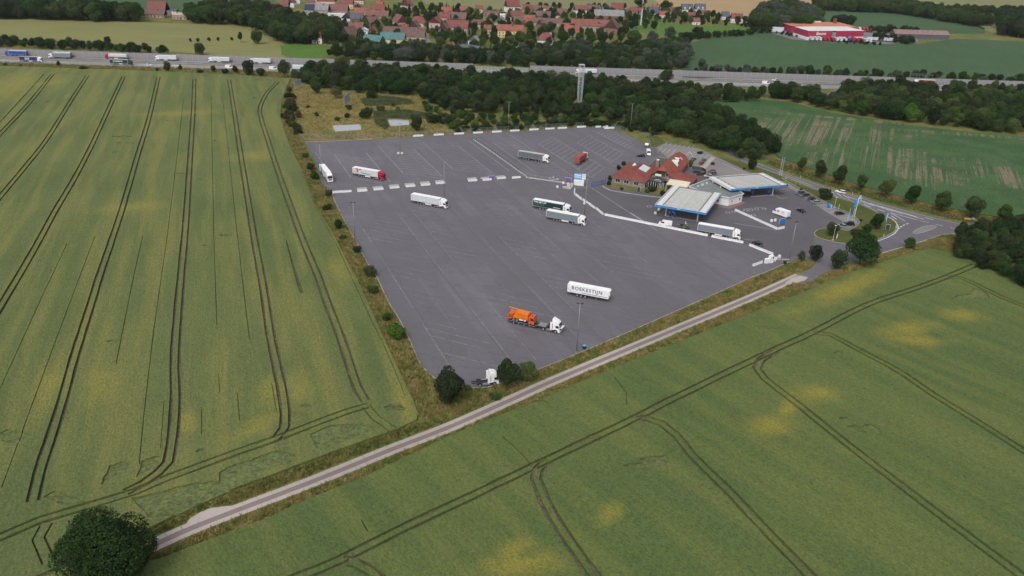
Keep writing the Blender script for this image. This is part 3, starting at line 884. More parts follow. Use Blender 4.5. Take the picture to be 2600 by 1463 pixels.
# every slab of the wheel strips is a piece of its own
slab_root = struct(put('concrete_track', None))
slab_root['label'] = 'farm track of two pale concrete slab strips with a brown middle strip'
slab_me = MB().box((0, 0, 0), (2.94, 1.12, 0.12)).mesh('slab', M_conc)
acc = catmull(GL(track), 0.5)
dist = [0.0]
for a, b in zip(acc, acc[1:]):
    dist.append(dist[-1] + (b - a).length)
nsl = int(dist[-1] / 3.0)
rs = random.Random(4)
for i in range(nsl):
    d0 = 3.0 * i + 1.5
    j = min(int(np.searchsorted(dist, d0)), len(acc) - 2)
    j = max(1, j)
    t = (acc[j + 1] - acc[j - 1]).normalized()
    nrm = Vector((-t.y, t.x))
    at_ = acc[j] + t * (d0 - dist[j])
    for side in (1, -1):
        c = at_ + nrm * side * 1.28
        o = put('slab', slab_me, slab_root, (c.x, c.y, -0.03 + rs.uniform(-0.008, 0.008)), math.degrees(math.atan2(t.y, t.x)) + rs.uniform(-0.4, 0.4))
struct(sheet('turnout', GL([(467, 1338), (482, 1317), (510, 1300), (535, 1290), (575, 1285), (606, 1284), (650, 1266), (656, 1268), (560, 1306)]), 0.01, M_conc))
struct(sheet('track_apron', GL([(1993, 718), (2010, 706), (2030, 700), (2052, 704), (2044, 712), (2030, 716), (2012, 726)]), 0.016, M_conc))

# ------------------------------------------------------------------ motorway
B0, B1 = G(0, 139), G(2600, 222)
HD = Vector((B1.x - B0.x, B1.y - B0.y)).normalized()
HN = Vector((-HD.y, HD.x))
def HW(x, off):
    """point on the motorway: x metres along from the left frame edge, off metres from the noise wall"""
    p = Vector((B0.x, B0.y)) + HD * x + HN * off
    return p
def hstrip(name, o0, o1, z, mat, x0=-500, x1=1300):
    mb = MB()
    mb.face([(*HW(x0, o0), z), (*HW(x1, o0), z), (*HW(x1, o1), z), (*HW(x0, o1), z)])
    return struct(mb.build(name, mat))
hstrip('motorway', -34.0, -1.0, 0.02, M_motorway)
hstrip('motorway_lane', -15.5, -4.6, 0.03, M_motorway2)
hstrip('motorway_median', -19.0, -16.2, 0.04, M_dry)
hm = MB()
for off in (-33.2, -19.8, -15.4, -4.6):
    hm.face([(*HW(-500, off), .045), (*HW(1300, off), .045), (*HW(1300, off + 0.3), .045), (*HW(-500, off + 0.3), .045)])
for off in (-29.4, -24.6, -11.8, -8.2):
    for i in range(-40, 108):
        hm.face([(*HW(i * 12, off), .045), (*HW(i * 12 + 5, off), .045), (*HW(i * 12 + 5, off + 0.25), .045), (*HW(i * 12, off + 0.25), .045)])
struct(hm.build('motorway_marking', M_line))
struct(sheet('slip_road', [(p.x, p.y) for p in catmull(GL([(2150, 226), (2120, 230), (2098, 240), (2090, 254), (2100, 262)]), 5)] + [(p.x, p.y) for p in catmull(GL([(2118, 258), (2118, 246), (2132, 236), (2160, 231)]), 5)], 0.03, M_motorway2))
# village street
struct(sheet('village_street', GL([Zm(960, 0, 7.576)(*q) for q in ((780, 560), (1040, 560), (1060, 590), (905, 600), (940, 680), (1040, 830), (960, 905), (880, 830), (830, 700), (810, 600))]), 0.05, M_motorway2))
struct(sheet('warehouse_yard', GL([(1945, 70), (2000, 72), (2100, 74), (2290, 78), (2330, 88), (2330, 108), (2240, 112), (2100, 108), (2010, 100), (1960, 84)]), 0.05, M_motorway2))

# ------------------------------------------------------------------ plants: materials
def leaf_mat(name, a, b, c, k=1.0):
    n = NT(name)
    p = n.pos()
    r = n.rnd()
    col = n.mix(n.ramp(n.noise(p, 0.11, 2), 0.35, 0.65), a, b)
    col = n.mix(n.ramp(n.noise(p, 0.9, 3, 0.6), 0.45, 0.75, 0, 0.8), col, c)
    hs = n.n('ShaderNodeHueSaturation', None, Hue=n.ramp(r, 0, 1, 0.475, 0.52, False), Saturation=n.ramp(r, 0, 1, 0.8, 1.1, False), Value=n.ramp(n.math('FRACT', n.math('MULTIPLY', r, 7.31)), 0, 1, 0.7, 1.3, False), Color=col)
    n.base(hs.outputs[0])
    n.rough(0.7, 0.06)
    tr_ = n.n('ShaderNodeBsdfTranslucent', None, Color=hs.outputs[0])
    mx = n.n('ShaderNodeMixShader', None, _0=0.35)
    n.t.links.new(n.b.outputs[0], mx.inputs[1])
    n.t.links.new(tr_.outputs[0], mx.inputs[2])
    n.t.links.new(mx.outputs[0], n.out.inputs[0])
    return n.mat
M_leaf = {
    'dark': leaf_mat('leaves_dark', (0.036, 0.066, 0.022), (0.027, 0.050, 0.020), (0.062, 0.100, 0.032)),
    'mid': leaf_mat('leaves_green', (0.056, 0.095, 0.026), (0.042, 0.074, 0.022), (0.098, 0.140, 0.040)),
    'light': leaf_mat('leaves_light', (0.085, 0.140, 0.030), (0.064, 0.110, 0.026), (0.140, 0.180, 0.048)),
    'grey': leaf_mat('leaves_willow', (0.088, 0.108, 0.082), (0.070, 0.092, 0.066), (0.135, 0.155, 0.120)),
    'yellow': leaf_mat('leaves_yellowish', (0.115, 0.120, 0.034), (0.088, 0.100, 0.030), (0.165, 0.155, 0.048)),
    'brown': leaf_mat('leaves_rusty', (0.110, 0.078, 0.040), (0.085, 0.070, 0.034), (0.15, 0.115, 0.06)),
}
M_bark = plain('bark', (0.075, 0.060, 0.045), 0.9, 0.3, 3.0)

# ------------------------------------------------------------------ plants: shapes
def crown_arrays(seed, H, R, base, nq, leaf, nl=13, shape='round'):
    """leaf faces scattered over the lobes of a crown; returns (n, 4, 3)"""
    rg = np.random.default_rng(seed)
    cz, rz = (H + base) / 2, (H - base) / 2
    lob = []
    for i in range(nl):
        d = rg.normal(size=3)
        d /= np.linalg.norm(d)
        if shape == 'cone':
            t = (i + 0.5) / nl
            w = (1 - t) * 0.9 + 0.06
            a = rg.uniform(0, 6.28)
            c = np.array([math.cos(a) * R * w * 0.4, math.sin(a) * R * w * 0.4, base + (H - base) * t * 0.92])
            lob.append((c, np.array([R * w * 0.62, R * w * 0.62, (H - base) / nl * 1.5])))
            continue
        k = rg.uniform(0.38, 0.72)
        c = np.array([d[0] * R * k, d[1] * R * k, cz + d[2] * rz * k * 1.05])
        if shape == 'oval':
            c[:2] *= 1 - 0.35 * max(0, (c[2] - cz) / rz)
        rr = rg.uniform(0.30, 0.50)
        lob.append((c, np.array([R * rr, R * rr, min(rz, R * 1.25) * rr * rg.uniform(0.8, 1.05)])))
    if shape != 'cone':
        lob.append((np.array([0, 0, cz]), np.array([R * 0.62, R * 0.62, rz * 0.66])))
    C = np.array([l[0] for l in lob])
    S = np.array([l[1] for l in lob])
    wts = (S[:, 0] * S[:, 2])
    wts /= wts.sum()
    m = int(nq * 1.6)
    li = rg.choice(len(lob), m, p=wts)
    d = rg.normal(size=(m, 3))
    d[:, 2] += 0.18
    d /= np.linalg.norm(d, axis=1)[:, None]
    p = C[li] + d * S[li] * rg.uniform(0.80, 1.06, (m, 1))
    deep = np.zeros(m, bool)
    for c, s in lob:
        deep |= (((p - c) / (s * 0.74)) ** 2).sum(1) < 1
    keep = np.where(~deep)[0][:int(nq * 0.88)]
    ins = np.where(deep)[0][:max(0, nq - len(keep))]
    keep = np.concatenate([keep, ins])
    p, d = p[keep], d[keep]
    p[:, 2] = np.maximum(p[:, 2], 0.12)
    n_ = d + rg.normal(size=d.shape) * 0.55
    n_ /= np.linalg.norm(n_, axis=1)[:, None]
    t = np.cross(n_, rg.normal(size=n_.shape))
    t /= np.linalg.norm(t, axis=1)[:, None] + 1e-9
    b = np.cross(n_, t)
    s = leaf * rg.uniform(0.55, 1.3, (len(p), 1))
    s2 = s * rg.uniform(0.5, 0.9, (len(p), 1))
    return np.stack([p - t * s, p - b * s2 * 0.8 + n_ * s * 0.12, p + t * s, p + b * s2], 1) * 1.0

def quads_mesh(name, Q, mat):
    nq = len(Q)
    me = bpy.data.meshes.new(name)
    me.vertices.add(nq * 4)
    me.vertices.foreach_set('co', Q.reshape(-1).astype(np.float32))
    me.loops.add(nq * 4)
    me.loops.foreach_set('vertex_index', np.arange(nq * 4, dtype=np.int32))
    me.polygons.add(nq)
    me.polygons.foreach_set('loop_start', np.arange(0, nq * 4, 4, dtype=np.int32))
    me.materials.append(mat)
    me.update()
    me.validate()
    return me

def trunk_mesh(seed, H, base, r, R):
    rr = random.Random(seed)
    mb = MB()
    top = base + (H - base) * 0.55
    bend = (rr.uniform(-0.3, 0.3), rr.uniform(-0.3, 0.3))
    mb.tube((0, 0, -0.2), (bend[0] * 0.4, bend[1] * 0.4, max(0.6, base)), r, 7, r * 0.75)
    mb.tube((bend[0] * 0.4, bend[1] * 0.4, max(0.6, base) - 0.05), (bend[0], bend[1], top), r * 0.75, 7, r * 0.3)
    for i in range(5):
        a = 6.28 * i / 5 + rr.uniform(-0.5, 0.5)
        z = base + (top - base) * rr.uniform(0.0, 0.7)
        k = rr.uniform(0.45, 0.7)
        mb.tube((bend[0] * 0.6, bend[1] * 0.6, z), (math.cos(a) * R * k, math.sin(a) * R * k, z + R * 0.5), r * 0.4, 5, r * 0.12)
    return mb.mesh('trunk', M_bark, True)

PROTO = {}
def proto(kind, var):
    """crown and trunk meshes for a 10 m tree (or a 3 m shrub), shared by all copies"""
    if (kind, var) in PROTO:
        return PROTO[(kind, var)]
    sd = hash((kind[0], kind[-1], len(kind), var)) % 9973 if False else (sum(map(ord, kind)) * 31 + var * 7)
    if kind == 'round':
        a = (crown_arrays(sd, 10, 4.6, 0.6, 5200, 0.27, 19), trunk_mesh(sd, 10, 1.6, 0.28, 4.2))
    elif kind == 'oval':
        a = (crown_arrays(sd, 10, 3.0, 1.4, 4200, 0.23, 17, 'oval'), trunk_mesh(sd, 10, 1.8, 0.2, 2.6))
    elif kind == 'cone':
        a = (crown_arrays(sd, 10, 2.4, 0.4, 3400, 0.24, 15, 'cone'), trunk_mesh(sd, 10, 1.0, 0.2, 1.4))
    elif kind == 'bush':
        a = (crown_arrays(sd, 3, 1.75, 0.0, 2400, 0.14, 15), trunk_mesh(sd, 3, 0.3, 0.09, 1.3))
    elif kind == 'hedge':
        a = (crown_arrays(sd, 10, 5.4, 0.0, 5200, 0.29, 24), trunk_mesh(sd, 10, 0.8, 0.22, 4.0))
    PROTO[(kind, var)] = a
    return a
CROWNS = {}
def crown_mesh(kind, var, colr):
    if (kind, var, colr) not in CROWNS:
        CROWNS[(kind, var, colr)] = quads_mesh('crown', proto(kind, var)[0], M_leaf[colr])
    return CROWNS[(kind, var, colr)]
rt = random.Random(11)
NTREE = [0]
def tree(g, H, R=None, kind='round', colr='mid', label='', group=None, name='tree', cat='tree'):
    var = NTREE[0] % 4
    NTREE[0] += 1
    Q, tm = proto(kind, var)
    h0 = 3.0 if kind == 'bush' else 10.0
    r0 = {'round': 4.6, 'oval': 3.0, 'cone': 2.4, 'bush': 1.75, 'hedge': 5.4}[kind]
    sx = (R / r0) if R else H / h0
    t = thing(name, label, cat, (g[0], g[1], 0), rt.uniform(0, 360), group)
    t.scale = (sx, sx, H / h0)
    put('trunk' if kind != 'bush' else 'stem', tm, t)
    put('crown', crown_mesh(kind, var, colr), t)
    return t

# ------------------------------------------------------------------ single trees and shrubs, placed one by one
Qb = crown_arrays(77, 15.0, 7.9, 0.5, 30000, 0.22, 40)
bt = thing('oak_tree', 'huge dark round tree beside the concrete track, at the lower left corner', 'tree', G(298, 1476), 20)
put('trunk', trunk_mesh(5, 15.0, 2.0, 0.55, 6.5), bt)
put('crown', quads_mesh('crown', Qb, M_leaf['dark']), bt)

SINGLE = [  # u, v, height, radius, kind, colour, name, label
    (1142, 1026, 11.0, 4.0, 'round', 'dark', 'tree', 'dark dense tree on the verge left of the parked tractor unit'),
    (1288, 990, 8.8, 3.0, 'round', 'dark', 'tree', 'dark tree hiding the nose of the parked tractor unit'),
    (1338, 966, 5.6, 2.6, 'round', 'light', 'tree', 'small lighter green tree right of the parked tractor unit'),
    (1257, 1013, 1.8, 1.6, 'bush', 'mid', 'shrub', 'low shrub on the verge below the parked tractor unit'),
    (1186, 992, 1.8, 1.0, 'bush', 'light', 'shrub', 'small light shrub at the rear of the parked tractor unit'),
    (1008, 858, 4.6, 3.4, 'bush', 'light', 'shrub', 'large bright green bush overhanging the left kerb of the truck park'),
    (984, 814, 2.6, 1.6, 'bush', 'mid', 'shrub', 'small bush just behind the large bright green bush'),
    (948, 745, 3.0, 2.1, 'bush', 'light', 'shrub', 'green bush on the left verge, third up from the bottom corner'),
    (938, 702, 4.0, 2.3, 'bush', 'mid', 'shrub', 'green bush on the left verge, fourth up from the bottom corner'),
    (908, 642, 3.0, 1.6, 'bush', 'dark', 'shrub', 'dark bush at the left kerb, fifth up from the bottom corner'),
    (872, 608, 1.8, 1.6, 'bush', 'mid', 'shrub', 'low sprawling bush on the left verge below the left lamp mast'),
    (860, 582, 4.2, 1.7, 'bush', 'dark', 'shrub', 'upright dark bush on the left verge beside the left lamp mast'),
    (833, 536, 3.0, 2.0, 'bush', 'mid', 'shrub', 'round green bush just below the end of the barrier row'),
    (836, 500, 3.6, 1.6, 'bush', 'mid', 'shrub', 'bush at the left end of the middle barrier row'),
    (798, 458, 4.2, 2.3, 'bush', 'mid', 'shrub', 'leafy bush behind the fence beside the white articulated lorry'),
    (789, 434, 4.0, 2.0, 'bush', 'dark', 'shrub', 'bush behind the left fence, second from the fence corner'),
    (776, 402, 3.0, 1.8, 'bush', 'mid', 'shrub', 'bush behind the left fence, nearest the fence corner'),
    (756, 338, 3.2, 2.0, 'bush', 'dark', 'shrub', 'dark bush at the top left fence corner outside the truck park'),
    (757, 300, 4.0, 2.4, 'bush', 'brown', 'shrub', 'brownish bush at the field edge left of the long pond'),
    (742, 284, 5.5, 4.0, 'bush', 'dark', 'shrub', 'largest dark bush at the field edge beside the dry meadow'),
    (731, 250, 4.0, 2.4, 'bush', 'dark', 'shrub', 'dark bush at the field edge just below the upper billboard'),
    (735, 234, 4.0, 2.2, 'bush', 'mid', 'shrub', 'bush at the foot of the upper billboard'),
    (2032, 662, 3.8, 1.5, 'bush', 'mid', 'shrub', 'small round bush beside the right lamp mast at the gate'),
    (2066, 664, 6.4, 2.8, 'round', 'dark', 'tree', 'dark tree left of the access road mouth to the farm track'),
    (2125, 686, 8.6, 2.9, 'round', 'dark', 'tree', 'narrow dark tree right of the access road mouth to the farm track'),
    (2182, 673, 12.0, 6.2, 'round', 'dark', 'tree', 'large dark tree between the access road and the right wheat field'),
    (2307, 631, 4.4, 2.4, 'round', 'mid', 'tree', 'small round tree at the road edge above the right wheat field'),
    (2487, 592, 6.4, 2.8, 'round', 'dark', 'tree', 'tree on a bare stem at the right end of the junction'),
    (2112, 599, 6.2, 2.7, 'round', 'mid', 'tree', 'tree on the kerbed island in front of two parked cars'),
    (2224, 583, 7.8, 2.8, 'oval', 'dark', 'tree', 'oval tree on the grass island near the menu board'),
    (2198, 589, 3.2, 2.0, 'bush', 'mid', 'shrub', 'low shrub on the grass island left of the oval tree'),
    (2172, 597, 2.6, 2.4, 'bush', 'brown', 'shrub', 'brownish shrub on the grass island behind the large dark tree'),
    (2091, 506, 5.4, 3.1, 'bush', 'dark', 'shrub', 'big dark round bush between the parking bays and the road'),
    (1909, 430, 5.4, 2.3, 'bush', 'dark', 'shrub', 'dark bush on the verge above the car pump canopy'),
    (1880, 402, 5.0, 2.6, 'round', 'mid', 'tree', 'small tree where the road meets the wood'),
    (1753, 424, 4.0, 1.5, 'bush', 'light', 'shrub', 'light green bush at the back wall of the red roofed restaurant'),
    (1778, 391, 1.5, 1.6, 'bush', 'dark', 'shrub', 'low dark hedge bush in the car park behind the restaurant'),
    (1809, 418, 1.4, 1.3, 'bush', 'yellow', 'shrub', 'low yellowish shrub beside the pale walkway'),
    (1683, 497, 2.4, 1.6, 'bush', 'dark', 'shrub', 'dark clipped bush at the corner of the truck pump canopy'),
    (1655, 486, 2.6, 2.4, 'bush', 'mid', 'shrub', 'green bush in front of the glass porch'),
    (1642, 488, 1.4, 1.4, 'bush', 'light', 'shrub', 'low light bush in the restaurant flower bed'),
    (1578, 482, 1.2, 0.9, 'bush', 'mid', 'shrub', 'tiny bush below the restaurant windows'),
    (1546, 470, 2.2, 1.2, 'bush', 'dark', 'shrub', 'dark bush at the blue gate'),
    (1549, 458, 2.4, 1.2, 'bush', 'dark', 'shrub', 'dark bush at the left restaurant corner'),
    (1570, 432, 2.6, 1.5, 'bush', 'dark', 'shrub', 'purple dark bush behind the left restaurant wall'),
    (1583, 420, 2.2, 1.4, 'bush', 'dark', 'shrub', 'dark bush at the rear left of the restaurant'),
    (426, 181, 7.0, 2.8, 'round', 'dark', 'tree', 'dark tree on the motorway verge beside the lone white hatchback'),
    (399, 181, 2.8, 1.4, 'bush', 'dark', 'shrub', 'small dark shrub left of the verge tree by the motorway'),
    (458.6, 179, 4.5, 1.5, 'round', 'dark', 'tree', 'slim small tree on the motorway verge'),
    (150, 170, 4.2, 1.4, 'round', 'dark', 'tree', 'slim tree on the verge by the navy truck'),
    (213.5, 177, 2.5, 3.2, 'bush', 'dark', 'shrub', 'broad flat shrub on the left motorway verge'),
    (542, 184, 5.0, 2.2, 'round', 'mid', 'tree', 'small verge tree left of the twin dark trees'),
    (572, 188, 4.0, 3.2, 'bush', 'dark', 'shrub', 'wide dark bush on the motorway verge'),
    (598, 187, 5.5, 2.4, 'round', 'dark', 'tree', 'small dark tree next to the tall verge tree'),
    (510, 186, 2.6, 2.6, 'bush', 'dark', 'shrub', 'low bush on the motorway verge near the white vans'),
    (634, 194, 11.5, 4.8, 'round', 'dark', 'tree', 'tall dark tree at the field end beside the motorway'),
    (663, 194, 6.5, 3.6, 'round', 'dark', 'tree', 'round dark tree right of the tall verge tree'),
    (723, 197, 12.0, 4.8, 'round', 'mid', 'tree', 'tall tree at the top right corner of the left wheat field'),
    (509, 139, 9.5, 5.0, 'hedge', 'dark', 'tree', 'dark barrel shaped tree behind the noise wall'),
    (274, 114, 7.0, 3.4, 'round', 'dark', 'tree', 'lone round tree in the barley field'),
    (804, 239, 9.0, 3.8, 'round', 'dark', 'tree', 'dark round tree at the upper edge of the dry meadow'),
    (854, 250, 7.5, 4.0, 'round', 'yellow', 'tree', 'yellow green tree at the upper edge of the dry meadow'),
    (945, 252, 5.5, 3.8, 'bush', 'dark', 'shrub', 'dark bush in the meadow above the green hollow'),
    (1058, 333, 9.0, 4.0, 'round', 'dark', 'tree', 'round dark tree standing right of the pale pond'),
    (932, 302, 7.0, 4.2, 'bush', 'dark', 'shrub', 'large dark bush between the two ponds'),
    (966, 285, 4.5, 2.8, 'bush', 'mid', 'shrub', 'bush above the pale pond'),
    (883, 300, 3.0, 2.0, 'bush', 'dark', 'shrub', 'small dark bush above the long pond'),
    (857, 307, 2.4, 2.0, 'bush', 'mid', 'shrub', 'low green bush at the left end of the long pond'),
    (998, 272, 3.5, 1.6, 'bush', 'light', 'shrub', 'small light bush alone in the green hollow'),
    (1010, 279, 2.2, 1.4, 'bush', 'mid', 'shrub', 'tiny bush right of the small light bush'),
    (803, 295, 2.4, 1.5, 'bush', 'dark', 'shrub', 'small bush in the middle of the dry meadow'),
    (886, 279, 3.4, 2.4, 'bush', 'mid', 'shrub', 'green bush at the foot of the lower billboard'),
    (783, 275, 2.0, 1.3, 'bush', 'mid', 'shrub', 'low bush in the dry meadow below the dark round tree'),
    (1138, 318, 6.0, 3.0, 'round', 'mid', 'tree', 'tree behind the barrier row near the second lamp mast'),
    (1165, 322, 4.5, 2.6, 'bush', 'mid', 'shrub', 'bush at the fence right of the round pond tree'),
    (1655, 350, 3.6, 1.6, 'round', 'dark', 'tree', 'small clipped tree on the lawn behind the fence'),
]
for (u, v, H, R, kd, colr, nm, lb) in SINGLE:
    tree(G(u, v), H, R, kd, colr, lb, None, nm, 'tree' if nm == 'tree' else 'shrub')
AV = [(2034, 435, 7.6, 2.6), (2079, 452, 9.8, 3.4), (2129.5, 469, 9.8, 3.6), (2184, 485, 8.6, 2.9), (2249.5, 502.5, 9.4, 3.6), (2313.5, 519, 9.8, 3.2), (2387, 536.5, 9.4, 3.9), (2465, 554, 10.2, 4.2), (2546.5, 565, 8.4, 3.5)]
ORD = ['first', 'second', 'third', 'fourth', 'fifth', 'sixth', 'seventh', 'eighth', 'ninth', 'tenth', 'eleventh', 'twelfth', 'thirteenth', 'fourteenth', 'fifteenth', 'sixteenth', 'seventeenth', 'eighteenth', 'nineteenth', 'twentieth']
for i, (u, v, H, R) in enumerate(AV):
    tree(G(u, v), H, R, 'oval', 'mid' if i % 4 else 'light', '%s avenue tree from the left between road and beet field' % ORD[i], 'avenue trees along the road', 'avenue_tree')

# ------------------------------------------------------------------ woods: the nearest trees one by one, the rest as one mass
def scatter(poly, spacing, seed, avoid=()):
    rr = random.Random(seed)
    xs, ys = [p[0] for p in poly], [p[1] for p in poly]
    pts, grid = [], {}
    area = (max(xs) - min(xs)) * (max(ys) - min(ys))
    for _ in range(int(area / spacing ** 2 * 9)):
        p = (rr.uniform(min(xs), max(xs)), rr.uniform(min(ys), max(ys)))
        if not inside(p, poly):
            continue
        k = (int(p[0] // spacing), int(p[1] // spacing))
        if any((q[0] - p[0]) ** 2 + (q[1] - p[1]) ** 2 < spacing ** 2 for i in (-1, 0, 1) for j in (-1, 0, 1) for q in grid.get((k[0] + i, k[1] + j), ())):
            continue
        if any((q[0] - p[0]) ** 2 + (q[1] - p[1]) ** 2 < q[2] ** 2 for q in avoid):
            continue
        grid.setdefault(k, []).append(p)
        pts.append(p)
    return pts
CROWN_COL = {}
R0 = {'round': 4.6, 'oval': 3.0, 'cone': 2.4, 'bush': 1.75, 'hedge': 5.4}
def crown_set(cols):
    """hidden set of crowns that a mass of trees picks from"""
    key = tuple(sorted(set(cols)))
    if key not in CROWN_COL:
        c = bpy.data.collections.new('crown_set')
        ids = {}
        for kd in ('bush', 'cone', 'hedge', 'oval', 'round'):
            for var in range(4):
                for cl in key:
                    ids[(kd, var, cl)] = len(ids)
                    c.objects.link(bpy.data.objects.new('crown_%04d' % ids[(kd, var, cl)], crown_mesh(kd, var, cl)))
        CROWN_COL[key] = (c, ids)
    return CROWN_COL[key]
def mass_nodes(coll):
    ng = bpy.data.node_groups.new('tree_mass', 'GeometryNodeTree')
    ng.interface.new_socket('Geometry', in_out='INPUT', socket_type='NodeSocketGeometry')
    ng.interface.new_socket('Geometry', in_out='OUTPUT', socket_type='NodeSocketGeometry')
    gi, go = ng.nodes.new('NodeGroupInput'), ng.nodes.new('NodeGroupOutput')
    ci = ng.nodes.new('GeometryNodeCollectionInfo')
    ci.inputs['Collection'].default_value = coll
    ci.inputs['Separate Children'].default_value = True
    ci.inputs['Reset Children'].default_value = True
    ip = ng.nodes.new('GeometryNodeInstanceOnPoints')
    ip.inputs['Pick Instance'].default_value = True
    at = {}
    for nm, ty in (('pick', 'INT'), ('turn', 'FLOAT_VECTOR'), ('size', 'FLOAT_VECTOR')):
        a = ng.nodes.new('GeometryNodeInputNamedAttribute')
        a.data_type = ty
        a.inputs['Name'].default_value = nm
        at[nm] = a.outputs['Attribute']
    er = ng.nodes.new('FunctionNodeEulerToRotation')
    L = ng.links.new
    L(gi.outputs[0], ip.inputs['Points'])
    L(ci.outputs[0], ip.inputs['Instance'])
    L(at['pick'], ip.inputs['Instance Index'])
    L(at['turn'], er.inputs[0])
    L(er.outputs[0], ip.inputs['Rotation'])
    L(at['size'], ip.inputs['Scale'])
    L(ip.outputs[0], go.inputs[0])
    return ng
def mass(name, items, label, cols, cat='wood'):
    """trees that read as one mass: (x, y, height, radius, kind)"""
    rr = random.Random(len(items))
    coll, ids = crown_set(cols)
    me = bpy.data.meshes.new(name)
    me.from_pydata([(x, y, 0) for (x, y, H, R, kd) in items], [], [])
    pk, tn, sz = [], [], []
    for i, (x, y, H, R, kd) in enumerate(items):
        pk.append(ids[(kd, i % 4, rr.choice(cols))])
        tn += [0, 0, rr.uniform(0, 6.28)]
        sz += [R / R0[kd], R / R0[kd], H / (3.0 if kd == 'bush' else 10.0)]
    me.attributes.new('pick', 'INT', 'POINT').data.foreach_set('value', pk)
    me.attributes.new('turn', 'FLOAT_VECTOR', 'POINT').data.foreach_set('vector', tn)
    me.attributes.new('size', 'FLOAT_VECTOR', 'POINT').data.foreach_set('vector', sz)
    o = put(name, me)
    md = o.modifiers.new('trees', 'NODES')
    md.node_group = mass_nodes(coll)
    return stuff(o, label, cat)
def P2(pts):
    return [(g.x, g.y) for g in GL(pts)]
def wood(poly_px, spacing, seed, n_single, hr, label, group, mlabel, cols, kinds=('round', 'hedge', 'oval'), avoid=(), rk=0.46):
    poly = P2(poly_px)
    pts = sorted(scatter(poly, spacing, seed, avoid), key=lambda p: p[0] ** 2 + p[1] ** 2)
    rr = random.Random(seed)
    rest = []
    for i, p in enumerate(pts):
        H = rr.uniform(*hr)
        kd = rr.choice(kinds)
        R = H * rk * rr.uniform(0.85, 1.25) * (0.75 if kd == 'oval' else 1.0)
        if i < n_single:
            tree(p, H, R, kd, rr.choice(cols), label, group)
        else:
            rest.append((p[0], p[1], H, R, kd))
    if rest:
        mass('wood', rest, mlabel, cols)
    return len(pts), len(rest)
tower_g = G(1471, 260)
AV_T = [(tower_g.x * k, tower_g.y * k, 7.0) for k in (1.0, 0.985, 0.97, 0.955)]
stat = []
stat.append(wood([(745, 206), (800, 186), (1000, 188), (1330, 208), (1600, 226), (1900, 248), (1940, 262), (1790, 262), (1800, 288), (1900, 335), (1955, 372), (1975, 392), (1905, 412), (1830, 388), (1775, 368), (1700, 350), (1640, 342), (1600, 328), (1560, 316), (1450, 303), (1350, 296), (1250, 290), (1120, 284), (1085, 264), (1065, 245), (900, 236), (800, 224)], 6.2, 21, 60, (6.5, 11.5),
    'broadleaf tree in the dense wood between truck park and motorway', 'trees of the wood behind the truck park', 'dense dark wood between the truck park and the motorway', ['dark', 'dark', 'mid', 'dark', 'mid'], avoid=AV_T))
stat.append(wood([(2130, 238), (2200, 228), (2600, 240), (2800, 250), (2800, 372), (2600, 342), (2400, 324), (2250, 304), (2100, 280), (2010, 258), (1930, 244), (2060, 250), (2095, 268), (2125, 262)], 6.4, 22, 30, (7, 11.5),
    'broadleaf tree in the wood between beet field and motorway', 'trees of the wood beside the beet field', 'dense wood at the right between beet field and motorway', ['dark', 'mid', 'dark', 'mid', 'light']))
stat.append(wood([(2412, 622), (2480, 602), (2560, 580), (2700, 590), (2800, 640), (2800, 850), (2700, 785), (2600, 732), (2520, 698), (2440, 662)], 4.4, 23, 24, (5.0, 8.0),
    'dark thicket tree between the junction and the right wheat field', 'thicket at the right edge', 'thicket at the far right', ['dark', 'dark', 'mid'], ('hedge', 'round')))
stat.append(wood([(845, 132), (1000, 128), (1150, 145), (1300, 140), (1400, 130), (1560, 128), (1700, 122), (1730, 142), (1735, 176), (1700, 186), (1500, 180), (1300, 170), (1100, 161), (950, 154), (830, 150)], 6.6, 24, 22, (6.5, 12),
    'broadleaf tree in the belt between noise wall and village', 'trees of the belt behind the noise wall', 'dark belt of trees between noise wall and village', ['dark', 'dark', 'mid', 'grey']))
wood([(480, 44), (560, 34), (660, 36), (740, 68), (850, 88), (850, 113), (760, 112), (690, 100), (640, 72), (560, 64), (480, 60)], 8.5, 25, 10, (13, 20), 'tall tree in the grove at the left village edge', 'grove at the left village edge', 'tall grove at the left village edge', ['dark', 'mid'])
wood([(-60, 30), (130, 30), (180, 38), (345, 42), (345, 57), (180, 54), (-60, 48)], 8.0, 26, 6, (14, 21), 'tall tree in the row left of the red roofed farmhouse', 'tall trees at top left', 'row of tall trees at top left', ['dark', 'mid'])
wood([(-60, 118), (60, 122), (200, 128), (420, 139), (420, 136), (200, 120), (60, 112), (-60, 108)], 5.5, 27, 10, (5, 8.5), 'bushy tree in the hedge behind the noise wall at left', 'hedge behind the noise wall', 'hedge behind the noise wall at left', ['dark', 'mid'], ('hedge', 'round'))
wood([(1740, 188), (2000, 196), (2300, 204), (2600, 216), (2800, 222), (2800, 217), (2600, 208), (2300, 196), (2000, 187), (1800, 180)], 6.5, 28, 12, (3.5, 8), 'bushy tree behind the noise wall at the maize field', 'hedge by the maize field', 'hedge behind the noise wall at the maize field', ['dark', 'mid', 'grey'], ('hedge', 'round'))
wood([(2060, 14), (2300, 20), (2400, 38), (2520, 66), (2480, 70), (2380, 52), (2280, 36), (2070, 27)], 8.5, 29, 0, (12, 17), '', '', 'long belt of trees across the top right fields', ['mid'])
wood([(1940, 30), (2010, 24), (2075, 48), (2085, 70), (2050, 78), (1950, 76), (1900, 70)], 8.5, 30, 5, (13, 18), 'tall tree in the grove left of the red warehouse', 'grove left of the warehouse', 'grove left of the red warehouse', ['mid', 'grey'])
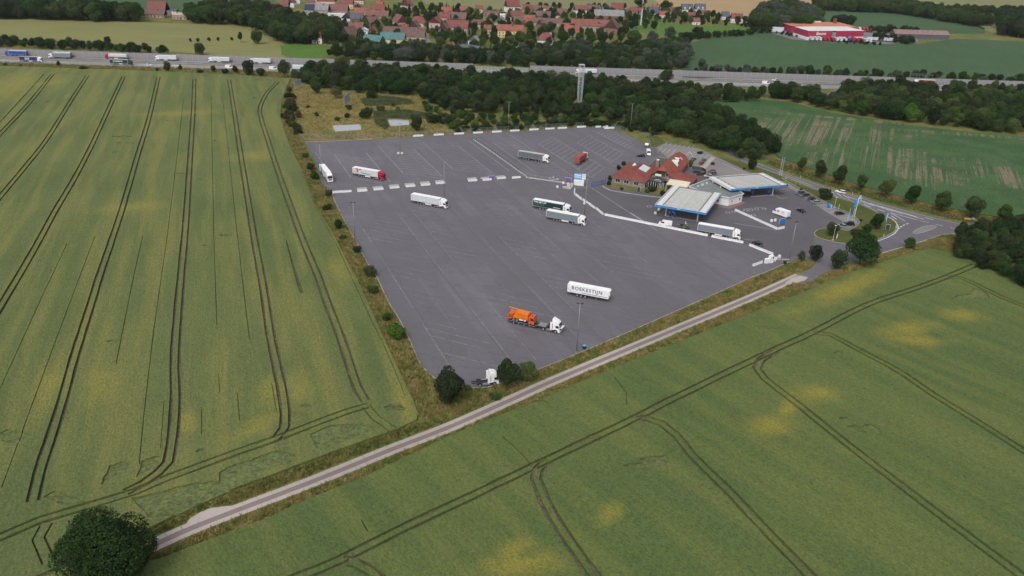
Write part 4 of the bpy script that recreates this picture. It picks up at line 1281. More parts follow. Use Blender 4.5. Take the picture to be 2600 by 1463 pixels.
wood([(2535, 48), (2620, 42), (2760, 90), (2620, 100), (2540, 90)], 8.0, 31, 4, (14, 20), 'tall tree in the grove at the right edge', 'grove at the right edge', 'dark grove at the right edge', ['dark'])
wood([(2410, 33), (2620, 42), (2620, 38), (2420, 28)], 9, 32, 0, (10, 13), '', '', 'far hedge at top right', ['mid'])
wood([(2110, 66), (2160, 66), (2160, 72), (2110, 72)], 8.0, 33, 0, (12, 15), '', '', 'clump of trees behind the warehouse', ['dark'])
wood([(2205, 78), (2330, 84), (2330, 88), (2205, 84)], 6.0, 34, 0, (6, 9), '', '', 'row of bushes right of the warehouse', ['dark'])
wood([(2215, 96), (2330, 108), (2310, 114), (2220, 104)], 5.5, 35, 0, (5, 8), '', '', 'bushes in front of the long barn', ['dark'])
wood([(0, 170), (60, 172), (60, 169), (0, 167)], 6, 36, 0, (1.5, 2.5), '', '', 'low weeds on the far left verge', ['mid'], ('bush',))
wood([(1150, 338), (1240, 334), (1350, 328), (1460, 321), (1560, 322), (1600, 336), (1610, 332), (1560, 314), (1460, 314), (1350, 320), (1240, 326), (1150, 331)], 3.4, 37, 0, (2.0, 3.6), '', '', 'low dark hedge along the far fence of the truck park', ['dark'], ('hedge',), rk=0.6)
wood([(1078, 268), (1130, 290), (1250, 295), (1350, 301), (1450, 307), (1540, 318), (1460, 317), (1350, 322), (1240, 328), (1150, 330), (1100, 318), (1085, 295)], 5.6, 43, 16, (2.6, 5.5), 'shrub or small tree in the scrub between wood and far barrier row', 'scrub behind the far barrier row', 'scrub behind the far barrier row', ['dark', 'mid', 'mid', 'light'], ('bush', 'round', 'hedge'), rk=0.6)
wood([(1880, 68), (2000, 92), (2150, 112), (2240, 116), (2240, 113), (2150, 108), (2000, 88), (1890, 62)], 4.5, 38, 0, (2, 4), '', '', 'low hedge in front of the warehouse yard', ['dark'], ('hedge',))
wood([(1740, 104), (1800, 98), (1900, 90), (1960, 84), (1960, 80), (1900, 85), (1800, 93), (1740, 98)], 5.0, 39, 0, (4, 7), '', '', 'hedge between village meadow and maize field', ['dark'], ('hedge', 'round'))
wood([(720, 300), (726, 270), (738, 240), (748, 250), (745, 300), (770, 345), (752, 345)], 3.4, 44, 14, (1.6, 3.6), 'straggly shrub between left wheat field and dry meadow', 'shrubs beside the dry meadow', 'shrubs beside the dry meadow', ['dark', 'mid', 'brown'], ('bush',), rk=0.6)
wood([(480, 107), (600, 104), (600, 102), (480, 105)], 6.0, 40, 0, (3, 4), '', '', 'low bushes along the barley field boundary', ['dark'], ('bush',))
wood([(1630, 128), (1740, 120), (1745, 150), (1730, 172), (1640, 160)], 6.5, 41, 6, (8, 13), 'tall tree at the left end of the maize field', 'trees left of the maize field', 'trees left of the maize field', ['dark', 'grey', 'mid'])
wood([(1990, 236), (2070, 240), (2060, 258), (1960, 250), (1940, 240)], 7, 42, 8, (6, 10), 'tree beside the motorway slip road', 'trees beside the slip road', 'trees beside the slip road', ['dark', 'mid', 'yellow'])

# ------------------------------------------------------------------ rough grass and weeds
def weeds_mat(name, a, b, c):
    n = NT(name)
    p = n.pos()
    col = n.mix(n.ramp(n.noise(p, 0.16, 3), 0.38, 0.62), a, b)
    col = n.mix(n.ramp(n.noise(p, 0.55, 3), 0.48, 0.68), col, c)
    n.base(col)
    n.rough(0.8, 0.1)
    return n.mat
M_weed = weeds_mat('verge_grass', (0.225, 0.175, 0.066), (0.120, 0.142, 0.036), (0.320, 0.245, 0.105))
M_weed_g = weeds_mat('verge_grass_green', (0.085, 0.115, 0.028), (0.145, 0.140, 0.040), (0.220, 0.180, 0.060))
tl_seg = catmull(GL(track), 25.0)
def grass(name, polys_px, density, h, label, mat, seed, nb=6, world_polys=None):
    rg = np.random.default_rng(seed)
    P = []
    for poly in (world_polys or [P2(q) for q in polys_px]):
        xs, ys = np.array([p[0] for p in poly]), np.array([p[1] for p in poly])
        m = int((xs.max() - xs.min()) * (ys.max() - ys.min()) * density)
        x, y = rg.uniform(xs.min(), xs.max(), m), rg.uniform(ys.min(), ys.max(), m)
        ok = np.zeros(m, bool)
        for i in range(len(poly)):
            x0, y0 = poly[i]
            x1, y1 = poly[(i + 1) % len(poly)]
            if y0 != y1:
                ok ^= ((y0 > y) != (y1 > y)) & (x < (x1 - x0) * (y - y0) / (y1 - y0) + x0)
        x, y = x[ok], y[ok]
        ok = np.ones(len(x), bool)
        for a0, a1 in zip(tl_seg, tl_seg[1:]):                   # keep clear of the concrete track
            d0, d1 = np.array([a1.x - a0.x, a1.y - a0.y]), np.stack([x - a0.x, y - a0.y], 1)
            tt = np.clip((d1 @ d0) / (d0 @ d0), 0, 1)
            ok &= np.hypot(d1[:, 0] - tt * d0[0], d1[:, 1] - tt * d0[1]) > 2.15 + 0.5 * h * rg.random(len(x))
        lx = np.zeros(len(x), bool)
        for (x0, y0), (x1, y1) in zip(lot_poly, lot_poly[1:] + lot_poly[:1]):
            if y0 != y1:
                lx ^= ((y0 > y) != (y1 > y)) & (x < (x1 - x0) * (y - y0) / (y1 - y0) + x0)
        if h > 0.3:
            ok &= ~lx
        for po_ in PONDS:
            px_ = np.zeros(len(x), bool)
            for (x0, y0), (x1, y1) in zip(po_, po_[1:] + po_[:1]):
                if y0 != y1:
                    px_ ^= ((y0 > y) != (y1 > y)) & (x < (x1 - x0) * (y - y0) / (y1 - y0) + x0)
            ok &= ~px_
        P.append(np.stack([x[ok], y[ok]], 1))
    P = np.repeat(np.concatenate(P), nb, 0)
    m = len(P)
    a = rg.uniform(0, 6.28, m)
    base = np.stack([P[:, 0] + rg.normal(0, 0.18, m), P[:, 1] + rg.normal(0, 0.18, m), np.zeros(m)], 1)
    w = h * rg.uniform(0.05, 0.14, m)
    hh = h * rg.uniform(0.45, 1.25, m)
    lean = rg.normal(0, 0.38, (m, 2)) * h
    t = np.stack([np.cos(a) * w, np.sin(a) * w, np.zeros(m)], 1)
    top = base + np.concatenate([lean, hh[:, None]], 1)
    Q = np.stack([base - t, base + t, top + t * 0.45, top - t * 0.45], 1)
    o = put(name, quads_mesh(name, Q, mat))
    return stuff(o, label, 'grass')
grass('dry_grass', [[(738, 210), (720, 245), (713, 300), (741, 385), (800, 520), (880, 662), (975, 862), (1048, 1018), (1062, 1056), (1130, 1082), (1200, 1054), (1190, 992), (1150, 982), (1104, 964), (1069, 930), (1044, 875), (986, 770), (932, 670), (877, 568), (836, 492), (800, 420), (768, 362), (745, 300), (735, 260), (745, 215)]], 3.2, 0.75, 'dry brown grass on the verge left of the truck park', M_weed, 51)
grass('dry_grass', [[(1130, 1084), (1200, 1054), (1283, 1016), (1422, 954), (1700, 838), (1916, 747), (2030, 694), (2060, 680), (2070, 664), (2030, 658), (2008, 668), (1944, 695), (1806, 755), (1602, 845), (1452, 908), (1362, 944), (1262, 980), (1238, 988), (1194, 988)]], 4.5, 0.7, 'dry and green grass between truck park kerb and concrete track', M_weed, 52)
grass('verge_grass', [[(390, 1344), (520, 1280), (700, 1209), (870, 1145), (1010, 1096), (1062, 1072), (1128, 1083), (983, 1139), (797, 1214), (650, 1262), (600, 1281), (535, 1287), (480, 1314), (462, 1336), (385, 1369)]], 4.5, 0.7, 'green and yellow grass between left wheat field and concrete track', M_weed_g, 53)
grass('verge_grass', [[(372, 1412), (517, 1350), (797, 1238), (983, 1158), (1140, 1097), (1283, 1032), (1422, 970), (1700, 853), (1916, 762), (2030, 712), (2112, 690), (2230, 662), (2226, 672), (2127, 704), (2033, 747), (1950, 780), (1600, 919), (1450, 983), (1367, 1019), (1143, 1109), (919, 1217), (760, 1280), (520, 1378), (305, 1456), (250, 1488), (330, 1425)]], 4.5, 0.65, 'mixed grass between concrete track and right wheat field', M_weed, 54)
grass('verge_grass', [[(2230, 650), (2323, 622), (2391, 598), (2450, 597), (2520, 606), (2420, 640), (2360, 634), (2329, 638), (2228, 671)]], 4.0, 0.6, 'grass along the junction above the right wheat field', M_weed, 55)
grass('dry_grass', None, 1.3, 0.7, 'tall dry grass in the meadow behind the truck park', weeds_mat('meadow_grass', (0.265, 0.200, 0.078), (0.155, 0.150, 0.046), (0.340, 0.260, 0.115)), 56, 4, [meadow_poly])
grass('dry_grass', [[(1955, 399), (2030, 421), (2075, 437), (2130, 456), (2200, 479), (2313, 509), (2465, 543), (2600, 564), (2600, 572), (2465, 553), (2313, 519), (2200, 489), (2130, 466), (2075, 447), (2030, 430), (1955, 408)]], 4.0, 0.7, 'dry grass under the avenue trees beside the road', M_weed, 57)
grass('ditch_grass', [[(1955, 409), (2030, 431), (2075, 448), (2130, 467), (2200, 490), (2313, 520), (2465, 554), (2600, 573), (2600, 590), (2527, 580), (2418, 558), (2236, 512), (2112, 476), (1990, 434), (1940, 415)]], 3.0, 0.45, 'dark green grass in the roadside ditch under the avenue trees', weeds_mat('ditch_grass', (0.055, 0.068, 0.026), (0.085, 0.082, 0.034), (0.120, 0.105, 0.045)), 61)
grass('dry_grass', [[(0, 159), (616, 178), (730, 186), (738, 200), (620, 192), (300, 178), (0, 169), (-100, 166), (-100, 156)]], 0.8, 1.0, 'dry grass strip between motorway and left wheat field', M_weed, 58)
grass('reeds', [[pz(1180, 1130), pz(1500, 1110), pz(1700, 1140), pz(1760, 1200), pz(1560, 1200), pz(1320, 1190), pz(1340, 1270), pz(1300, 1310), pz(1200, 1250)], [pz(1050, 1010), pz(1200, 970), pz(1400, 985), pz(1550, 1010), pz(1600, 1050), pz(1400, 1060), pz(1100, 1070)]], 3.0, 1.2, 'green reeds round the pale pond', weeds_mat('reeds', (0.070, 0.095, 0.035), (0.110, 0.135, 0.070), (0.055, 0.075, 0.026)), 59, 4)
grass('lawn_grass', [[(1985, 452), (2040, 471), (2110, 497), (2160, 513), (2228, 541), (2275, 570), (2272, 588), (2222, 611), (2137, 618), (2074, 602), (2070, 592), (2120, 580), (2150, 588), (2181, 572), (2176, 556), (2118, 524), (2040, 483)]], 3.0, 0.25, 'short lawn grass on the kerbed island by the road', weeds_mat('lawn_blades', (0.072, 0.092, 0.024), (0.088, 0.100, 0.028), (0.125, 0.112, 0.038)), 60, 4)

# ------------------------------------------------------------------ vehicle materials
M_tyre = plain('tyre_rubber', (0.018, 0.018, 0.020), 0.9, 0.2, 4)
M_rim = plain('wheel_rim', (0.38, 0.38, 0.39), 0.4, 0.1, 4, 0.3)
M_glass = plain('dark_glass', (0.018, 0.022, 0.028), 0.08, 0.05, 1, 0.0, 0.8)
M_black = plain('black_plastic', (0.025, 0.025, 0.028), 0.6, 0.15, 3)
M_steel = plain('grey_steel', (0.28, 0.29, 0.30), 0.45, 0.12, 2, 0.4)
M_white = paint('white_paint', (0.80, 0.80, 0.81))
M_white2 = paint('white_tarpaulin', (0.74, 0.75, 0.77), 0.55)
M_lamp = plain('headlamp', (0.75, 0.76, 0.78), 0.1, 0.05, 3, 0, 0.8)
M_red_lamp = plain('tail_lamp', (0.35, 0.02, 0.02), 0.2, 0.05, 3)
M_indic = plain('amber_lamp', (0.75, 0.30, 0.03), 0.3, 0.05, 3)
def curtain_mat(name, c):
    n = NT(name)
    p = n.obj()
    w = n.n('ShaderNodeTexWave', {'wave_type': 'BANDS', 'bands_direction': 'X'}, Vector=p, Scale=0.55, Distortion=1.2, Detail=2.0).outputs['Fac']
    d = n.noise(n.mapping(p, scale=(0.6, 1, 0.2)), 1.5, 4)
    n.base(n.mix(n.ramp(d, 0.35, 0.75, 0, 0.5), n.mix(n.ramp(w, 0, 1, 0, 0.35), c, scl(c, 0.8)), scl(c, 0.75)))
    n.rough(0.55, 0.35)
    n.bump(w, 0.35, 0.05)
    return n.mat

# ------------------------------------------------------------------ wheels
def wheel_meshes(r, w, n=16):
    ty = MB()
    ty.tube((0, -w / 2, 0), (0, w / 2, 0), r, n)
    ri = MB()
    ri.tube((0, -w / 2 - 0.012, 0), (0, w / 2 + 0.012, 0), r * 0.60, n)
    hb = MB()
    hb.tube((0, -w / 2 - 0.05, 0), (0, w / 2 + 0.05, 0), r * 0.22, 8)
    return ty.mesh('tyre', M_tyre, False, 0.03), ri.mesh('rim', M_rim), hb.mesh('hub', M_black)
WH = {'truck': wheel_meshes(0.52, 0.32), 'dual': wheel_meshes(0.52, 0.60), 'car': wheel_meshes(0.33, 0.22), 'low': wheel_meshes(0.38, 0.55)}
def wheel(par, kind, x, y, z=None):
    ty, ri, hb = WH[kind]
    r = {'truck': 0.52, 'dual': 0.52, 'car': 0.33, 'low': 0.38}[kind]
    o = put('wheel', ty, par, (x, y, z if z is not None else r))
    put('rim', ri, o)
    if kind in ('truck', 'dual', 'low'):
        put('hub', hb, o)
    return o

# ------------------------------------------------------------------ trucks
def tractor(root, x0, col, hood_open=False, deflector=True, rack=None):
    """tractor unit; x0 is the cab rear wall, the nose points to +x"""
    cab = MB()
    prof = [(x0, 1.05), (x0, 3.55), (x0 + 0.35, 3.78), (x0 + 1.35, 3.72), (x0 + 1.95, 3.30), (x0 + 2.26, 2.55), (x0 + 2.36, 1.75), (x0 + 2.40, 0.45), (x0 + 1.75, 0.45), (x0 + 1.62, 0.95), (x0 + 1.25, 1.18), (x0 + 0.80, 1.12), (x0 + 0.55, 0.95)]
    cab.profile(prof, -1.24, 1.24, 0, 0.14, 3.0)
    c = cab.build('cab', col, root, False, 0.06)
    ws = MB()
    ws.face([(x0 + 2.375, -1.10, 1.78), (x0 + 2.375, 1.10, 1.78), (x0 + 2.285, 1.06, 2.56), (x0 + 2.285, -1.06, 2.56)])
    ws.face([(x0 + 2.285, -1.06, 2.56), (x0 + 2.285, 1.06, 2.56), (x0 + 2.17, 1.02, 2.86), (x0 + 2.17, -1.02, 2.86)])
    ws.build('windscreen', M_glass, c)
    for s in (-1, 1):
        MB().profile([(x0 + 1.15, 1.80), (x0 + 1.15, 2.55), (x0 + 1.95, 2.55), (x0 + 2.18, 1.80)], s * 1.243 - 0.012, s * 1.243 + 0.012).build('side_window', M_glass, c)
        MB().box((x0 + 2.10, s * 1.36, 2.15), (0.18, 0.16, 0.75)).build('mirror', M_black, c, False, 0.03)
        MB().box((x0 + 2.395, s * 0.92, 0.82), (0.05, 0.40, 0.22)).build('headlight', M_lamp, c)
        MB().box((x0 + 0.22, s * 1.245, 2.15), (0.12, 0.03, 1.6)).build('side_vent', M_black, c)
        MB().profile([(x0 + 1.22 + 0.72 * math.cos(t), 0.52 + 0.72 * math.sin(t)) for t in [math.pi * i / 8 for i in range(9)]] + [(x0 + 1.22 + 0.60 * math.cos(t), 0.52 + 0.60 * math.sin(t)) for t in [math.pi * (8 - i) / 8 for i in range(9)]], s * 1.10 - 0.17, s * 1.10 + 0.17).build('wheel_arch', M_black, c)
    if hood_open:
        MB().profile([(x0 + 2.42, 1.78), (x0 + 3.20, 2.02), (x0 + 3.20, 2.10), (x0 + 2.42, 1.86)], -1.08, 1.08).build('front_flap', col, c)
        MB().box((x0 + 2.40, 0, 1.28), (0.03, 2.0, 0.85)).build('engine_bay', M_black, c)
    else:
        MB().box((x0 + 2.40, 0, 1.25), (0.04, 1.6, 0.62)).build('grille', M_black, c, False, 0.02)
    MB().box((x0 + 2.36, 0, 0.52), (0.28, 2.42, 0.34)).build('bumper', col, c, False, 0.06)
    MB().box((x0 + 2.12, 0, 3.02), (0.34, 2.2, 0.06)).build('sun_visor', M_black, c, False, 0.02)
    MB().box((x0 + 0.75, 0, 3.80), (0.35, 0.55, 0.06)).build('roof_hatch', M_black if rack else M_steel, c)
    if deflector:
        MB().profile([(x0 + 0.02, 3.50), (x0 + 0.05, 4.02), (x0 + 1.05, 3.76), (x0 + 1.05, 3.60)], -1.08, 1.08, 0, 0.15, 3.9).build('roof_deflector', col, c, False, 0.04)
    for s in (-1, 1):
        MB().box((x0 - 0.28, s * 1.17, 2.2), (0.5, 0.05, 2.6)).build('side_fairing', col, c)
    ch = MB()
    ch.box((x0 - 1.9, 0.42, 0.88), (5.4, 0.12, 0.26)).box((x0 - 1.9, -0.42, 0.88), (5.4, 0.12, 0.26)).box((x0 - 3.0, 0, 0.86), (0.2, 0.9, 0.2)).box((x0 - 0.6, 0, 0.86), (0.2, 0.9, 0.2))
    fr = ch.build('chassis', M_black, root)
    MB().prism([(x0 - 2.6 + 0.5 * math.cos(t), 0.5 * math.sin(t)) for t in [6.2832 * i / 14 for i in range(14)]], 1.02, 1.12).build('fifth_wheel', M_black, fr)
    for s in (-1, 1):
        MB().box((x0 - 0.95, s * 0.98, 0.68), (1.9, 0.50, 0.58)).build('fuel_tank', M_steel, root, False, 0.08)
        MB().box((x0 - 2.6, s * 0.95, 1.10), (1.3, 0.55, 0.05)).build('mudguard', M_black, fr, False, 0.02)
        MB().box((x0 - 3.70, s * 0.80, 0.92), (0.05, 0.4, 0.14)).build('tail_light', M_red_lamp, fr)
        wheel(root, 'truck', x0 + 1.22, s * 1.08)
        wheel(root, 'dual', x0 - 2.6, s * 0.95)
    return c

def trailer(root, kind, side, roof, lettering=(), skirts=True, doors=None):
    """13.6 m semi-trailer, rear at x = 0"""
    b = MB()
    z0 = 1.22
    b.box((6.8, 0, (z0 + 3.98) / 2), (13.6, 2.52, 3.98 - z0), m=0)
    for i, f in enumerate(b.f):
        b.m[i] = 0
    b.m[1] = 1
    tb = b.build('trailer_body', [side, roof], root, False, 0.035)
    if kind == 'curtain':
        for s in (-1, 1):
            MB().box((6.8, s * 1.268, 3.90), (13.6, 0.04, 0.13)).build('top_rail', M_steel if roof != M_white else roof, tb)
            MB().box((6.8, s * 1.270, z0 + 0.06), (13.6, 0.05, 0.15)).build('bottom_rail', M_steel, tb)
            for x in (0.06, 13.54):
                MB().box((x, s * 1.268, 2.6), (0.12, 0.05, 2.72)).build('corner_post', M_white2, tb)
            bk = MB()
            for i in range(24):
                bk.box((0.5 + i * 0.55, s * 1.285, z0 + 0.14), (0.05, 0.03, 0.34))
            bk.build('strap_row', M_white2, tb)
    else:
        for s in (-1, 1):
            MB().box((6.8, s * 1.268, z0 + 0.05), (13.6, 0.04, 0.10)).build('bottom_rail', M_steel, tb)
            for x in (0.05, 13.55):
                MB().box((x, s * 1.266, 2.6), (0.10, 0.03, 2.72)).build('corner_post', M_white2, tb)
        if kind == 'fridge':
            MB().box((13.74, 0, 3.10), (0.34, 1.9, 1.5)).build('cooling_unit', M_white, tb, False, 0.05)
            MB().box((13.92, 0, 3.15), (0.03, 1.4, 0.9)).build('cooling_grille', M_black, tb)
    for s in (-1, 1):
        MB().box((-0.02, s * 0.63, 2.6), (0.05, 1.22, 2.68)).build('rear_door', doors or side, tb, False, 0.01)
        MB().box((-0.06, s * 0.35, 2.6), (0.04, 0.05, 2.6)).build('locking_bar', M_steel, tb)
        MB().box((-0.05, s * 0.95, 1.02), (0.05, 0.45, 0.14)).build('tail_light', M_red_lamp, root)
    fr = MB()
    fr.box((6.6, 0.5, 1.06), (13.0, 0.14, 0.28)).box((6.6, -0.5, 1.06), (13.0, 0.14, 0.28))
    for x in (0.2, 3.4, 4.7, 6.0, 10.0):
        fr.box((x, 0, 1.05), (0.14, 2.3, 0.16))
    fr.box((0.15, 0, 0.62), (0.12, 2.3, 0.14))
    fb = fr.build('trailer_frame', M_black, root)
    for s in (-1, 1):
        MB().box((9.6, s * 0.85, 0.55), (0.14, 0.14, 1.0)).box((9.6, s * 0.85, 0.06), (0.34, 0.34, 0.10)).build('landing_leg', M_steel, fb)
        if skirts:
            MB().box((8.15, s * 1.20, 0.82), (2.9, 0.05, 0.52)).build('side_skirt', M_white2, root, False, 0.02)
        MB().box((4.7, s * 1.0, 1.13), (4.0, 0.42, 0.05)).build('mudguard', M_black, fb)
        for x in (3.4, 4.7, 6.0):
            wheel(root, 'truck', x, s * 1.05)
    for (txt, size, x, z, mat, bold, shear, space) in lettering:
        put('lettering', text_mesh(txt, size, mat, 0.008, bold, shear, space), tb, (x, -1.272, z))
    return tb

def truck_place(g, ang):
    return (g[0], g[1], 0)
C_grey1 = curtain_mat('grey_curtain', (0.200, 0.225, 0.262))
C_grey2 = curtain_mat('dark_grey_curtain', (0.130, 0.148, 0.172))
C_green = curtain_mat('dark_green_curtain', (0.008, 0.042, 0.042))
C_white = curtain_mat('white_curtain', (0.58, 0.60, 0.63))
C_navy = curtain_mat('navy_curtain', (0.022, 0.035, 0.115))
C_blue = curtain_mat('blue_curtain', (0.030, 0.075, 0.30))
C_red = curtain_mat('red_curtain', (0.36, 0.030, 0.050))
M_redcab = paint('red_cab_paint', (0.40, 0.012, 0.035))
M_bluecab = paint('blue_cab_paint', (0.035, 0.12, 0.42))
M_greencab = paint('green_cab_paint', (0.015, 0.06, 0.05))
M_letter_g = plain('green_lettering', (0.040, 0.125, 0.112), 0.6, 0.05)
M_letter_b = plain('black_lettering', (0.045, 0.048, 0.052), 0.6, 0.05)
M_letter_w = plain('white_lettering', (0.78, 0.79, 0.79), 0.6, 0.05)
M_letter_lg = plain('mid_green_lettering', (0.055, 0.235, 0.130), 0.6, 0.05)
M_roofgrey = plain('dusty_trailer_roof', (0.46, 0.42, 0.41), 0.7, 0.1, 0.4)
def semi(g, ang, col, kind, side, roof, label, lettering=(), group=None, **kw):
    r = thing('articulated_truck', label, 'truck', (g[0], g[1], 0), ang, group)
    trailer(r, kind, side, roof, lettering, **kw)
    tractor(r, 14.05, col)
    return r
# parked in the truck park
bk = thing('box_trailer', 'white refrigerated box trailer with large green lettering, parked without a tractor', 'trailer', (18.21, 230.06, 0), -20.6)
tb = trailer(bk, 'fridge', M_white, M_white, (('BOEKESTIJN', 1.62, 1.35, 2.42, M_letter_g, 0.03, 0, 1.2),), False, M_white)
MB().box((8.9, -1.272, 1.72), (8.6, 0.012, 0.16)).build('green_stripe', M_letter_g, tb)
MB().box((2.9, -1.272, 1.80), (2.6, 0.012, 0.10)).build('fine_print', M_steel, tb)
MB().face([(0.0, -1.272, 2.55), (0.0, -1.272, 2.38), (1.35, -1.272, 1.60), (1.55, -1.272, 1.60)][::-1]).build('green_stripe', M_letter_g, tb)
semi((7.87, 312.76), -23.9, M_white, 'curtain', C_green, M_white, 'truck with dark green curtain trailer and white roof, behind the grey one',
     (('THE ART OF', 1.02, 0.45, 2.85, M_letter_w, 0.02, 0, 1.0), ('LOGISTICS', 1.0, 0.40, 1.86, M_letter_lg, 0.0, 0, 1.0), ('NEPTRANS', 0.62, 9.3, 1.75, M_letter_w, 0.01, 0, 1.0)), skirts=False)
semi((13.16, 299.77), -23.9, M_white, 'curtain', C_grey1, M_white, 'truck with plain grey curtain trailer parked in front of the dark green one')
semi((-42.98, 314.15), -23.6, M_white, 'box', C_white, M_white, 'all white articulated truck parked alone below the middle barrier row')
r = semi((-74.32, 349.19), -23.8, M_redcab, 'box', C_white, M_white2, 'truck with red cab and white trailer with orange shapes and dark lettering',
     (('Truckstore', 1.15, 4.3, 1.72, M_letter_b, 0.012, 0.1, 1.02),))
M_orange_print = plain('orange_print', (0.62, 0.13, 0.055), 0.6, 0.1)
M_red_print = plain('red_print', (0.42, 0.06, 0.05), 0.6, 0.1)
for pts, m in (([(1.7, 3.85), (3.3, 3.85), (3.0, 3.3), (1.95, 3.3)], M_red_print), ([(2.2, 3.35), (3.3, 3.4), (3.35, 2.6), (2.7, 1.6), (2.25, 2.4)], M_orange_print), ([(3.75, 3.85), (4.9, 3.85), (4.65, 3.3), (3.5, 3.3)], M_red_print), ([(0.55, 2.0), (0.85, 2.7), (1.0, 1.9)], M_red_print), ([(1.35, 1.7), (1.75, 2.2), (2.0, 1.5)], M_orange_print)):
    MB().face([(x, -1.272, z) for x, z in pts]).build('printed_shape', m, r.children[0])
semi((72.0, 290.21), -23.2, M_white, 'curtain', C_grey1, M_white, 'truck with grey curtain trailer standing behind the long white barrier by the pumps')
semi((1.17, 386.86), -24.4, M_white, 'curtain', C_grey2, M_roofgrey, 'white cab truck with dark grey curtain trailer and dusty roof in the far lot', skirts=False)
semi((-89.6, 351.6), -64.5, M_white, 'box', C_white, M_white, 'white articulated lorry parked along the left fence, cab towards us')

# red container truck
def container_truck(g, ang, label, mat):
    r = thing('container_truck', label, 'truck', (g[0], g[1], 0), ang)
    n = NT('red_container') if 'red_container' not in MATS else None
    if n:
        p = n.obj()
        w = n.n('ShaderNodeTexWave', {'wave_type': 'BANDS', 'bands_direction': 'X'}, Vector=p, Scale=1.1).outputs['Fac']
        n.base(n.mix(n.ramp(n.noise(p, 0.8, 4), 0.3, 0.7), (0.30, 0.055, 0.050), (0.36, 0.080, 0.070)))
        n.bump(w, 0.8, 0.06)
        n.rough(0.6, 0.3)
        MATS['red_container'] = n.mat
    m = MATS['red_container']
    c = MB().box((5.2, 0, 2.62), (10.0, 2.44, 2.6)).build('container', m, r, False, 0.03)
    for s in (-1, 1):
        MB().box((0.18, s * 0.6, 2.62), (0.04, 1.12, 2.42)).build('container_door', m, c)
        for x in (0.25, 0.75):
            MB().box((0.14, s * x, 2.62), (0.05, 0.05, 2.4)).build('locking_bar', M_steel, c)
        for x in (0.2, 10.2):
            MB().box((x, s * 1.2, 2.62), (0.16, 0.16, 2.66)).build('corner_post', m, c)
    f = MB()
    f.box((5.2, 0.5, 1.1), (10.4, 0.14, 0.3)).box((5.2, -0.5, 1.1), (10.4, 0.14, 0.3)).box((0.05, 0, 1.05), (0.14, 2.4, 0.3)).box((10.2, 0, 1.15), (0.2, 2.3, 0.2))
    f.build('trailer_frame', M_steel, r)
    for s in (-1, 1):
        for x in (1.6, 2.9, 4.2):
            wheel(r, 'truck', x, s * 1.05)
        MB().box((0.0, s * 0.9, 0.85), (0.06, 0.5, 0.16)).build('tail_light', M_red_lamp, r)
    tractor(r, 10.75, M_white)
    return r
container_truck((29.9, 378.0), 66.5, 'white cab truck carrying a red shipping container, seen from behind', None)

# white tractor with low loader and orange refuse truck on it
M_orange = paint('orange_paint', (0.66, 0.165, 0.008))
M_orange2 = paint('orange_red_paint', (0.60, 0.10, 0.025))
ll = thing('low_loader', 'white tractor unit with open front flap pulling a dark low loader', 'truck', (-0.5, 209.5, 0), -22.5)
d = MB()
d.profile([(0, 0.55), (0, 0.85), (2.2, 1.0), (6.0, 1.0), (6.6, 0.72), (8.6, 0.72), (9.2, 1.25), (12.6, 1.35), (12.6, 1.10), (9.4, 1.02), (8.8, 0.45), (6.4, 0.45), (5.8, 0.62), (2.0, 0.62)], -1.25, 1.25)
dk = d.build('deck', plain('dark_deck', (0.045, 0.048, 0.052), 0.8, 0.2, 1.0), ll)
for s in (-1, 1):
    MB().box((3.6, s * 1.27, 1.02), (5.4, 0.06, 0.10)).build('side_rail', M_steel, dk)
    MB().box((7.6, s * 1.27, 0.74), (1.9, 0.05, 0.06)).build('ramp_rail', M_indic, dk)
    MB().box((10.4, s * 1.27, 1.34), (3.2, 0.06, 0.08)).build('side_rail', M_steel, dk)
    for x in (2.0, 3.5, 5.3):
        wheel(ll, 'low', x, s * 0.95)
MB().box((10.8, 0, 1.36), (2.4, 2.2, 0.05)).build('floor_plate', M_steel, dk)
tractor(ll, 14.0, M_white, True, False)
MB().profile([(14.02, 3.5), (13.95, 4.35), (14.2, 4.4), (15.2, 3.72), (15.2, 3.5)], -1.05, 1.05, 0, 0.2, 4.0).build('roof_deflector', M_white, ll, False, 0.05)
for y, z in ((0.3, 2.2), (0.1, 1.9), (-0.15, 2.3)):
    mb = MB()
    pr = [Vector((13.9, y, z)), Vector((13.3, y * 0.5, z - 0.75)), Vector((12.7, y, 1.45))]
    mb.tube(pr[0], pr[1], 0.035, 6)
    mb.tube(pr[1], pr[2], 0.035, 6)
    mb.build('air_hose', M_red_lamp, ll)
rf = thing('refuse_truck', 'bright orange refuse truck loaded on the dark low loader', 'truck', (-0.5, 209.5, 0.0), -22.5)
Zd = 1.02
body = MB()
body.profile([(1.55, Zd + 1.0), (2.35, Zd + 3.05), (2.6, Zd + 3.15), (6.2, Zd + 3.05), (6.35, Zd + 2.9), (6.35, Zd + 1.0)], -1.2, 1.2, 0, 0.18, Zd + 2.9)
bb = body.build('hopper_body', M_orange, rf, False, 0.06)
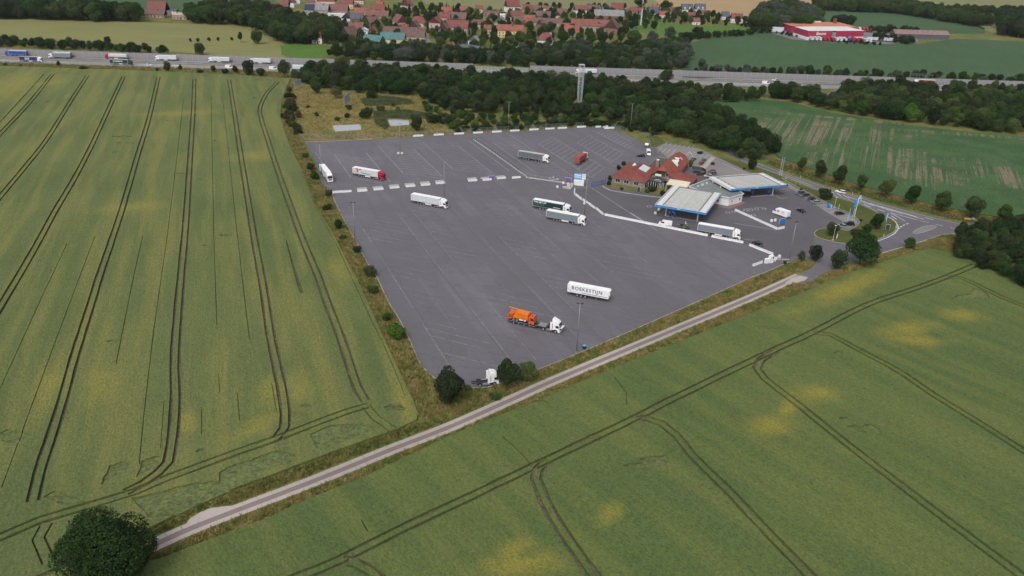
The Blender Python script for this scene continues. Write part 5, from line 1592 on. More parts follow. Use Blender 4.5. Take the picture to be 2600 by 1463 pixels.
for s in (-1, 1):
    pn = MB()
    for (x0, x1, z0, z1) in ((2.9, 4.9, 2.55, 2.60), (2.9, 4.9, 1.50, 1.55), (2.9, 2.95, 1.5, 2.6), (4.85, 4.9, 1.5, 2.6)):
        pn.box(((x0 + x1) / 2, s * 1.205, Zd + (z0 + z1) / 2), (x1 - x0, 0.03, z1 - z0))
    pn.build('panel_frame', M_orange2, bb)
    MB().box((4.7, s * 1.05, Zd + 0.78), (2.2, 0.35, 0.36)).build('side_tank', M_white2, rf, False, 0.03)
    MB().box((5.0, s * 1.235, Zd + 0.78), (0.5, 0.02, 0.24)).build('blue_plate', M_bluecab, rf)
    for x in (1.9, 3.0, 6.9):
        wheel(rf, 'truck' if x > 6 else 'dual', x, s * 1.0, Zd + 0.52 if x < 6 else Zd + 0.35)
MB().box((6.45, 0, Zd + 2.0), (0.16, 2.5, 2.2)).build('front_wall', M_orange2, bb)
tg = MB()
tg.profile([(-0.1, Zd + 0.55), (-0.25, Zd + 1.5), (0.35, Zd + 2.3), (1.3, Zd + 2.55), (2.2, Zd + 2.85), (1.5, Zd + 1.0), (1.1, Zd + 0.5)], -1.15, 1.15)
tg.build('tailgate', M_orange2, rf, False, 0.05)
am = MB()
am.tube((2.8, 0.5, Zd + 3.2), (0.0, 0.55, Zd + 3.35), 0.16, 8).tube((2.8, -0.5, Zd + 3.2), (0.6, -0.5, Zd + 3.1), 0.10, 8).tube((0.0, 0.55, Zd + 3.35), (-0.5, 0.55, Zd + 3.4), 0.2, 8)
am.build('lifting_arm', M_orange, rf)
MB().tube((-0.5, 0.55, Zd + 3.4), (-0.65, 0.55, Zd + 3.41), 0.21, 10).build('arm_cap', M_black, rf)
hy = MB()
for a, b in (((1.0, -1.2, Zd + 0.9), (1.8, -1.2, Zd + 2.4)), ((0.4, -1.2, Zd + 1.9), (1.2, -1.2, Zd + 1.1)), ((0.2, -1.2, Zd + 1.0), (0.9, -1.2, Zd + 2.1))):
    hy.tube(a, b, 0.06, 6)
hy.build('hydraulic_rams', M_black, rf)
cb = MB()
cb.profile([(6.65, Zd + 0.45), (6.65, Zd + 2.35), (8.15, Zd + 2.35), (8.42, Zd + 1.45), (8.5, Zd + 0.1), (7.5, Zd + 0.1), (7.3, Zd + 0.6)], -1.2, 1.2, 0, 0.06, Zd + 2.0)
cbo = cb.build('cab', M_orange2, rf, False, 0.05)
MB().face([(8.46, -1.08, Zd + 1.2), (8.46, 1.08, Zd + 1.2), (8.18, 1.05, Zd + 2.3), (8.18, -1.05, Zd + 2.3)]).build('windscreen', M_glass, cbo)
for s in (-1, 1):
    MB().profile([(7.2, Zd + 1.25), (7.2, Zd + 2.05), (7.95, Zd + 2.05), (8.15, Zd + 1.25)], s * 1.2 - 0.012, s * 1.2 + 0.012).build('side_window', M_glass, cbo)
    MB().box((8.25, s * 1.32, Zd + 1.7), (0.12, 0.12, 0.5)).build('mirror', M_black, cbo)
    MB().box((8.52, s * 0.9, Zd + 0.45), (0.04, 0.35, 0.18)).build('headlight', M_lamp, cbo)
MB().box((7.4, 0, Zd + 2.37), (0.55, 0.7, 0.05)).build('roof_hatch', M_glass, cbo)
MB().box((8.5, 0, Zd + 0.4), (0.1, 2.3, 0.35)).build('bumper', M_black, cbo)

# lone tractor unit by the trees
tu = thing('tractor_unit', 'white tractor unit without trailer half hidden by trees at the near corner', 'truck', (-4.3, 174.15, 0), 14.0)
tractor(tu, -0.85, M_white)
for s in (-1, 1):
    MB().box((0.6, s * 1.246, 1.55), (1.3, 0.012, 0.10)).build('green_stripe', M_letter_g, tu)

# ------------------------------------------------------------------ motorway trucks (one after the other)
def hw_truck(u0, u1, v, off, left, col, kind, side, roof, label, lettering=(), **kw):
    g = G((u0 + u1) / 2, v)
    x = (Vector((g.x, g.y)) - Vector((B0.x, B0.y))).dot(HD)
    ang = math.degrees(math.atan2(HD.y, HD.x))
    if left:
        c = HW(x + 8.2, off)
        return semi(c, ang + 180, col, kind, side, roof, label, lettering, 'trucks on the motorway', **kw)
    c = HW(x - 8.2, off)
    return semi(c, ang, col, kind, side, roof, label, lettering, 'trucks on the motorway', **kw)
OFF_L, OFF_R = -3.2, -26.8
hw_truck(20, 75, 141, OFF_L, True, M_bluecab, 'curtain', C_blue, M_white2, 'blue truck driving left, nearest the left frame edge', skirts=False)
hw_truck(58, 119, 155, OFF_R, False, M_white, 'curtain', C_navy, M_roofgrey, 'navy trailer truck with three white letters driving right', (('DSV', 1.9, 4.2, 1.95, M_letter_w, 0.05, 0.1, 1.0),))
hw_truck(137, 193, 145, OFF_L - 5.0, True, M_white, 'curtain', C_grey1, M_roofgrey, 'white cab truck with grey trailer overtaking the blue cab truck', skirts=False)
hw_truck(132, 190, 144, OFF_L, True, M_bluecab, 'curtain', C_grey1, M_white, 'blue cab truck behind the overtaking grey trailer')
hw_truck(268, 332, 149, OFF_L, True, M_redcab, 'curtain', C_white, M_white, 'red cab truck with white sides and a red lower band driving left')
hw_truck(284, 343, 163, OFF_R, False, M_greencab, 'curtain', C_green, M_roofgrey, 'dark green truck with white lettering driving right', (('DUVENBECK', 1.25, 2.6, 2.35, M_letter_w, 0.03, 0, 1.02),))
hw_truck(398, 454, 153, OFF_L, True, M_white, 'box', C_white, M_white, 'white truck on the motorway, first of the two plain ones')
hw_truck(532, 585, 158, OFF_L, True, M_white, 'box', C_white, M_white, 'white truck on the motorway, second of the two plain ones')
hw_truck(640, 686, 161, OFF_L, True, M_white, 'box', C_white, M_white, 'white truck partly hidden by the verge tree near the pasture')
hw_truck(760, 815, 168, OFF_R, False, M_bluecab, 'box', C_white, M_white2, 'white roofed truck hidden behind trees at the wood edge', skirts=False)
hw_truck(1458, 1510, 180, OFF_L, True, M_white, 'curtain', C_white, M_white, 'white truck behind the steel lattice tower')
hw_truck(2319, 2373, 216, OFF_L, True, M_white, 'curtain', C_red, M_white2, 'truck with bright red trailer and white cab driving left', skirts=False)
for o in list(bpy.data.objects):
    if o.get('label', '').startswith('red cab truck with white sides'):
        for y in (-1.275, 1.275):
            MB().box((6.8, y, 1.62), (13.6, 0.012, 0.75)).build('red_band', M_redcab, o.children[0])

# ------------------------------------------------------------------ cars
def car_parts(kind):
    """body, cabin glass, roof skin: meshes for one car body style, nose to +x, centre at 0"""
    L, W, H = {'hatch': (4.2, 1.78, 1.46), 'estate': (4.7, 1.82, 1.47), 'saloon': (4.6, 1.80, 1.42), 'suv': (4.6, 1.86, 1.68), 'van': (5.3, 1.95, 1.98), 'bigvan': (5.6, 2.0, 2.45)}[kind]
    h = L / 2
    if kind in ('van', 'bigvan'):
        body = [(-h, 0.42), (-h, H - 0.12), (-h + 0.12, H), (h - 1.75, H), (h - 1.45, H - 0.08), (h - 0.85, 1.15), (h - 0.12, 0.92), (h, 0.62), (h - 0.03, 0.32), (-h + 0.05, 0.30)]
        glass = None
    else:
        bz = 0.90 if kind != 'suv' else 1.02
        body = [(-h + 0.04, 0.32), (-h, 0.62), (-h + 0.08, bz), (h - 1.35, bz), (h - 0.35, bz - 0.14), (h - 0.06, bz - 0.28), (h, 0.45), (h - 0.10, 0.26), (-h + 0.2, 0.26)]
        r = {'hatch': (-h + 0.25, -h + 0.75), 'estate': (-h + 0.15, -h + 0.55), 'saloon': (-h + 0.75, -h + 1.45), 'suv': (-h + 0.12, -h + 0.5)}[kind]
        glass = [(r[0], bz - 0.02), (r[1], H - 0.04), (h - 2.15, H - 0.04), (h - 1.25, bz - 0.02)]
    m = {}
    m['body'] = MB().profile(body, -W / 2, W / 2, 0, 0.10, 1.05).mesh('body', M_white, True, 0.09)
    for p in m['body'].polygons:
        p.use_smooth = False
    if glass:
        m['cabin_glass'] = MB().profile(glass, -W / 2 + 0.10, W / 2 - 0.10, 0, 0.14, 1.2).mesh('cabin_glass', M_glass, False, 0.03)
        m['roof'] = MB().profile([(glass[1][0] - 0.05, H - 0.06), (glass[1][0] + 0.05, H), (glass[2][0] - 0.05, H), (glass[2][0] + 0.08, H - 0.06)], -W / 2 + 0.22, W / 2 - 0.22).mesh('roof', M_white, False, 0.02)
        pm = MB()
        for s in (-1, 1):
            for x in ((glass[1][0] + glass[2][0]) / 2 - 0.05,):
                pm.box((x, s * (W / 2 - 0.17), (H + glass[0][1]) / 2), (0.09, 0.06, H - glass[0][1] - 0.02))
        m['door_pillar'] = pm.mesh('door_pillar', M_black)
    else:
        g = MB()
        g.face([(h - 0.83, -W / 2 + 0.14, 1.20), (h - 0.83, W / 2 - 0.14, 1.20), (h - 1.40, W / 2 - 0.22, H - 0.12), (h - 1.40, -W / 2 + 0.22, H - 0.12)])
        for s in (-1, 1):
            y = s * (W / 2 + 0.006 - 0.05)
            g.face([(h - 2.25, y, 1.22), (h - 1.05, y, 1.18), (h - 1.45, y - s * 0.02, H - 0.28), (h - 2.25, y - s * 0.02, H - 0.28)])
            g.face([(h - 2.25, y + s * 0.045, 1.12), (h - 1.0, y + s * 0.045, 1.10), (h - 1.42, y - s * 0.01, H - 0.30), (h - 2.25, y - s * 0.01, H - 0.30)])
        m['cabin_glass'] = g.mesh('cabin_glass', M_glass)
    for nm, x, zz, mt in (('headlight', h - 0.10, 0.66, M_lamp), ('tail_light', -h + 0.03, 0.78, M_red_lamp)):
        m[nm] = MB().box((x, 0, zz), (0.14, 0.34, 0.15)).mesh(nm, mt)
    m['plate'] = MB().box((0, 0, 0.42), (L + 0.02, 0.5, 0.11)).mesh('number_plate', M_letter_w)
    m['dim'] = (L, W, H)
    return m
CARM = {k: car_parts(k) for k in ('hatch', 'estate', 'saloon', 'suv', 'van', 'bigvan')}
PAINTS = {'black': (0.012, 0.013, 0.016), 'anthracite': (0.045, 0.048, 0.055), 'silver': (0.40, 0.41, 0.42), 'white': (0.78, 0.78, 0.79), 'bluegrey': (0.075, 0.095, 0.125), 'grey': (0.16, 0.165, 0.175), 'red': (0.30, 0.02, 0.03), 'maroon': (0.13, 0.03, 0.04), 'green': (0.055, 0.10, 0.085), 'mint': (0.22, 0.30, 0.28)}
def car(kind, colour, g, ang, label, group=None):
    m = CARM[kind]
    L, W, H = m['dim']
    pm = paint('car_paint_' + colour, PAINTS[colour], 0.22)
    van = kind in ('van', 'bigvan')
    t = thing('van' if van else 'car', label, 'van' if van else 'car', (g[0], g[1], 0), ang, group)
    for k in ('body', 'roof', 'cabin_glass', 'door_pillar'):
        if k in m:
            o = put(k, m[k], t)
            if k in ('body', 'roof'):
                o.material_slots[0].link = 'OBJECT'
                o.material_slots[0].material = pm
    for s in (-1, 1):
        put('headlight', m['headlight'], t, (0, s * (W / 2 - 0.26), 0))
        put('tail_light', m['tail_light'], t, (0, s * (W / 2 - 0.24), 0))
        for x in (-L / 2 + 0.80, L / 2 - 0.85):
            wheel(t, 'car', x, s * (W / 2 - 0.10))
        if van:
            MB().box((L / 2 - 1.05, s * (W / 2 + 0.1), 1.3), (0.14, 0.14, 0.3)).build('mirror', M_black, t)
    put('number_plate', m['plate'], t)
    return t
def ang2(p, q):
    a, b = G(*p), G(*q)
    return math.degrees(math.atan2(b.y - a.y, b.x - a.x))
def mid(p, q):
    a, b = G(*p), G(*q)
    return ((a.x + b.x) / 2, (a.y + b.y) / 2)
def car2(kind, colour, rear, front, label, group=None):
    return car(kind, colour, mid(rear, front), ang2(rear, front), label, group)
BAY = ang2(k5(1380, 1170), k5(1560, 1155))
q7 = Zm(2050, 480, 10.733)
gb = 'cars parked in the bays along the grass island'
car('suv', 'bluegrey', G(*k5(1160, 990)), BAY + 180, 'blue grey SUV in the bays, leftmost of the row of four', gb)
car('estate', 'anthracite', G(*k5(1240, 1022)), BAY + 180, 'dark grey estate in the bays, second of the row of four', gb)
car('hatch', 'black', G(*k5(1338, 1078)), BAY + 180, 'black hatchback in the bays, third of the row of four', gb)
car('estate', 'mint', G(*k5(1458, 1138)), BAY, 'pale green estate in the bays, rightmost of the row of four', gb)
car('estate', 'black', G(*k5(1815, 1318)), BAY, 'black estate parked alone in the bays beside the flags', gb)
car('suv', 'black', G(*q7(1118, 985)), ang2(q7(1260, 1000), q7(960, 960)), 'black SUV parked at the end of the bays behind the silver hatchback', gb)
car('hatch', 'mint', G(*q7(925, 1040)), ang2(q7(1060, 1060), q7(800, 1010)), 'silver green hatchback parked next to the island tree', gb)
car('saloon', 'black', G(*k5(885, 858)), BAY + 180, 'black car half under the right end of the car pump canopy')
car2('saloon', 'black', k5(1232, 1300), k5(1128, 1245), 'black saloon driving past the rear of the motorhome')
car2('estate', 'white', k5(1910, 985), k5(1745, 948), 'white estate driving left on the road beside the avenue trees')
car2('saloon', 'black', h6(1765, 668), h6(1960, 722), 'black saloon driving behind the short slanted barrier')
car2('saloon', 'silver', zB(920, 1002), zB(1090, 1026), 'silver saloon parked by the low wall in the far lot')
car2('suv', 'black', a6(760, 378), a6(605, 370), 'black pickup like SUV left of the white van behind the restaurant')
car('bigvan', 'white', G(*a6(812, 338)), ang2(a6(795, 275), a6(825, 350)), 'white van facing us behind the restaurant')
cp = 'cars parked behind the restaurant'
car2('hatch', 'bluegrey', a6(1510, 455), a6(1590, 400), 'blue grey hatchback parked alone behind the tall red roof', cp)
car2('hatch', 'anthracite', a6(1690, 470), a6(1745, 425), 'dark grey hatchback behind the maroon car at the walkway', cp)
car2('hatch', 'maroon', a6(1650, 510), a6(1710, 475), 'maroon hatchback parked beside the pale walkway', cp)
car2('hatch', 'red', a6(1900, 628), a6(1790, 625), 'red hatchback, rearmost of three cars at the wicker terrace', cp)
car2('estate', 'green', a6(1920, 668), a6(1770, 662), 'dark green estate, middle of three cars at the wicker terrace', cp)
car2('hatch', 'silver', a6(1860, 710), a6(1730, 705), 'silver hatchback, front one of three cars at the wicker terrace', cp)
car2('hatch', 'white', k5(210, 935), k5(355, 945), 'white car refuelling under the car pump canopy')
# van with open load trailer
car2('van', 'white', h6(605, 425), h6(412, 400), 'white van standing behind the long white barrier with a load trailer')
# motorway cars
def hw_car(u, v, off, left, kind, colour, label):
    g = G(u, v)
    x = (Vector((g.x, g.y)) - Vector((B0.x, B0.y))).dot(HD)
    car(kind, colour, HW(x, off), math.degrees(math.atan2(HD.y, HD.x)) + (180 if left else 0), label, 'cars on the motorway')
hw_car(389, 162, -27, False, 'estate', 'white', 'white estate on the motorway right of the dark green truck')
hw_car(460, 163, -27, False, 'hatch', 'white', 'small white hatchback on the motorway')
hw_car(600, 164, -27, False, 'bigvan', 'white', 'white van on the motorway left of the tall verge tree')
hw_car(708, 168, -27, False, 'bigvan', 'white', 'white van on the motorway right of the tall verge tree')
hw_car(1357, 190, -14, True, 'estate', 'white', 'white estate on the motorway left of the steel tower')
hw_car(1401, 195, -23, False, 'hatch', 'black', 'black hatchback on the motorway at the wood edge')
hw_car(1966, 204, -6, True, 'suv', 'white', 'white car on the motorway left of the slip road')
hw_car(2000, 207, -14, True, 'hatch', 'black', 'black car on the motorway left of the slip road')
hw_car(2130, 211, -12, True, 'saloon', 'grey', 'grey saloon on the motorway above the slip road')
hw_car(2197, 209, -6, True, 'hatch', 'white', 'white hatchback on the motorway above the right wood')
hw_car(2449, 220, -12, True, 'saloon', 'white', 'white saloon on the motorway right of the red truck')
hw_car(1935, 208, -22, False, 'bigvan', 'white', 'white delivery van on the motorway behind the small dark trees')
# motorhome
mh = thing('motorhome', 'white motorhome with rear carrier driving across the forecourt', 'motorhome', (*mid(k5(985, 1385), k5(725, 1290)), 0), ang2(k5(985, 1385), k5(725, 1290)))
MB().profile([(-3.7, 0.55), (-3.7, 2.75), (-3.55, 2.95), (1.6, 2.95), (2.2, 2.75), (2.5, 2.2), (2.75, 1.75), (3.05, 1.45), (3.6, 1.2), (3.75, 0.7), (3.7, 0.4), (-3.6, 0.4)], -1.13, 1.13).build('body', M_white, mh, False, 0.08)
for s in (-1, 1):
    MB().box((0.9, s * 1.135, 1.95), (1.0, 0.02, 0.5)).build('side_window', M_glass, mh)
    MB().box((-1.6, s * 1.135, 2.0), (0.4, 0.02, 0.45)).build('small_window', M_glass, mh)
    MB().profile([(2.0, 1.55), (2.0, 2.1), (2.45, 2.1), (2.75, 1.55)], s * 1.135 - .01, s * 1.135 + .01).build('cab_window', M_glass, mh)
    for x in (-2.0, 2.75):
        wheel(mh, 'car', x, s * 1.0)
MB().face([(2.78, -0.95, 1.75), (2.78, 0.95, 1.75), (2.53, 0.95, 2.2), (2.53, -0.95, 2.2)]).build('windscreen', M_glass, mh)
for x, w in ((-2.9, 1.2), (-0.6, 0.8), (1.0, 0.8)):
    MB().box((x, 0, 3.0), (w, 1.0 if w < 1 else 1.8, 0.16)).build('roof_hatch', M_white2, mh, False, 0.04)
MB().box((-4.05, 0, 0.75), (0.7, 1.9, 0.08)).box((-4.36, 0, 0.95), (0.06, 1.9, 0.35)).build('rear_carrier', M_steel, mh)
# load trailer with olive machine
lt = thing('load_trailer', 'flat trailer carrying an olive machine with white pipes behind the white van', 'trailer', (*mid(h6(685, 440), h6(870, 468)), 0), ang2(h6(685, 440), h6(870, 468)) + 180)
MB().box((0, 0, 0.62), (4.6, 1.9, 0.10)).box((2.9, 0, 0.55), (1.4, 0.12, 0.1)).build('flat_bed', M_black, lt)
rl = MB()
for s in (-1, 1):
    rl.box((0, s * 0.95, 0.78), (4.6, 0.05, 0.22))
rl.box((-2.3, 0, 0.85), (0.05, 1.9, 0.4))
rl.build('bed_rail', M_steel, lt)
for s in (-1, 1):
    wheel(lt, 'car', -0.2, s * 1.0)
lm = thing('olive_machine', 'olive green machine with white pipes standing on the flat trailer', 'machine', lt.location, math.degrees(lt.rotation_euler.z))
M_olive = plain('olive_paint', (0.075, 0.095, 0.045), 0.7, 0.2, 1.5)
MB().box((-0.3, 0, 1.3), (1.5, 1.2, 1.1)).build('machine_body', M_olive, lm, False, 0.06)
pp = MB()
for y in (-0.45, -0.15, 0.15, 0.45):
    pp.tube((-0.5, y, 1.85), (-0.5, y, 2.9), 0.06, 6)
pp.tube((-0.5, -0.5, 2.9), (-0.5, 0.5, 2.9), 0.06, 6).tube((-0.9, -0.6, 1.6), (-1.2, -0.7, 0.9), 0.12, 7).tube((-0.6, 0, 1.9), (-1.0, -0.5, 1.75), 0.14, 7)
pp.build('white_pipes', M_white, lm)
MB().tube((1.2, 0, 1.3), (0.7, 0.3, 1.6), 0.35, 10).tube((1.3, -0.2, 1.0), (0.6, -0.5, 1.2), 0.25, 10).build('black_drum', M_black, lm)
# flatbed recovery truck by the fence
fb = thing('flatbed_truck', 'small grey flatbed truck parked at the fence behind the restaurant', 'truck', (*G(*a6(790, 200)).xy, 0), ang2(a6(805, 150), a6(770, 240)))
MB().box((-1.2, 0, 0.95), (4.4, 2.2, 0.14)).build('flatbed', M_steel, fb)
MB().profile([(1.1, 0.5), (1.1, 2.2), (2.3, 2.2), (2.8, 1.3), (2.95, 0.5)], -1.0, 1.0).build('cab', paint('car_paint_grey', PAINTS['grey'], 0.25), fb, False, 0.05)
MB().face([(2.79, -0.88, 1.36), (2.79, 0.88, 1.36), (2.36, 0.85, 2.12), (2.36, -0.85, 2.12)]).build('windscreen', M_glass, fb)
for s in (-1, 1):
    for x in (-2.2, 2.0):
        wheel(fb, 'car', x, s * 0.9)

# ------------------------------------------------------------------ building materials
def tile_mat(name, c, sx=3.2, relief=0.5):
    n = NT(name)
    p = n.obj()
    row = n.n('ShaderNodeTexWave', {'wave_type': 'BANDS', 'bands_direction': 'Z'}, Vector=p, Scale=1.35, Distortion=0.2).outputs['Fac']
    v = n.noise(p, 0.35, 4, 0.6)
    v2 = n.noise(p, 2.6, 3, 0.6)
    col = n.mix(n.ramp(v, 0.3, 0.7), scl(c, 0.80), scl(c, 1.18))
    col = n.mix(n.ramp(v2, 0.35, 0.75, 0, 0.5), col, scl(c, 0.62))
    n.base(n.mix(n.ramp(row, 0.0, 0.35, 0.35, 0.0), col, scl(c, 0.5)))
    n.rough(0.75, 0.25)
    n.bump(row, relief, 0.06)
    return n.mat
def brick_mat(name, c):
    n = NT(name)
    p = n.obj()
    b = n.n('ShaderNodeTexBrick', {'offset': 0.5}, Vector=n.mapping(p, rz=0, scale=(1, 1, 1)), Scale=1.0, Color1=rgba(c), Color2=rgba(scl(c, 0.75)), Mortar=rgba((0.25, 0.22, 0.2)))
    b.inputs['Brick Width'].default_value = 0.5
    b.inputs['Row Height'].default_value = 0.16
    b.inputs['Mortar Size'].default_value = 0.012
    n.base(n.mix(n.ramp(n.noise(p, 0.7, 3), 0.3, 0.7, 0, 0.4), b.outputs['Color'], scl(c, 0.7)))
    n.rough(0.85, 0.2)
    return n.mat
M_tile = tile_mat('red_clay_tiles', (0.215, 0.062, 0.050))
M_brick = brick_mat('red_brick', (0.230, 0.062, 0.045))
M_frame = plain('white_window_frame', (0.72, 0.72, 0.71), 0.5, 0.05)
M_felt = plain('mossy_roof_felt', (0.085, 0.078, 0.058), 0.9, 0.3, 0.5)
M_shoproof = plain('grey_green_roof_sheet', (0.155, 0.180, 0.178), 0.6, 0.12, 0.3)
M_render = plain('white_render', (0.70, 0.72, 0.74), 0.8, 0.06, 0.4, dirt=0.08)
M_bluefascia = plain('blue_fascia', (0.020, 0.190, 0.520), 0.35, 0.06, 0.5)
M_lightblue = plain('light_blue_sign', (0.090, 0.400, 0.700), 0.4, 0.05)
M_wood_dark = plain('dark_timber', (0.060, 0.038, 0.030), 0.8, 0.2, 2)
M_zinc = plain('zinc_gutter', (0.30, 0.31, 0.32), 0.5, 0.1, 2, 0.5)
M_awning = plain('cream_awning', (0.62, 0.57, 0.43), 0.8, 0.08, 1)
def corr_mat():
    n = NT('translucent_corrugated')
    p = n.obj()
    w = n.n('ShaderNodeTexWave', {'wave_type': 'BANDS', 'bands_direction': 'X'}, Vector=p, Scale=1.2).outputs['Fac']
    v = n.noise(p, 0.6, 4, 0.6)
    n.base(n.mix(n.ramp(v, 0.3, 0.7), n.mix(w, (0.50, 0.51, 0.50), (0.60, 0.61, 0.60)), (0.42, 0.42, 0.40)))
    n.rough(0.5, 0.3)
    n.bump(w, 0.5, 0.05)
    return n.mat
M_corr = corr_mat()
M_panelw = plain('white_roof_panel', (0.66, 0.66, 0.66), 0.5, 0.06, 0.8, dirt=0.1)
M_beam = plain('grey_steel_beam', (0.22, 0.215, 0.21), 0.5, 0.12, 1.0, 0.2)

def window(par, x, z, w, h, y=0.0, rz=0.0, ox=0.0, oy=0.0, mull=1, frame=M_frame):
    """window set in a wall that runs along local x at y; rz turns the wall"""
    e = MB()
    cs, sn = rot2(rz)
    def P(a, b_):
        return (ox + a * cs - b_ * sn, oy + a * sn + b_ * cs)
    fx = MB()
    t = 0.09
    for (cx_, cz_, sw, sh) in [(x, z + h / 2 - t / 2, w, t), (x, z - h / 2 + t / 2, w, t), (x - w / 2 + t / 2, z, t, h), (x + w / 2 - t / 2, z, t, h)] + [(x - w / 2 + w * (i + 1) / (mull + 1), z, t * 0.8, h) for i in range(mull)]:
        px, py = P(cx_, y - 0.03)
        fx.box((px, py, cz_), (sw, 0.10, sh), rz)
    f = fx.build('window', frame, par)
    px, py = P(x, y - 0.012)
    MB().box((px, py, z), (w - 0.1, 0.03, h - 0.1), rz).build('pane', M_glass, f)
    return f

# ------------------------------------------------------------------ restaurant: brick house with hipped roof, long gabled house, side wing
RO = (44.3, 350.2, 0)
rs_ = thing('restaurant', 'brick restaurant with red tiled hip roof and long gabled red roof', 'building', RO, -24)
def hip_roof(par, x0, x1, y0, y1, ze, zr, name='roof', mat=M_tile, ov=0.45, along='y', hip0=True, hip1=True, inset=None, th=0.12):
    x0, x1, y0, y1 = x0 - ov, x1 + ov, y0 - ov, y1 + ov
    if along == 'y':
        k = (x1 - x0) / 2 if inset is None else inset
        a, b = (y0 + k if hip0 else y0), (y1 - k if hip1 else y1)
        R0, R1 = ((x0 + x1) / 2, a, zr), ((x0 + x1) / 2, b, zr)
        A, B, C, D = (x0, y0, ze), (x1, y0, ze), (x1, y1, ze), (x0, y1, ze)
        fs = [[A, B, R0], [B, C, R1, R0], [C, D, R1], [D, A, R0, R1]]
    else:
        k = (y1 - y0) / 2 if inset is None else inset
        a, b = (x0 + k if hip0 else x0), (x1 - k if hip1 else x1)
        R0, R1 = (a, (y0 + y1) / 2, zr), (b, (y0 + y1) / 2, zr)
        A, B, C, D = (x0, y0, ze), (x1, y0, ze), (x1, y1, ze), (x0, y1, ze)
        fs = [[A, B, R1, R0], [B, C, R1], [C, D, R0, R1], [D, A, R0]]
    m = MB()
    for f in fs:
        m.face(f)
        m.face([(p[0], p[1], p[2] - th) for p in f][::-1])
    for p, q in ((A, B), (B, C), (C, D), (D, A)):
        m.face([p, q, (q[0], q[1], q[2] - th), (p[0], p[1], p[2] - th)])
    o = m.build(name, mat, par)
    rg_ = MB()
    rg_.tube(R0, R1, 0.13, 6)
    for c, r in (((A, R0), (B, R0), (C, R1), (D, R1)) if along == 'y' else ((A, R0), (B, R1), (C, R1), (D, R0))):
        if (hip0 and r == R0) or (hip1 and r == R1):
            rg_.tube(c, r, 0.10, 6)
    rg_.build('ridge_tiles', mat, o)
    return o
lw = MB()
lw.prism([(0, 0), (15.6, 0), (15.6, 26), (0, 26)], 0, 3.2)
lwo = lw.build('wall', M_brick, rs_)
for x in (2.7, 6.9, 11.5):
    window(rs_, x, 1.75, 2.4, 1.7)
for y in (4, 9, 14, 19):
    window(rs_, y, 1.75, 1.8, 1.6, 0.0, 90, 15.6, 0) if y < 8 else None
lr = hip_roof(rs_, 0, 15.6, 0, 26, 3.2, 5.9)
def on_slope(x):                       # right slope of the left roof
    return 5.9 - (x - 7.8) / (8.25) * 2.7
sk = MB()
for y0_ in (11.0, 15.2):
    f = [(9.0, y0_), (12.6, y0_), (12.6, y0_ + 3.8), (9.0, y0_ + 3.8)]
    sp = MB()
    sp.face([(x, y, on_slope(x) + 0.14) for x, y in f])
    for (a, b_), (c, d_) in zip(f, f[1:] + f[:1]):
        sp.face([(a, b_, on_slope(a) + 0.14), (c, d_, on_slope(c) + 0.14), (c, d_, on_slope(c) - 0.02), (a, b_, on_slope(a) - 0.02)])
    sp.build('solar_panel', plain('pale_solar_glass', (0.52, 0.55, 0.60), 0.25, 0.05, 1.0), lr)
gz = MB()
gz.prism([(5.2 + 1.3 * math.cos(t), 17.5 + 1.6 * math.sin(t)) for t in [6.2832 * i / 8 for i in range(8)]], 4.6, 5.9, scale=0.35)
gz.build('roof_lantern', plain('lantern_glass', (0.55, 0.60, 0.60), 0.2, 0.1, 2), lr)
# chimney
ck = MB().box((14.4, 24.6, 5.0), (1.5, 1.5, 4.2)).build('chimney', M_brick, rs_)
MB().box((14.4, 24.6, 7.2), (1.2, 1.2, 0.35)).build('chimney_cap', M_render, ck)
# long gabled house with clipped gable
gx0, gx1, gy0, gy1 = 15.8, 25.2, 9.6, 42.5
gm = (gx0 + gx1) / 2
gw = MB()
gw.prism([(gx0, gy0), (gx1, gy0), (gx1, gy1), (gx0, gy1)], 0, 3.9)
gw.build('wall', M_brick, rs_)
gg = MB()
for y in (gy0, gy1):
    gg.face([(gx0, y, 3.9), (gx1, y, 3.9), (gm + 2.0, y, 6.9), (gm - 2.0, y, 6.9)])
gg.build('gable_wall', M_wood_dark, rs_)
def roof_gable_house():
    m = MB()
    ze, zr, ov = 3.7, 8.2, 0.6
    kx, kz, ky = 2.1, 6.75, 2.2
    y0, y1 = gy0 - ov, gy1 + ov
    for s, xe in ((-1, gx0 - ov), (1, gx1 + ov)):
        m.face([(xe, y0, ze), (gm + s * kx, y0, kz), (gm, y0 + ky, zr), (gm, y1 - ky, zr), (gm + s * kx, y1, kz), (xe, y1, ze)])
        m.face([(xe, y0, ze - .15), (gm + s * kx, y0, kz - .15), (gm, y0 + ky, zr - .15), (gm, y1 - ky, zr - .15), (gm + s * kx, y1, kz - .15), (xe, y1, ze - .15)])
        m.face([(xe, y0, ze), (xe, y1, ze), (xe, y1, ze - .15), (xe, y0, ze - .15)])
        m.face([(xe, y0, ze), (gm + s * kx, y0, kz), (gm + s * kx, y0, kz - .15), (xe, y0, ze - .15)])
    for y, yk in ((y0, y0 + ky), (y1, y1 - ky)):
        m.face([(gm - kx, y, kz), (gm + kx, y, kz), (gm, yk, zr)])
        m.face([(gm - kx, y, kz), (gm + kx, y, kz), (gm + kx, y, kz - .15), (gm - kx, y, kz - .15)])
    return m.build('roof', tile_mat('bright_red_tiles', (0.270, 0.078, 0.055)), rs_)
gr_ = roof_gable_house()
def gsl(x):
    return 8.2 - (x - gm) / (gx1 + 0.6 - gm) * 4.5
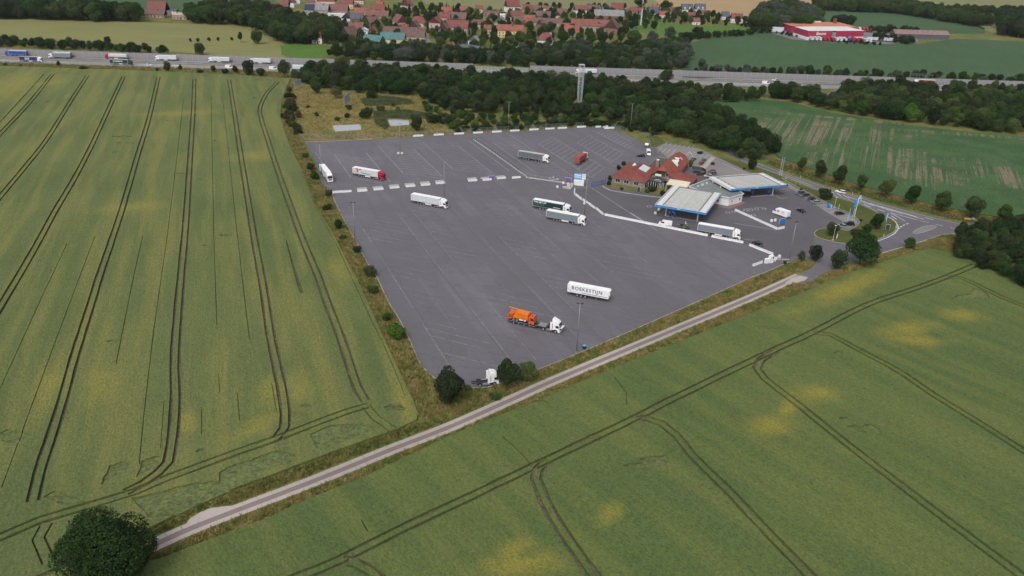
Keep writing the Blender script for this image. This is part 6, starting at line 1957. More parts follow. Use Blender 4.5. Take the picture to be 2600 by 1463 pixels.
for (y, x0, x1, w) in ((15.5, 23.0, 24.6, 0.5), (17.2, 22.6, 24.3, 0.5), (18.9, 22.2, 23.8, 0.5), (31.5, 22.6, 23.8, 0.6), (36.0, 22.2, 23.6, 0.8)):
    MB().face([(x0, y, gsl(x0) + .06), (x1, y, gsl(x1) + .06), (x1, y + w, gsl(x1) + .06), (x0, y + w, gsl(x0) + .06)]).build('roof_window', M_lamp, gr_)
for y, s in ((25.5, 1.25), (30.5, 0.85)):
    d = MB()
    zt = gsl(21.2) + 0.25
    d.profile([(21.0, zt), (21.2 + 2.3 * s, zt - 0.1), (21.2 + 2.3 * s, gsl(21.2 + 2.3 * s)), (21.0, gsl(21.0) - .2)], y - 0.9 * s, y + 0.9 * s)
    dd = d.build('dormer', M_render, gr_)
    MB().box((21.22 + 2.3 * s, y, zt - 0.75 * s), (0.06, 1.2 * s, 0.8 * s)).build('dormer_window', M_glass, dd)
window(rs_, 23.0, 5.0, 1.2, 1.8, gy0, 0, 0, 0, 0)
window(rs_, 23.3, 1.6, 2.6, 1.6, gy0)
MB().box((19.2, gy0 - 0.7, 4.35), (2.8, 1.4, 0.12)).box((19.2, gy0 - 1.36, 4.85), (2.8, 0.06, 0.9)).build('balcony', M_frame, rs_)
MB().box((19.3, gy0 - 0.05, 5.4), (1.4, 0.08, 2.0)).build('balcony_door', M_glass, rs_)
for x in (26.5, 29, 32, 36):
    window(rs_, x - gy0, 2.0, 1.0, 1.5, 0.0, 90, gx1, gy0, 0)
# glass porch with curved roof
po = MB()
po.prism([(15.9, 4.4), (20.8, 3.4), (23.0, 5.2), (23.0, 9.5), (15.9, 9.5)], 2.7, 3.1)
pr_ = po.build('porch_roof', plain('dark_porch_roof', (0.06, 0.065, 0.07), 0.4, 0.1), rs_)
pg = MB()
pg.prism([(16.1, 4.6), (20.7, 3.7), (22.8, 5.4), (22.8, 9.5), (16.1, 9.5)], 0.1, 2.7)
pgo = pg.build('porch_glazing', M_glass, rs_)
ring = [(16.1, 4.6), (20.7, 3.7), (22.8, 5.4)]
for (a, b) in zip(ring, ring[1:]):
    for i in range(5):
        t = i / 4
        MB().box((a[0] + (b[0] - a[0]) * t, a[1] + (b[1] - a[1]) * t - 0.03, 1.4), (0.14, 0.14, 2.7)).build('porch_post', M_frame, rs_)
ar = MB()
for i in range(8):
    t0, t1 = math.pi * i / 8, math.pi * (i + 1) / 8
    ar.tube((20.3 - 1.5 * math.cos(t0), 3.9, 2.75 + 1.3 * math.sin(t0)), (20.3 - 1.5 * math.cos(t1), 3.9, 2.75 + 1.3 * math.sin(t1)), 0.07, 6)
ar.tube((20.3, 3.9, 2.75), (20.3, 3.9, 4.05), 0.05, 6).tube((20.3, 3.9, 2.75), (19.2, 3.9, 3.65), 0.05, 6).tube((20.3, 3.9, 2.75), (21.4, 3.9, 3.65), 0.05, 6)
ar.build('porch_arch', M_frame, rs_)
# side wing, awning, flat annex
MB().prism([(25.2, 10.0), (34.6, 10.0), (34.6, 21), (25.2, 21)], 0, 3.1).build('wall', M_brick, rs_)
hip_roof(rs_, 25.2, 34.6, 10.0, 21, 3.1, 5.4, along='x', hip0=False)
aw = MB()
for i in range(16):
    x = 24.6 + i * 0.6
    aw.face([(x, 2.6, 2.75), (x + 0.3, 2.6, 2.85), (x + 0.3, 9.4, 3.55), (x, 9.4, 3.45)])
    aw.face([(x + 0.3, 2.6, 2.85), (x + 0.6, 2.6, 2.75), (x + 0.6, 9.4, 3.45), (x + 0.3, 9.4, 3.55)])
awo = aw.build('awning', M_awning, rs_)
for x in (24.7, 29.4, 34.1):
    MB().box((x, 2.7, 1.35), (0.12, 0.12, 2.7)).build('awning_post', M_frame, awo)
MB().prism([(10.2, 26.4), (15.5, 26.4), (15.5, 42), (10.2, 42)], 0, 3.4).build('wall', M_brick, rs_)
MB().prism([(10.0, 26.3), (15.6, 26.3), (15.6, 42.3), (10.0, 42.3)], 3.4, 3.6).build('flat_roof', M_felt, rs_)
MB().prism([(9.9, 26.2), (10.2, 26.2), (10.2, 42.4), (9.9, 42.4)], 3.4, 3.9).build('roof_edge', M_zinc, rs_)
MB().prism([(10.2, 42.1), (15.6, 42.1), (15.6, 42.4), (10.2, 42.4)], 3.4, 3.9).build('roof_edge', M_zinc, rs_)
for (a, b, c, d_) in ((-0.5, -0.55, 16.1, -0.45), (25.0, 9.35, 35.2, 9.5)):
    MB().box(((a + c) / 2, (b + d_) / 2, 3.08), (c - a, 0.14, 0.14)).build('gutter', M_zinc, rs_)
# terrace screen
tr_ = thing('terrace_screen', 'curved dark wicker screen round the terrace behind the restaurant', 'screen', (*G(*a6(1600, 640)).xy, 0), -24)
sc_ = MB()
pts_ = [(-3.5, 5.5), (0, 6.0), (3.0, 4.5), (4.2, 1.0), (3.4, -3.0), (1.0, -4.6)]
ln_ = catmull(pts_, 0.8)
for a, b in zip(ln_, ln_[1:]):
    sc_.tube((a.x, a.y, 0.8), (b.x, b.y, 0.8), 0.06, 5)
    sc_.face([(a.x, a.y, 0), (b.x, b.y, 0), (b.x, b.y, 1.5), (a.x, a.y, 1.5)])
sc_.build('wicker_panel', M_wood_dark, tr_)
MB().prism([(-2.4, 2.2), (1.6, 3.4), (2.6, -1.6), (-1.6, -2.2)], 2.1, 2.25).build('sail_roof', plain('dark_sail', (0.03, 0.035, 0.035), 0.8, 0.2), tr_)
for x, y in ((-2.2, 2.0), (1.4, 3.0), (2.3, -1.4), (-1.5, -2.0)):
    MB().box((x, y, 1.05), (0.1, 0.1, 2.1)).build('sail_post', M_steel, tr_)

# ------------------------------------------------------------------ fuel canopies and shop
def canopy(label, g, rz, L, D, posts, fascia_sides, rows):
    t = thing('fuel_canopy', label, 'canopy', (g[0], g[1], 0), rz)
    zt = 5.6
    fr_ = MB()
    for y in (0.15, D - 0.15):
        fr_.box((L / 2, y, zt - 0.35), (L, 0.3, 0.5))
    for x in (0.15, L - 0.15):
        fr_.box((x, D / 2, zt - 0.35), (0.3, D - 0.6, 0.5))
    for x in (3.0, L - 3.0):
        fr_.box((x, D / 2, zt - 0.2), (0.45, D - 0.5, 0.55))
    fr_.build('roof_frame', M_beam, t)
    MB().box((L / 2, D / 2, zt - 0.55), (L - 0.6, D - 0.6, 0.08)).build('soffit', M_panelw, t)
    for s in fascia_sides:
        c, d = {'front': ((L / 2, -0.06, zt - 0.42), (L + 0.1, 0.12, 0.95)), 'right': ((L + 0.06, D / 2, zt - 0.42), (0.12, D + 0.1, 0.95)), 'left': ((-0.06, D / 2, zt - 0.42), (0.12, D + 0.1, 0.95)), 'back': ((L / 2, D + 0.06, zt - 0.42), (L + 0.1, 0.12, 0.95))}[s]
        MB().box(c, d).build('fascia', M_bluefascia if s in ('front', 'right') else M_panelw, t)
        MB().box((c[0], c[1], zt + 0.02), (d[0] + 0.04, d[1] + 0.06, 0.12)).build('fascia_cap', M_panelw, t)
        if s in ('front', 'right'):
            MB().box((c[0], c[1], zt - 0.62), (d[0] + 0.02, d[1] + 0.03, 0.16)).build('fascia_stripe', M_lightblue, t)
    # panels in the side bays, each one a piece
    n = int(D / 2.6)
    pm = MB().box((0, 0, 0), (2.35, D / n - 0.55, 0.10)).mesh('roof_panel', M_panelw)
    for i in range(n):
        for x in (1.55, L - 1.55):
            put('roof_panel', pm, t, (x, D / n * (i + 0.5), zt - 0.12))
    # stepped corrugated rows in the middle
    m = rows
    cw = L - 6.6
    dy = (D - 2.4) / m
    cm = MB().profile([(0, 0.0), (0, 0.35), (dy - 0.12, 0.05), (dy - 0.12, 0.0)], -cw / 2, cw / 2).mesh('roof_row', M_corr)
    for i in range(m):
        put('roof_row', cm, t, (L / 2, 1.2 + i * dy, zt - 0.25), 90)
    for i, (x, y) in enumerate(posts):
        MB().box((x, y, (zt - 0.6) / 2), (0.38, 0.38, zt - 0.6)).build('post', M_render, t, False, 0.03)
    return t
can1 = canopy('large truck pump canopy with blue fascia and stepped translucent roof', (57.2, 306.0), -24.2, 20.8, 29.0, [(3.8, 4.2), (16.9, 4.2), (3.8, 22), (16.9, 22)], ('front', 'right', 'left'), 12)
can2 = canopy('car pump canopy with blue fascia and pale ribbed roof beside the shop', (93.8, 330.2), 19.2, 28.6, 17.6, [(24.2, 2.9), (24.2, 13.5), (8.0, 13.5)], ('front', 'right', 'left', 'back'), 9)
def pump(g, rz, label):
    p = thing('fuel_pump', label, 'pump', (g[0], g[1], 0), rz)
    MB().box((0, 0, 0.08), (1.6, 0.9, 0.16)).build('plinth', M_kerb, p)
    MB().box((0, 0, 1.05), (1.1, 0.55, 1.8)).build('cabinet', plain('pump_blue', (0.010, 0.075, 0.330), 0.35, 0.05), p, False, 0.03)
    MB().box((0, 0, 2.05), (1.2, 0.6, 0.22)).build('header', M_lightblue, p)
    for s in (-1, 1):
        MB().box((0, s * 0.29, 1.45), (0.7, 0.03, 0.4)).build('display', M_letter_w, p)
        MB().tube((0.45, s * 0.32, 1.2), (0.48, s * 0.36, 0.5), 0.03, 6).build('hose', M_black, p)
def at_canopy(o, x, y):
    cs, sn = math.cos(o.rotation_euler.z), math.sin(o.rotation_euler.z)
    return (o.location.x + x * cs - y * sn, o.location.y + x * sn + y * cs)
for i, (x, y) in enumerate(((5.4, 4.0), (7.6, 3.6), (6.4, 6.2))):
    pump(at_canopy(can1, x, y), -24 + (90 if i < 2 else 0), ['blue fuel pump under the truck canopy nearest its left post', 'blue fuel pump under the truck canopy, front right one', 'blue fuel pump under the truck canopy, rear one'][i])
for i, (x, y) in enumerate(((22.6, 3.4), (14.5, 4.0))):
    pump(at_canopy(can2, x, y), 19 + 90, ['blue fuel pump beside the white post of the car canopy', 'blue fuel pump deep under the car canopy'][i])
for cn, x0_, y0_, x1_, y1_ in ((can1, 3.2, 3.6, 17.6, 4.9), (can2, 13.0, 2.2, 25.2, 3.6)):
    b = MB()
    cs, sn = math.cos(cn.rotation_euler.z), math.sin(cn.rotation_euler.z)
    b.prism([at_canopy(cn, x, y) for x, y in ((x0_, y0_), (x1_, y0_), (x1_, y1_), (x0_, y1_))], 0, 0.14)
    struct(b.build('pump_island', M_kerb))
sh = thing('shop', 'white station shop with flat grey green roof between the two canopies', 'building', (88.0, 336.0, 0))
spoly = [(x - 88.0, y - 336.0) for x, y in ((77.2, 337.2), (84.2, 327.4), (91.6, 323.4), (99.1, 329.6), (97.6, 334.6), (102, 341), (97, 352), (89.1, 349.8))]
MB().prism(spoly, 0, 3.6).build('wall', M_render, sh)
big = [(x * 1.03, y * 1.03) for x, y in spoly]
MB().prism(big, 3.6, 3.78).build('flat_roof', M_shoproof, sh)
ed = MB()
for (a, b) in zip(big, big[1:] + big[:1]):
    d0 = Vector((b[0] - a[0], b[1] - a[1]))
    ed.box(((a[0] + b[0]) / 2, (a[1] + b[1]) / 2, 3.80), (d0.length, 0.22, 0.42), math.degrees(math.atan2(d0.y, d0.x)))
ed.build('roof_edge', M_panelw, sh)
for i, (a, b, ts) in enumerate(((spoly[1], spoly[2], (0.45,)), (spoly[2], spoly[3], (0.25, 0.8)))):
    d0 = Vector((b[0] - a[0], b[1] - a[1]))
    for t in ts:
        window(sh, d0.length * t, 1.7, 1.0 if i == 0 else 0.9, 1.2, -0.04, math.degrees(math.atan2(d0.y, d0.x)), a[0], a[1], 0)
for x, y, w in ((-4.5, 3.5, 1.0), (-2.0, 6.0, 0.8), (-7.0, 1.0, 0.6), (1.5, 8.5, 1.1), (3.0, 1.0, 0.5)):
    MB().box((x, y, 4.15), (w, w * 0.7, 0.7), 30).build('roof_vent', M_panelw, sh, False, 0.03)

# ------------------------------------------------------------------ lamp masts
def lamp(g, h, heads, label, rz=0.0, col=None):
    t = thing('lamp_mast', label, 'lamp', (g[0], g[1], 0), rz, 'tall lamp masts of the truck park')
    MB().tube((0, 0, 0), (0, 0, h), 0.15, 8, 0.07).build('pole', M_zinc, t, True)
    MB().box((0, 0, 0.15), (0.5, 0.5, 0.3)).build('base', M_kerb, t)
    MB().box((0, 0, h - 0.05), (1.3 if heads > 1 else 0.4, 0.10, 0.10)).build('crossarm', M_black, t)
    for i in range(heads):
        x = (-0.6, 0.6, 0.0)[i] if heads > 1 else 0.3
        MB().box((x, -0.15 if i != 1 else 0.2, h + 0.05), (0.62, 0.45, 0.16)).build('floodlight', col or M_black, t, False, 0.03)
    return t
lamp((18.6, 191.8), 15.3, 2, 'tall lamp mast at the near kerb right of the low loader', -20)
lamp((-58.0, 267.5), 15.3, 2, 'tall lamp mast on the left kerb of the truck park', 10)
lamp((-58.6, 387.2), 15.3, 2, 'tall lamp mast on round blocks in the middle of the far lot', 0, M_steel)
lamp((99.5, 263.1), 15.3, 2, 'tall lamp mast at the barrier gate on the right', 30)
g_ = G(1128, 502)
lamp((g_.x, g_.y), 15.3, 1, 'tall lamp mast rising behind the all white articulated truck', 0, M_steel)
g_ = G(817, 447)
lamp((g_.x, g_.y), 15.3, 1, 'tall lamp mast at the left fence beside the white lorry', 0)
g_ = G(1484, 548)
lamp((g_.x, g_.y), 15.3, 1, 'tall lamp mast behind the cab of the grey trailer truck', 0, M_steel)
g_ = G(1290.5, 328)
lamp((g_.x, g_.y), 15.3, 2, 'tall lamp mast behind the far barrier row at the wood edge', 0, M_steel)
g_ = G(1600, 331)
lamp((g_.x, g_.y), 15.3, 2, 'tall lamp mast at the top right corner before the wood', 0, M_steel)
for x, lb in ((-0.9, 'white round concrete block left of the far lamp mast'), (1.0, 'white round concrete block right of the far lamp mast')):
    b = MB()
    b.prism([(0.75 * math.cos(6.2832 * i / 12), 0.75 * math.sin(6.2832 * i / 12)) for i in range(12)], 0, 0.9)
    o = put('concrete_block', b.mesh('concrete_block', plain('pale_concrete', (0.50, 0.49, 0.47), 0.8, 0.12), False, 0.08), None, (-58.6 + x, 386.8, 0))
    tag(o, lb, 'block')

# ------------------------------------------------------------------ concrete barriers
M_barrier = plain('white_barrier', (0.64, 0.64, 0.65), 0.7, 0.08, 1.2, dirt=0.18)
M_barrier_g = plain('grey_barrier', (0.42, 0.41, 0.41), 0.8, 0.12, 1.0, dirt=0.2)
BAR = {}
def barrier_mesh(L, m):
    k = (round(L, 1), m.name)
    if k not in BAR:
        b = MB()
        n = b
        pr = [(-0.30, 0.0), (-0.30, 0.12), (-0.18, 0.35), (-0.12, 0.90), (0.12, 0.90), (0.18, 0.35), (0.30, 0.12), (0.30, 0.0)]
        b.profile(pr, -L / 2, L / 2)
        me = b.mesh('concrete_barrier', m, False, 0.02)
        me.transform(Matrix.Rotation(RAD(90), 4, 'Z'))
        BAR[k] = me
    return BAR[k]
def barrier(g, ang, L, label, group, m=None):
    o = put('concrete_barrier', barrier_mesh(L, m or M_barrier), None, (g[0], g[1], 0), ang)
    return tag(o, label, 'barrier', group)
TOP = [(1062, 346.5), (1114, 343.6), (1165.5, 341), (1213.5, 338.5), (1261.5, 336), (1306.7, 333.4), (1355.6, 330.6), (1396, 328.3), (1427.8, 326.6), (1476, 323.8)]
for i, (u, v) in enumerate(TOP):
    barrier(G(u, v), 20.3, 5.6, 'white barrier on the far edge of the lot, %s from the left' % ORD[i], 'barriers along the far edge of the truck park')
for i, (u, v, a, lb) in enumerate(((1519, 323.5, 18, 'white barrier left of the stacked pair at the far corner'), (1537, 323, 22, 'white barrier at the back of the far corner group'), (1541, 327, 15, 'white barrier at the front of the far corner group'), (1552, 326.5, 12, 'white barrier at the right end of the far corner group'))):
    barrier(G(u, v), a, 3.4, lb, 'barriers at the far corner')
MIDR = [(615, 750), (712, 745), (872, 737), (1035, 722), (1195, 705), (1355, 690), (1507, 677), (1657, 660), (1980, 634), (2125, 626), (2270, 610), (2418, 604)]
for i, (x, y) in enumerate(MIDR):
    barrier(G(*zA(x, y)), 21.0, 4.3, 'white barrier in the front row across the truck park, %s from the left' % ORD[i], 'front barriers across the truck park')
for i, (x, y) in enumerate(((865, 718), (1025, 705), (1187, 688), (1345, 673), (1497, 657), (1650, 643), (1970, 617), (2105, 611), (2255, 597))):
    barrier(G(*zA(x, y)), 21.0, 4.3, 'grey barrier in the second row across the truck park, %s from the left' % ORD[i], 'rear barriers across the truck park', M_barrier_g)
def run(p, q, label, group, n=None):
    a, b = G(*p), G(*q)
    d = Vector((b.x - a.x, b.y - a.y))
    n = n or max(1, round(d.length / 6.0))
    L = d.length / n
    an = math.degrees(math.atan2(d.y, d.x))
    for i in range(n):
        c = a.lerp(b, (i + 0.5) / n)
        barrier(c, an + (0.5 if i % 2 else -0.5), round(L - 0.05, 1), label % ORD[i] if '%' in label else label, group)
g14 = Zm(1400, 430, 16.1)
g13 = Zm(1330, 480, 12.88)
run(g14(945, 1040), g14(950, 830), 'white barrier turning up to the gate house', 'barriers by the gate house', 1)
run(g14(985, 1060), g14(1240, 1250), 'white barrier nearest the gate house in the slanted line', 'slanted barrier line', 1)
run(g14(1285, 1270), g14(1490, 1400), 'white barrier second from the gate house in the slanted line', 'slanted barrier line', 1)
run(g13(2115, 490), g13(2340, 655), 'white barrier third from the gate house in the slanted line', 'slanted barrier line', 1)
run(g13(2370, 660), g13(2600, 850), 'white barrier fourth from the gate house in the slanted line', 'slanted barrier line', 1)
run((1535, 547), (1797, 600), '%s element from the left in the long white barrier', 'long white barrier')
run((1806, 602), (1887, 618), '%s element from the left in the barrier below the grey trailer', 'barrier below the grey trailer')
run((1902, 624), (1963, 648), '%s element from the left in the short slanted barrier', 'short slanted barrier')
run((1866, 535), (1973, 583), '%s element from the top in the barrier before the motorhome', 'barrier before the motorhome')
run((1975, 583), (1991, 579.5), 'short barrier below the blue sign board', 'barrier at the blue sign', 1)
gq = Zm(1900, 620, 18.34)
run(gq(330, 990), gq(640, 870), 'short white barrier left of the ticket booth', 'barriers at the ticket booth', 1)
run(gq(190, 1030), gq(310, 1000), 'low ramped barrier end left of the ticket booth', 'barriers at the ticket booth', 1)
# big round-topped white blocks
def block_cap(u, v, label, r=0.75):
    b = MB()
    b.prism([(r * math.cos(6.2832 * i / 14), r * math.sin(6.2832 * i / 14)) for i in range(14)], 0, 0.8)
    b.prism([(r * math.cos(6.2832 * i / 14), r * math.sin(6.2832 * i / 14)) for i in range(14)], 0.8, 1.15, scale=0.6)
    g = G(u, v)
    o = put('marker_block', b.mesh('marker_block', M_barrier, True, 0.0), None, (g.x, g.y, 0))
    tag(o, label, 'block', 'round white marker blocks')
for (u, v), lb in zip([h6(418, 200), h6(365, 252), h6(2052, 365), h6(2105, 358), g14(245, 765), g14(490, 605), gq(1440, 640), gq(1220, 740), g13(1985, 500)],
        ['round white block at the left canopy post, rear one', 'round white block at the left canopy post, front one', 'left one of two round white blocks by the blue sign', 'right one of two round white blocks by the blue sign', 'round white block left of the gate house', 'round white block behind the gate barrier arm', 'round white block behind the ticket booth arm', 'round white block under the ticket booth arm', 'white block beside the lamp mast in the slanted line']):
    block_cap(u, v, lb, 0.62)

# ------------------------------------------------------------------ gate house, sign boards, gate
gh = thing('gate_sign', 'blue and white sign board on a white cabin at the inner gate', 'sign', (*G(*g14(1120, 660)).xy, 0), -12)
MB().box((0, 0, 1.3), (4.6, 1.2, 2.5)).build('cabin', M_render, gh, False, 0.05)
MB().box((0.3, 0.3, 4.2), (5.2, 0.25, 2.6)).build('sign_board', M_lightblue, gh)
MB().box((2.05, 0.16, 4.2), (1.65, 0.06, 2.5)).build('white_panel', M_white, gh)
for z in (4.75, 3.85):
    MB().box((-0.8, 0.15, z), (3.0, 0.04, 0.45)).build('pale_stripe', M_letter_w if z > 4 else M_panelw, gh)
rg = MB()
for i in range(14):
    a, b = 6.2832 * i / 14, 6.2832 * (i + 1) / 14
    rg.tube((2.05 + 0.55 * math.cos(a), 0.1, 4.4 + 0.55 * math.sin(a)), (2.05 + 0.55 * math.cos(b), 0.1, 4.4 + 0.55 * math.sin(b)), 0.05, 5)
rg.build('round_emblem', M_black, gh)
for x in (-2.2, 2.7):
    MB().box((x, 0.35, 1.6), (0.14, 0.14, 3.2)).build('sign_post', M_steel, gh)
for (x, y), lb, w in ((g14(700, 740), 'beige gate cabinet left of the white cabin', 1.5), (g14(830, 735), 'narrow beige gate cabinet next to the white cabin', 0.8)):
    g_ = G(x, y)
    o = put('gate_cabinet', MB().box((0, 0, 0.9), (w, 0.9, 1.8)).box((0, 0, 1.84), (w + 0.1, 1.0, 0.08)).mesh('gate_cabinet', plain('beige_cabinet', (0.56, 0.53, 0.46), 0.6, 0.08), False, 0.03), None, (g_.x, g_.y, 0), -12)
    tag(o, lb, 'cabinet')
g_ = G(*g14(640, 790))
o = put('low_wall', MB().box((0, 0, 0.4), (4.0, 0.7, 0.8)).box((0, 0, 0.84), (4.1, 0.8, 0.08)).mesh('low_wall', M_barrier_g, False, 0.05), None, (g_.x, g_.y, 0), -22)
tag(o, 'low rough grey wall in front of the gate cabinets', 'wall')
ga = thing('barrier_arm', 'white barrier arm at the inner gate pointing to the left', 'barrier arm', (*G(*g14(690, 650)).xy, 0), 200)
MB().box((0, 0, 0.6), (0.5, 0.4, 1.2)).build('housing', M_white, ga, False, 0.04)
MB().tube((0, 0, 1.15), (2.6, 0, 1.0), 0.06, 6).build('arm', M_white, ga)
def small_sign(u, v, w, h, z, rz, mat, label, back=M_white, name='sign', post=True):
    g = G(u, v)
    t = thing(name, label, 'sign', (g.x, g.y, 0), rz)
    MB().box((0, 0, z + h / 2), (w, 0.08, h)).build('board', mat, t, False, 0.01)
    MB().box((0, 0.05, z + h / 2), (w + 0.14, 0.05, h + 0.14)).build('frame', back, t)
    if post:
        for s in (-1, 1):
            MB().box((s * (w / 2 - 0.08), 0.05, z / 2 + 0.05), (0.09, 0.09, z + 0.1)).build('post', M_steel, t)
    return t
M_purple = plain('purple_board', (0.165, 0.095, 0.360), 0.6, 0.1)
M_greenboard = plain('dark_green_board', (0.02, 0.06, 0.055), 0.4, 0.2)
small_sign(*g14(690, 500), 3.0, 1.4, 0.3, -14, M_purple, 'purple banner left of the white gate cabin')
small_sign(*zA(2170, 612), 3.0, 1.2, 0.2, 18, M_purple, 'purple banner above the middle barrier row')
small_sign(*a6(650, 965), 1.3, 2.4, 0.25, -18, M_greenboard, 'framed dark menu board below the restaurant windows', name='menu_board')
small_sign(*k4(785, 855), 1.6, 2.1, 0.5, -30, M_greenboard, 'framed dark menu board on the grass island near the oval tree', name='menu_board')
small_sign(*k5(1085, 880), 1.1, 2.0, 1.0, 60, M_greenboard, 'framed board at the bays above the row of four cars', name='menu_board')
small_sign(*k4(150, 580), 1.0, 2.2, 0.2, 60, M_barrier_g, 'grey board beside the blue charging box', name='info_board')
small_sign(*q7(790, 1400), 0.9, 1.6, 0.9, 50, M_white, 'white notice board on the kerbed island', name='info_board')
small_sign(*h6(2205, 410), 3.2, 2.0, 0.7, 30, M_bluefascia, 'blue sign board at the end of the barrier by the motorhome')
g_ = G(*q7(2140, 920))
fl_ = thing('banner_flag', 'blue vertical banner on a white pole right of the oval tree', 'flag', (g_.x, g_.y, 0), 20)
MB().tube((0, 0, 0), (0, 0, 4.3), 0.06, 6).build('pole', M_white, fl_)
MB().face([(-0.05, 0, 4.2), (-0.75, 0, 4.1), (-0.7, 0.1, 1.6), (-0.05, 0, 1.3)]).face([(-0.05, 0.03, 4.2), (-0.75, 0.03, 4.1), (-0.7, 0.13, 1.6), (-0.05, 0.03, 1.3)]).build('cloth', M_lightblue, fl_)
for (u, v), hgt, lb in ((q7(1095, 870), 5.6, 'tall feather flag in pale blue left of the price pylon'), (q7(1222, 770), 4.3, 'short blue banner right beside the price pylon')):
    g_ = G(u, v)
    t = thing('feather_flag', lb, 'flag', (g_.x, g_.y, 0), 25)
    MB().tube((0, 0, 0), (0.25, 0, hgt), 0.05, 6).build('pole', M_white, t)
    MB().face([(0.05, 0, 0.9), (0.75, 0.1, 1.0), (0.8, 0.15, hgt * 0.6), (0.25, 0, hgt)]).face([(0.05, 0.03, 0.9), (0.75, 0.13, 1.0), (0.8, 0.18, hgt * 0.6), (0.25, 0.03, hgt)]).build('cloth', M_lightblue if hgt > 5 else M_bluefascia, t)
g_ = G(*q7(1275, 762))
py_ = thing('price_pylon', 'tall slanted pylon with blue price board and blue diamond sign', 'sign', (g_.x, g_.y, 0), 25)
MB().box((0, 0, 0.1), (1.0, 0.6, 0.2)).build('base', M_kerb, py_)
MB().tube((0, 0, 0.1), (0.2, 0, 8.0), 0.13, 8).build('pole', M_white, py_)
MB().tube((0.2, 0, 7.95), (1.3, 0, 9.3), 0.13, 8).build('bent_arm', M_white, py_)
MB().box((-0.85, 0, 6.0), (1.6, 0.2, 3.2)).build('price_board', M_bluefascia, py_, False, 0.03)
for z in (7.2, 6.55, 5.9, 5.25, 4.7):
    MB().box((-0.85, -0.115, z), (1.2, 0.03, 0.3)).build('price_row', M_lightblue, py_)
dm = MB()
dm.profile([(1.3, 9.2), (2.3, 8.0), (1.35, 6.9), (0.45, 8.0)], -0.16, 0.16)
dm.build('diamond_sign', M_lightblue, py_, False, 0.02)
lt_ = text_mesh('ARAL', 0.50, M_letter_w, 0.01, 0.01)
put('lettering', lt_, py_, (0.72, -0.18, 7.86))
for cn, x, y in ((can1, 9.0, -0.13), (can2, 12.6, -0.13)):
    put('lettering', text_mesh('ARAL', 0.62, M_letter_w, 0.01, 0.01), cn, (x, y, 5.02))
g_ = G(*k5(1640, 1215))
cb_ = thing('charging_box', 'blue box with white side in the parking bays', 'machine', (g_.x, g_.y, 0), 15)
MB().box((0, 0, 1.0), (1.3, 0.9, 2.0)).build('cabinet', M_bluefascia, cb_, False, 0.05)
MB().box((0.75, 0, 0.9), (0.16, 0.9, 1.8)).build('side_panel', M_white, cb_)
MB().box((0, -0.46, 1.3), (0.9, 0.03, 0.7)).build('screen', M_lightblue, cb_)
for (u, v), lb, hh in ((k5(1730, 1205), 'short street lamp behind the blue charging box', 4.6), (q7(690, 1402), 'street lamp on the kerbed island before the parked cars', 6.2)):
    g_ = G(u, v)
    t = thing('street_lamp', lb, 'lamp', (g_.x, g_.y, 0))
    MB().tube((0, 0, 0), (0, 0, hh), 0.07, 6, 0.05).build('pole', M_awning, t)
    MB().box((0, 0, hh), (0.7, 0.45, 0.14)).build('lamp_head', M_white, t, False, 0.03)
    MB().box((0, 0, 0.12), (0.9, 0.6, 0.16)).build('base', M_barrier_g, t)
for (u, v), lb in ((k5(860, 690), 'tall white flagpole with blue flag at the verge, right one'), (k5(830, 690), 'tall white flagpole with blue flag at the verge, left one')):
    g_ = G(u, v)
    t = thing('flagpole', lb, 'flag', (g_.x, g_.y, 0), 30)
    MB().tube((0, 0, 0), (0, 0, 9.5), 0.07, 6, 0.04).build('pole', M_white, t)
    MB().face([(0.05, 0, 9.3), (0.9, 0.2, 8.8), (0.6, 0.1, 6.2), (0.05, 0, 6.4)]).build('cloth', M_bluefascia, t)
for (u, v), lb in ((k4(440, 735), 'small black bin on the grass island'), (k5(1185, 925), 'small black bin above the row of four cars'), (k5(250, 585), 'small dark bin at the car park edge'), (gq(1700, 930), 'small dark box at the kerb by the right lamp mast'), (Zm(1200, 680, 6.44)(1825, 1325), 'dark bin with blue lid at the near kerb')):
    g_ = G(u, v)
    t = thing('litter_bin', lb, 'bin', (g_.x, g_.y, 0), 20)
    MB().box((0, 0, 0.5), (0.75, 0.75, 1.0), taper=1.08).build('bin_body', M_black, t)
    MB().box((0, 0, 1.04), (0.85, 0.85, 0.10)).build('lid', M_lightblue if 'blue' in lb else M_black, t, False, 0.02)
# blue sliding gate
a_, b_ = G(*g14(1635, 735)), G(*g14(2200, 610))
bg = thing('sliding_gate', 'blue steel sliding gate left of the restaurant', 'gate', (a_.x, a_.y, 0), math.degrees(math.atan2(b_.y - a_.y, b_.x - a_.x)))
M_gate = plain('blue_gate_paint', (0.030, 0.085, 0.290), 0.4, 0.08)
GLn = (b_ - a_).length
for z in (0.3, 2.1):
    MB().box((GLn / 2, 0, z), (GLn, 0.12, 0.14)).build('rail', M_gate, bg)
bar = MB().box((0, 0, 1.2), (0.05, 0.05, 1.8)).mesh('gate_bar', M_gate)
for i in range(int(GLn / 0.28)):
    put('gate_bar', bar, bg, (0.14 + i * 0.28, 0, 0))
for x in (0, GLn * 0.72, GLn):
    MB().box((x, 0, 1.2), (0.16, 0.16, 2.4)).build('gate_post', M_gate, bg)
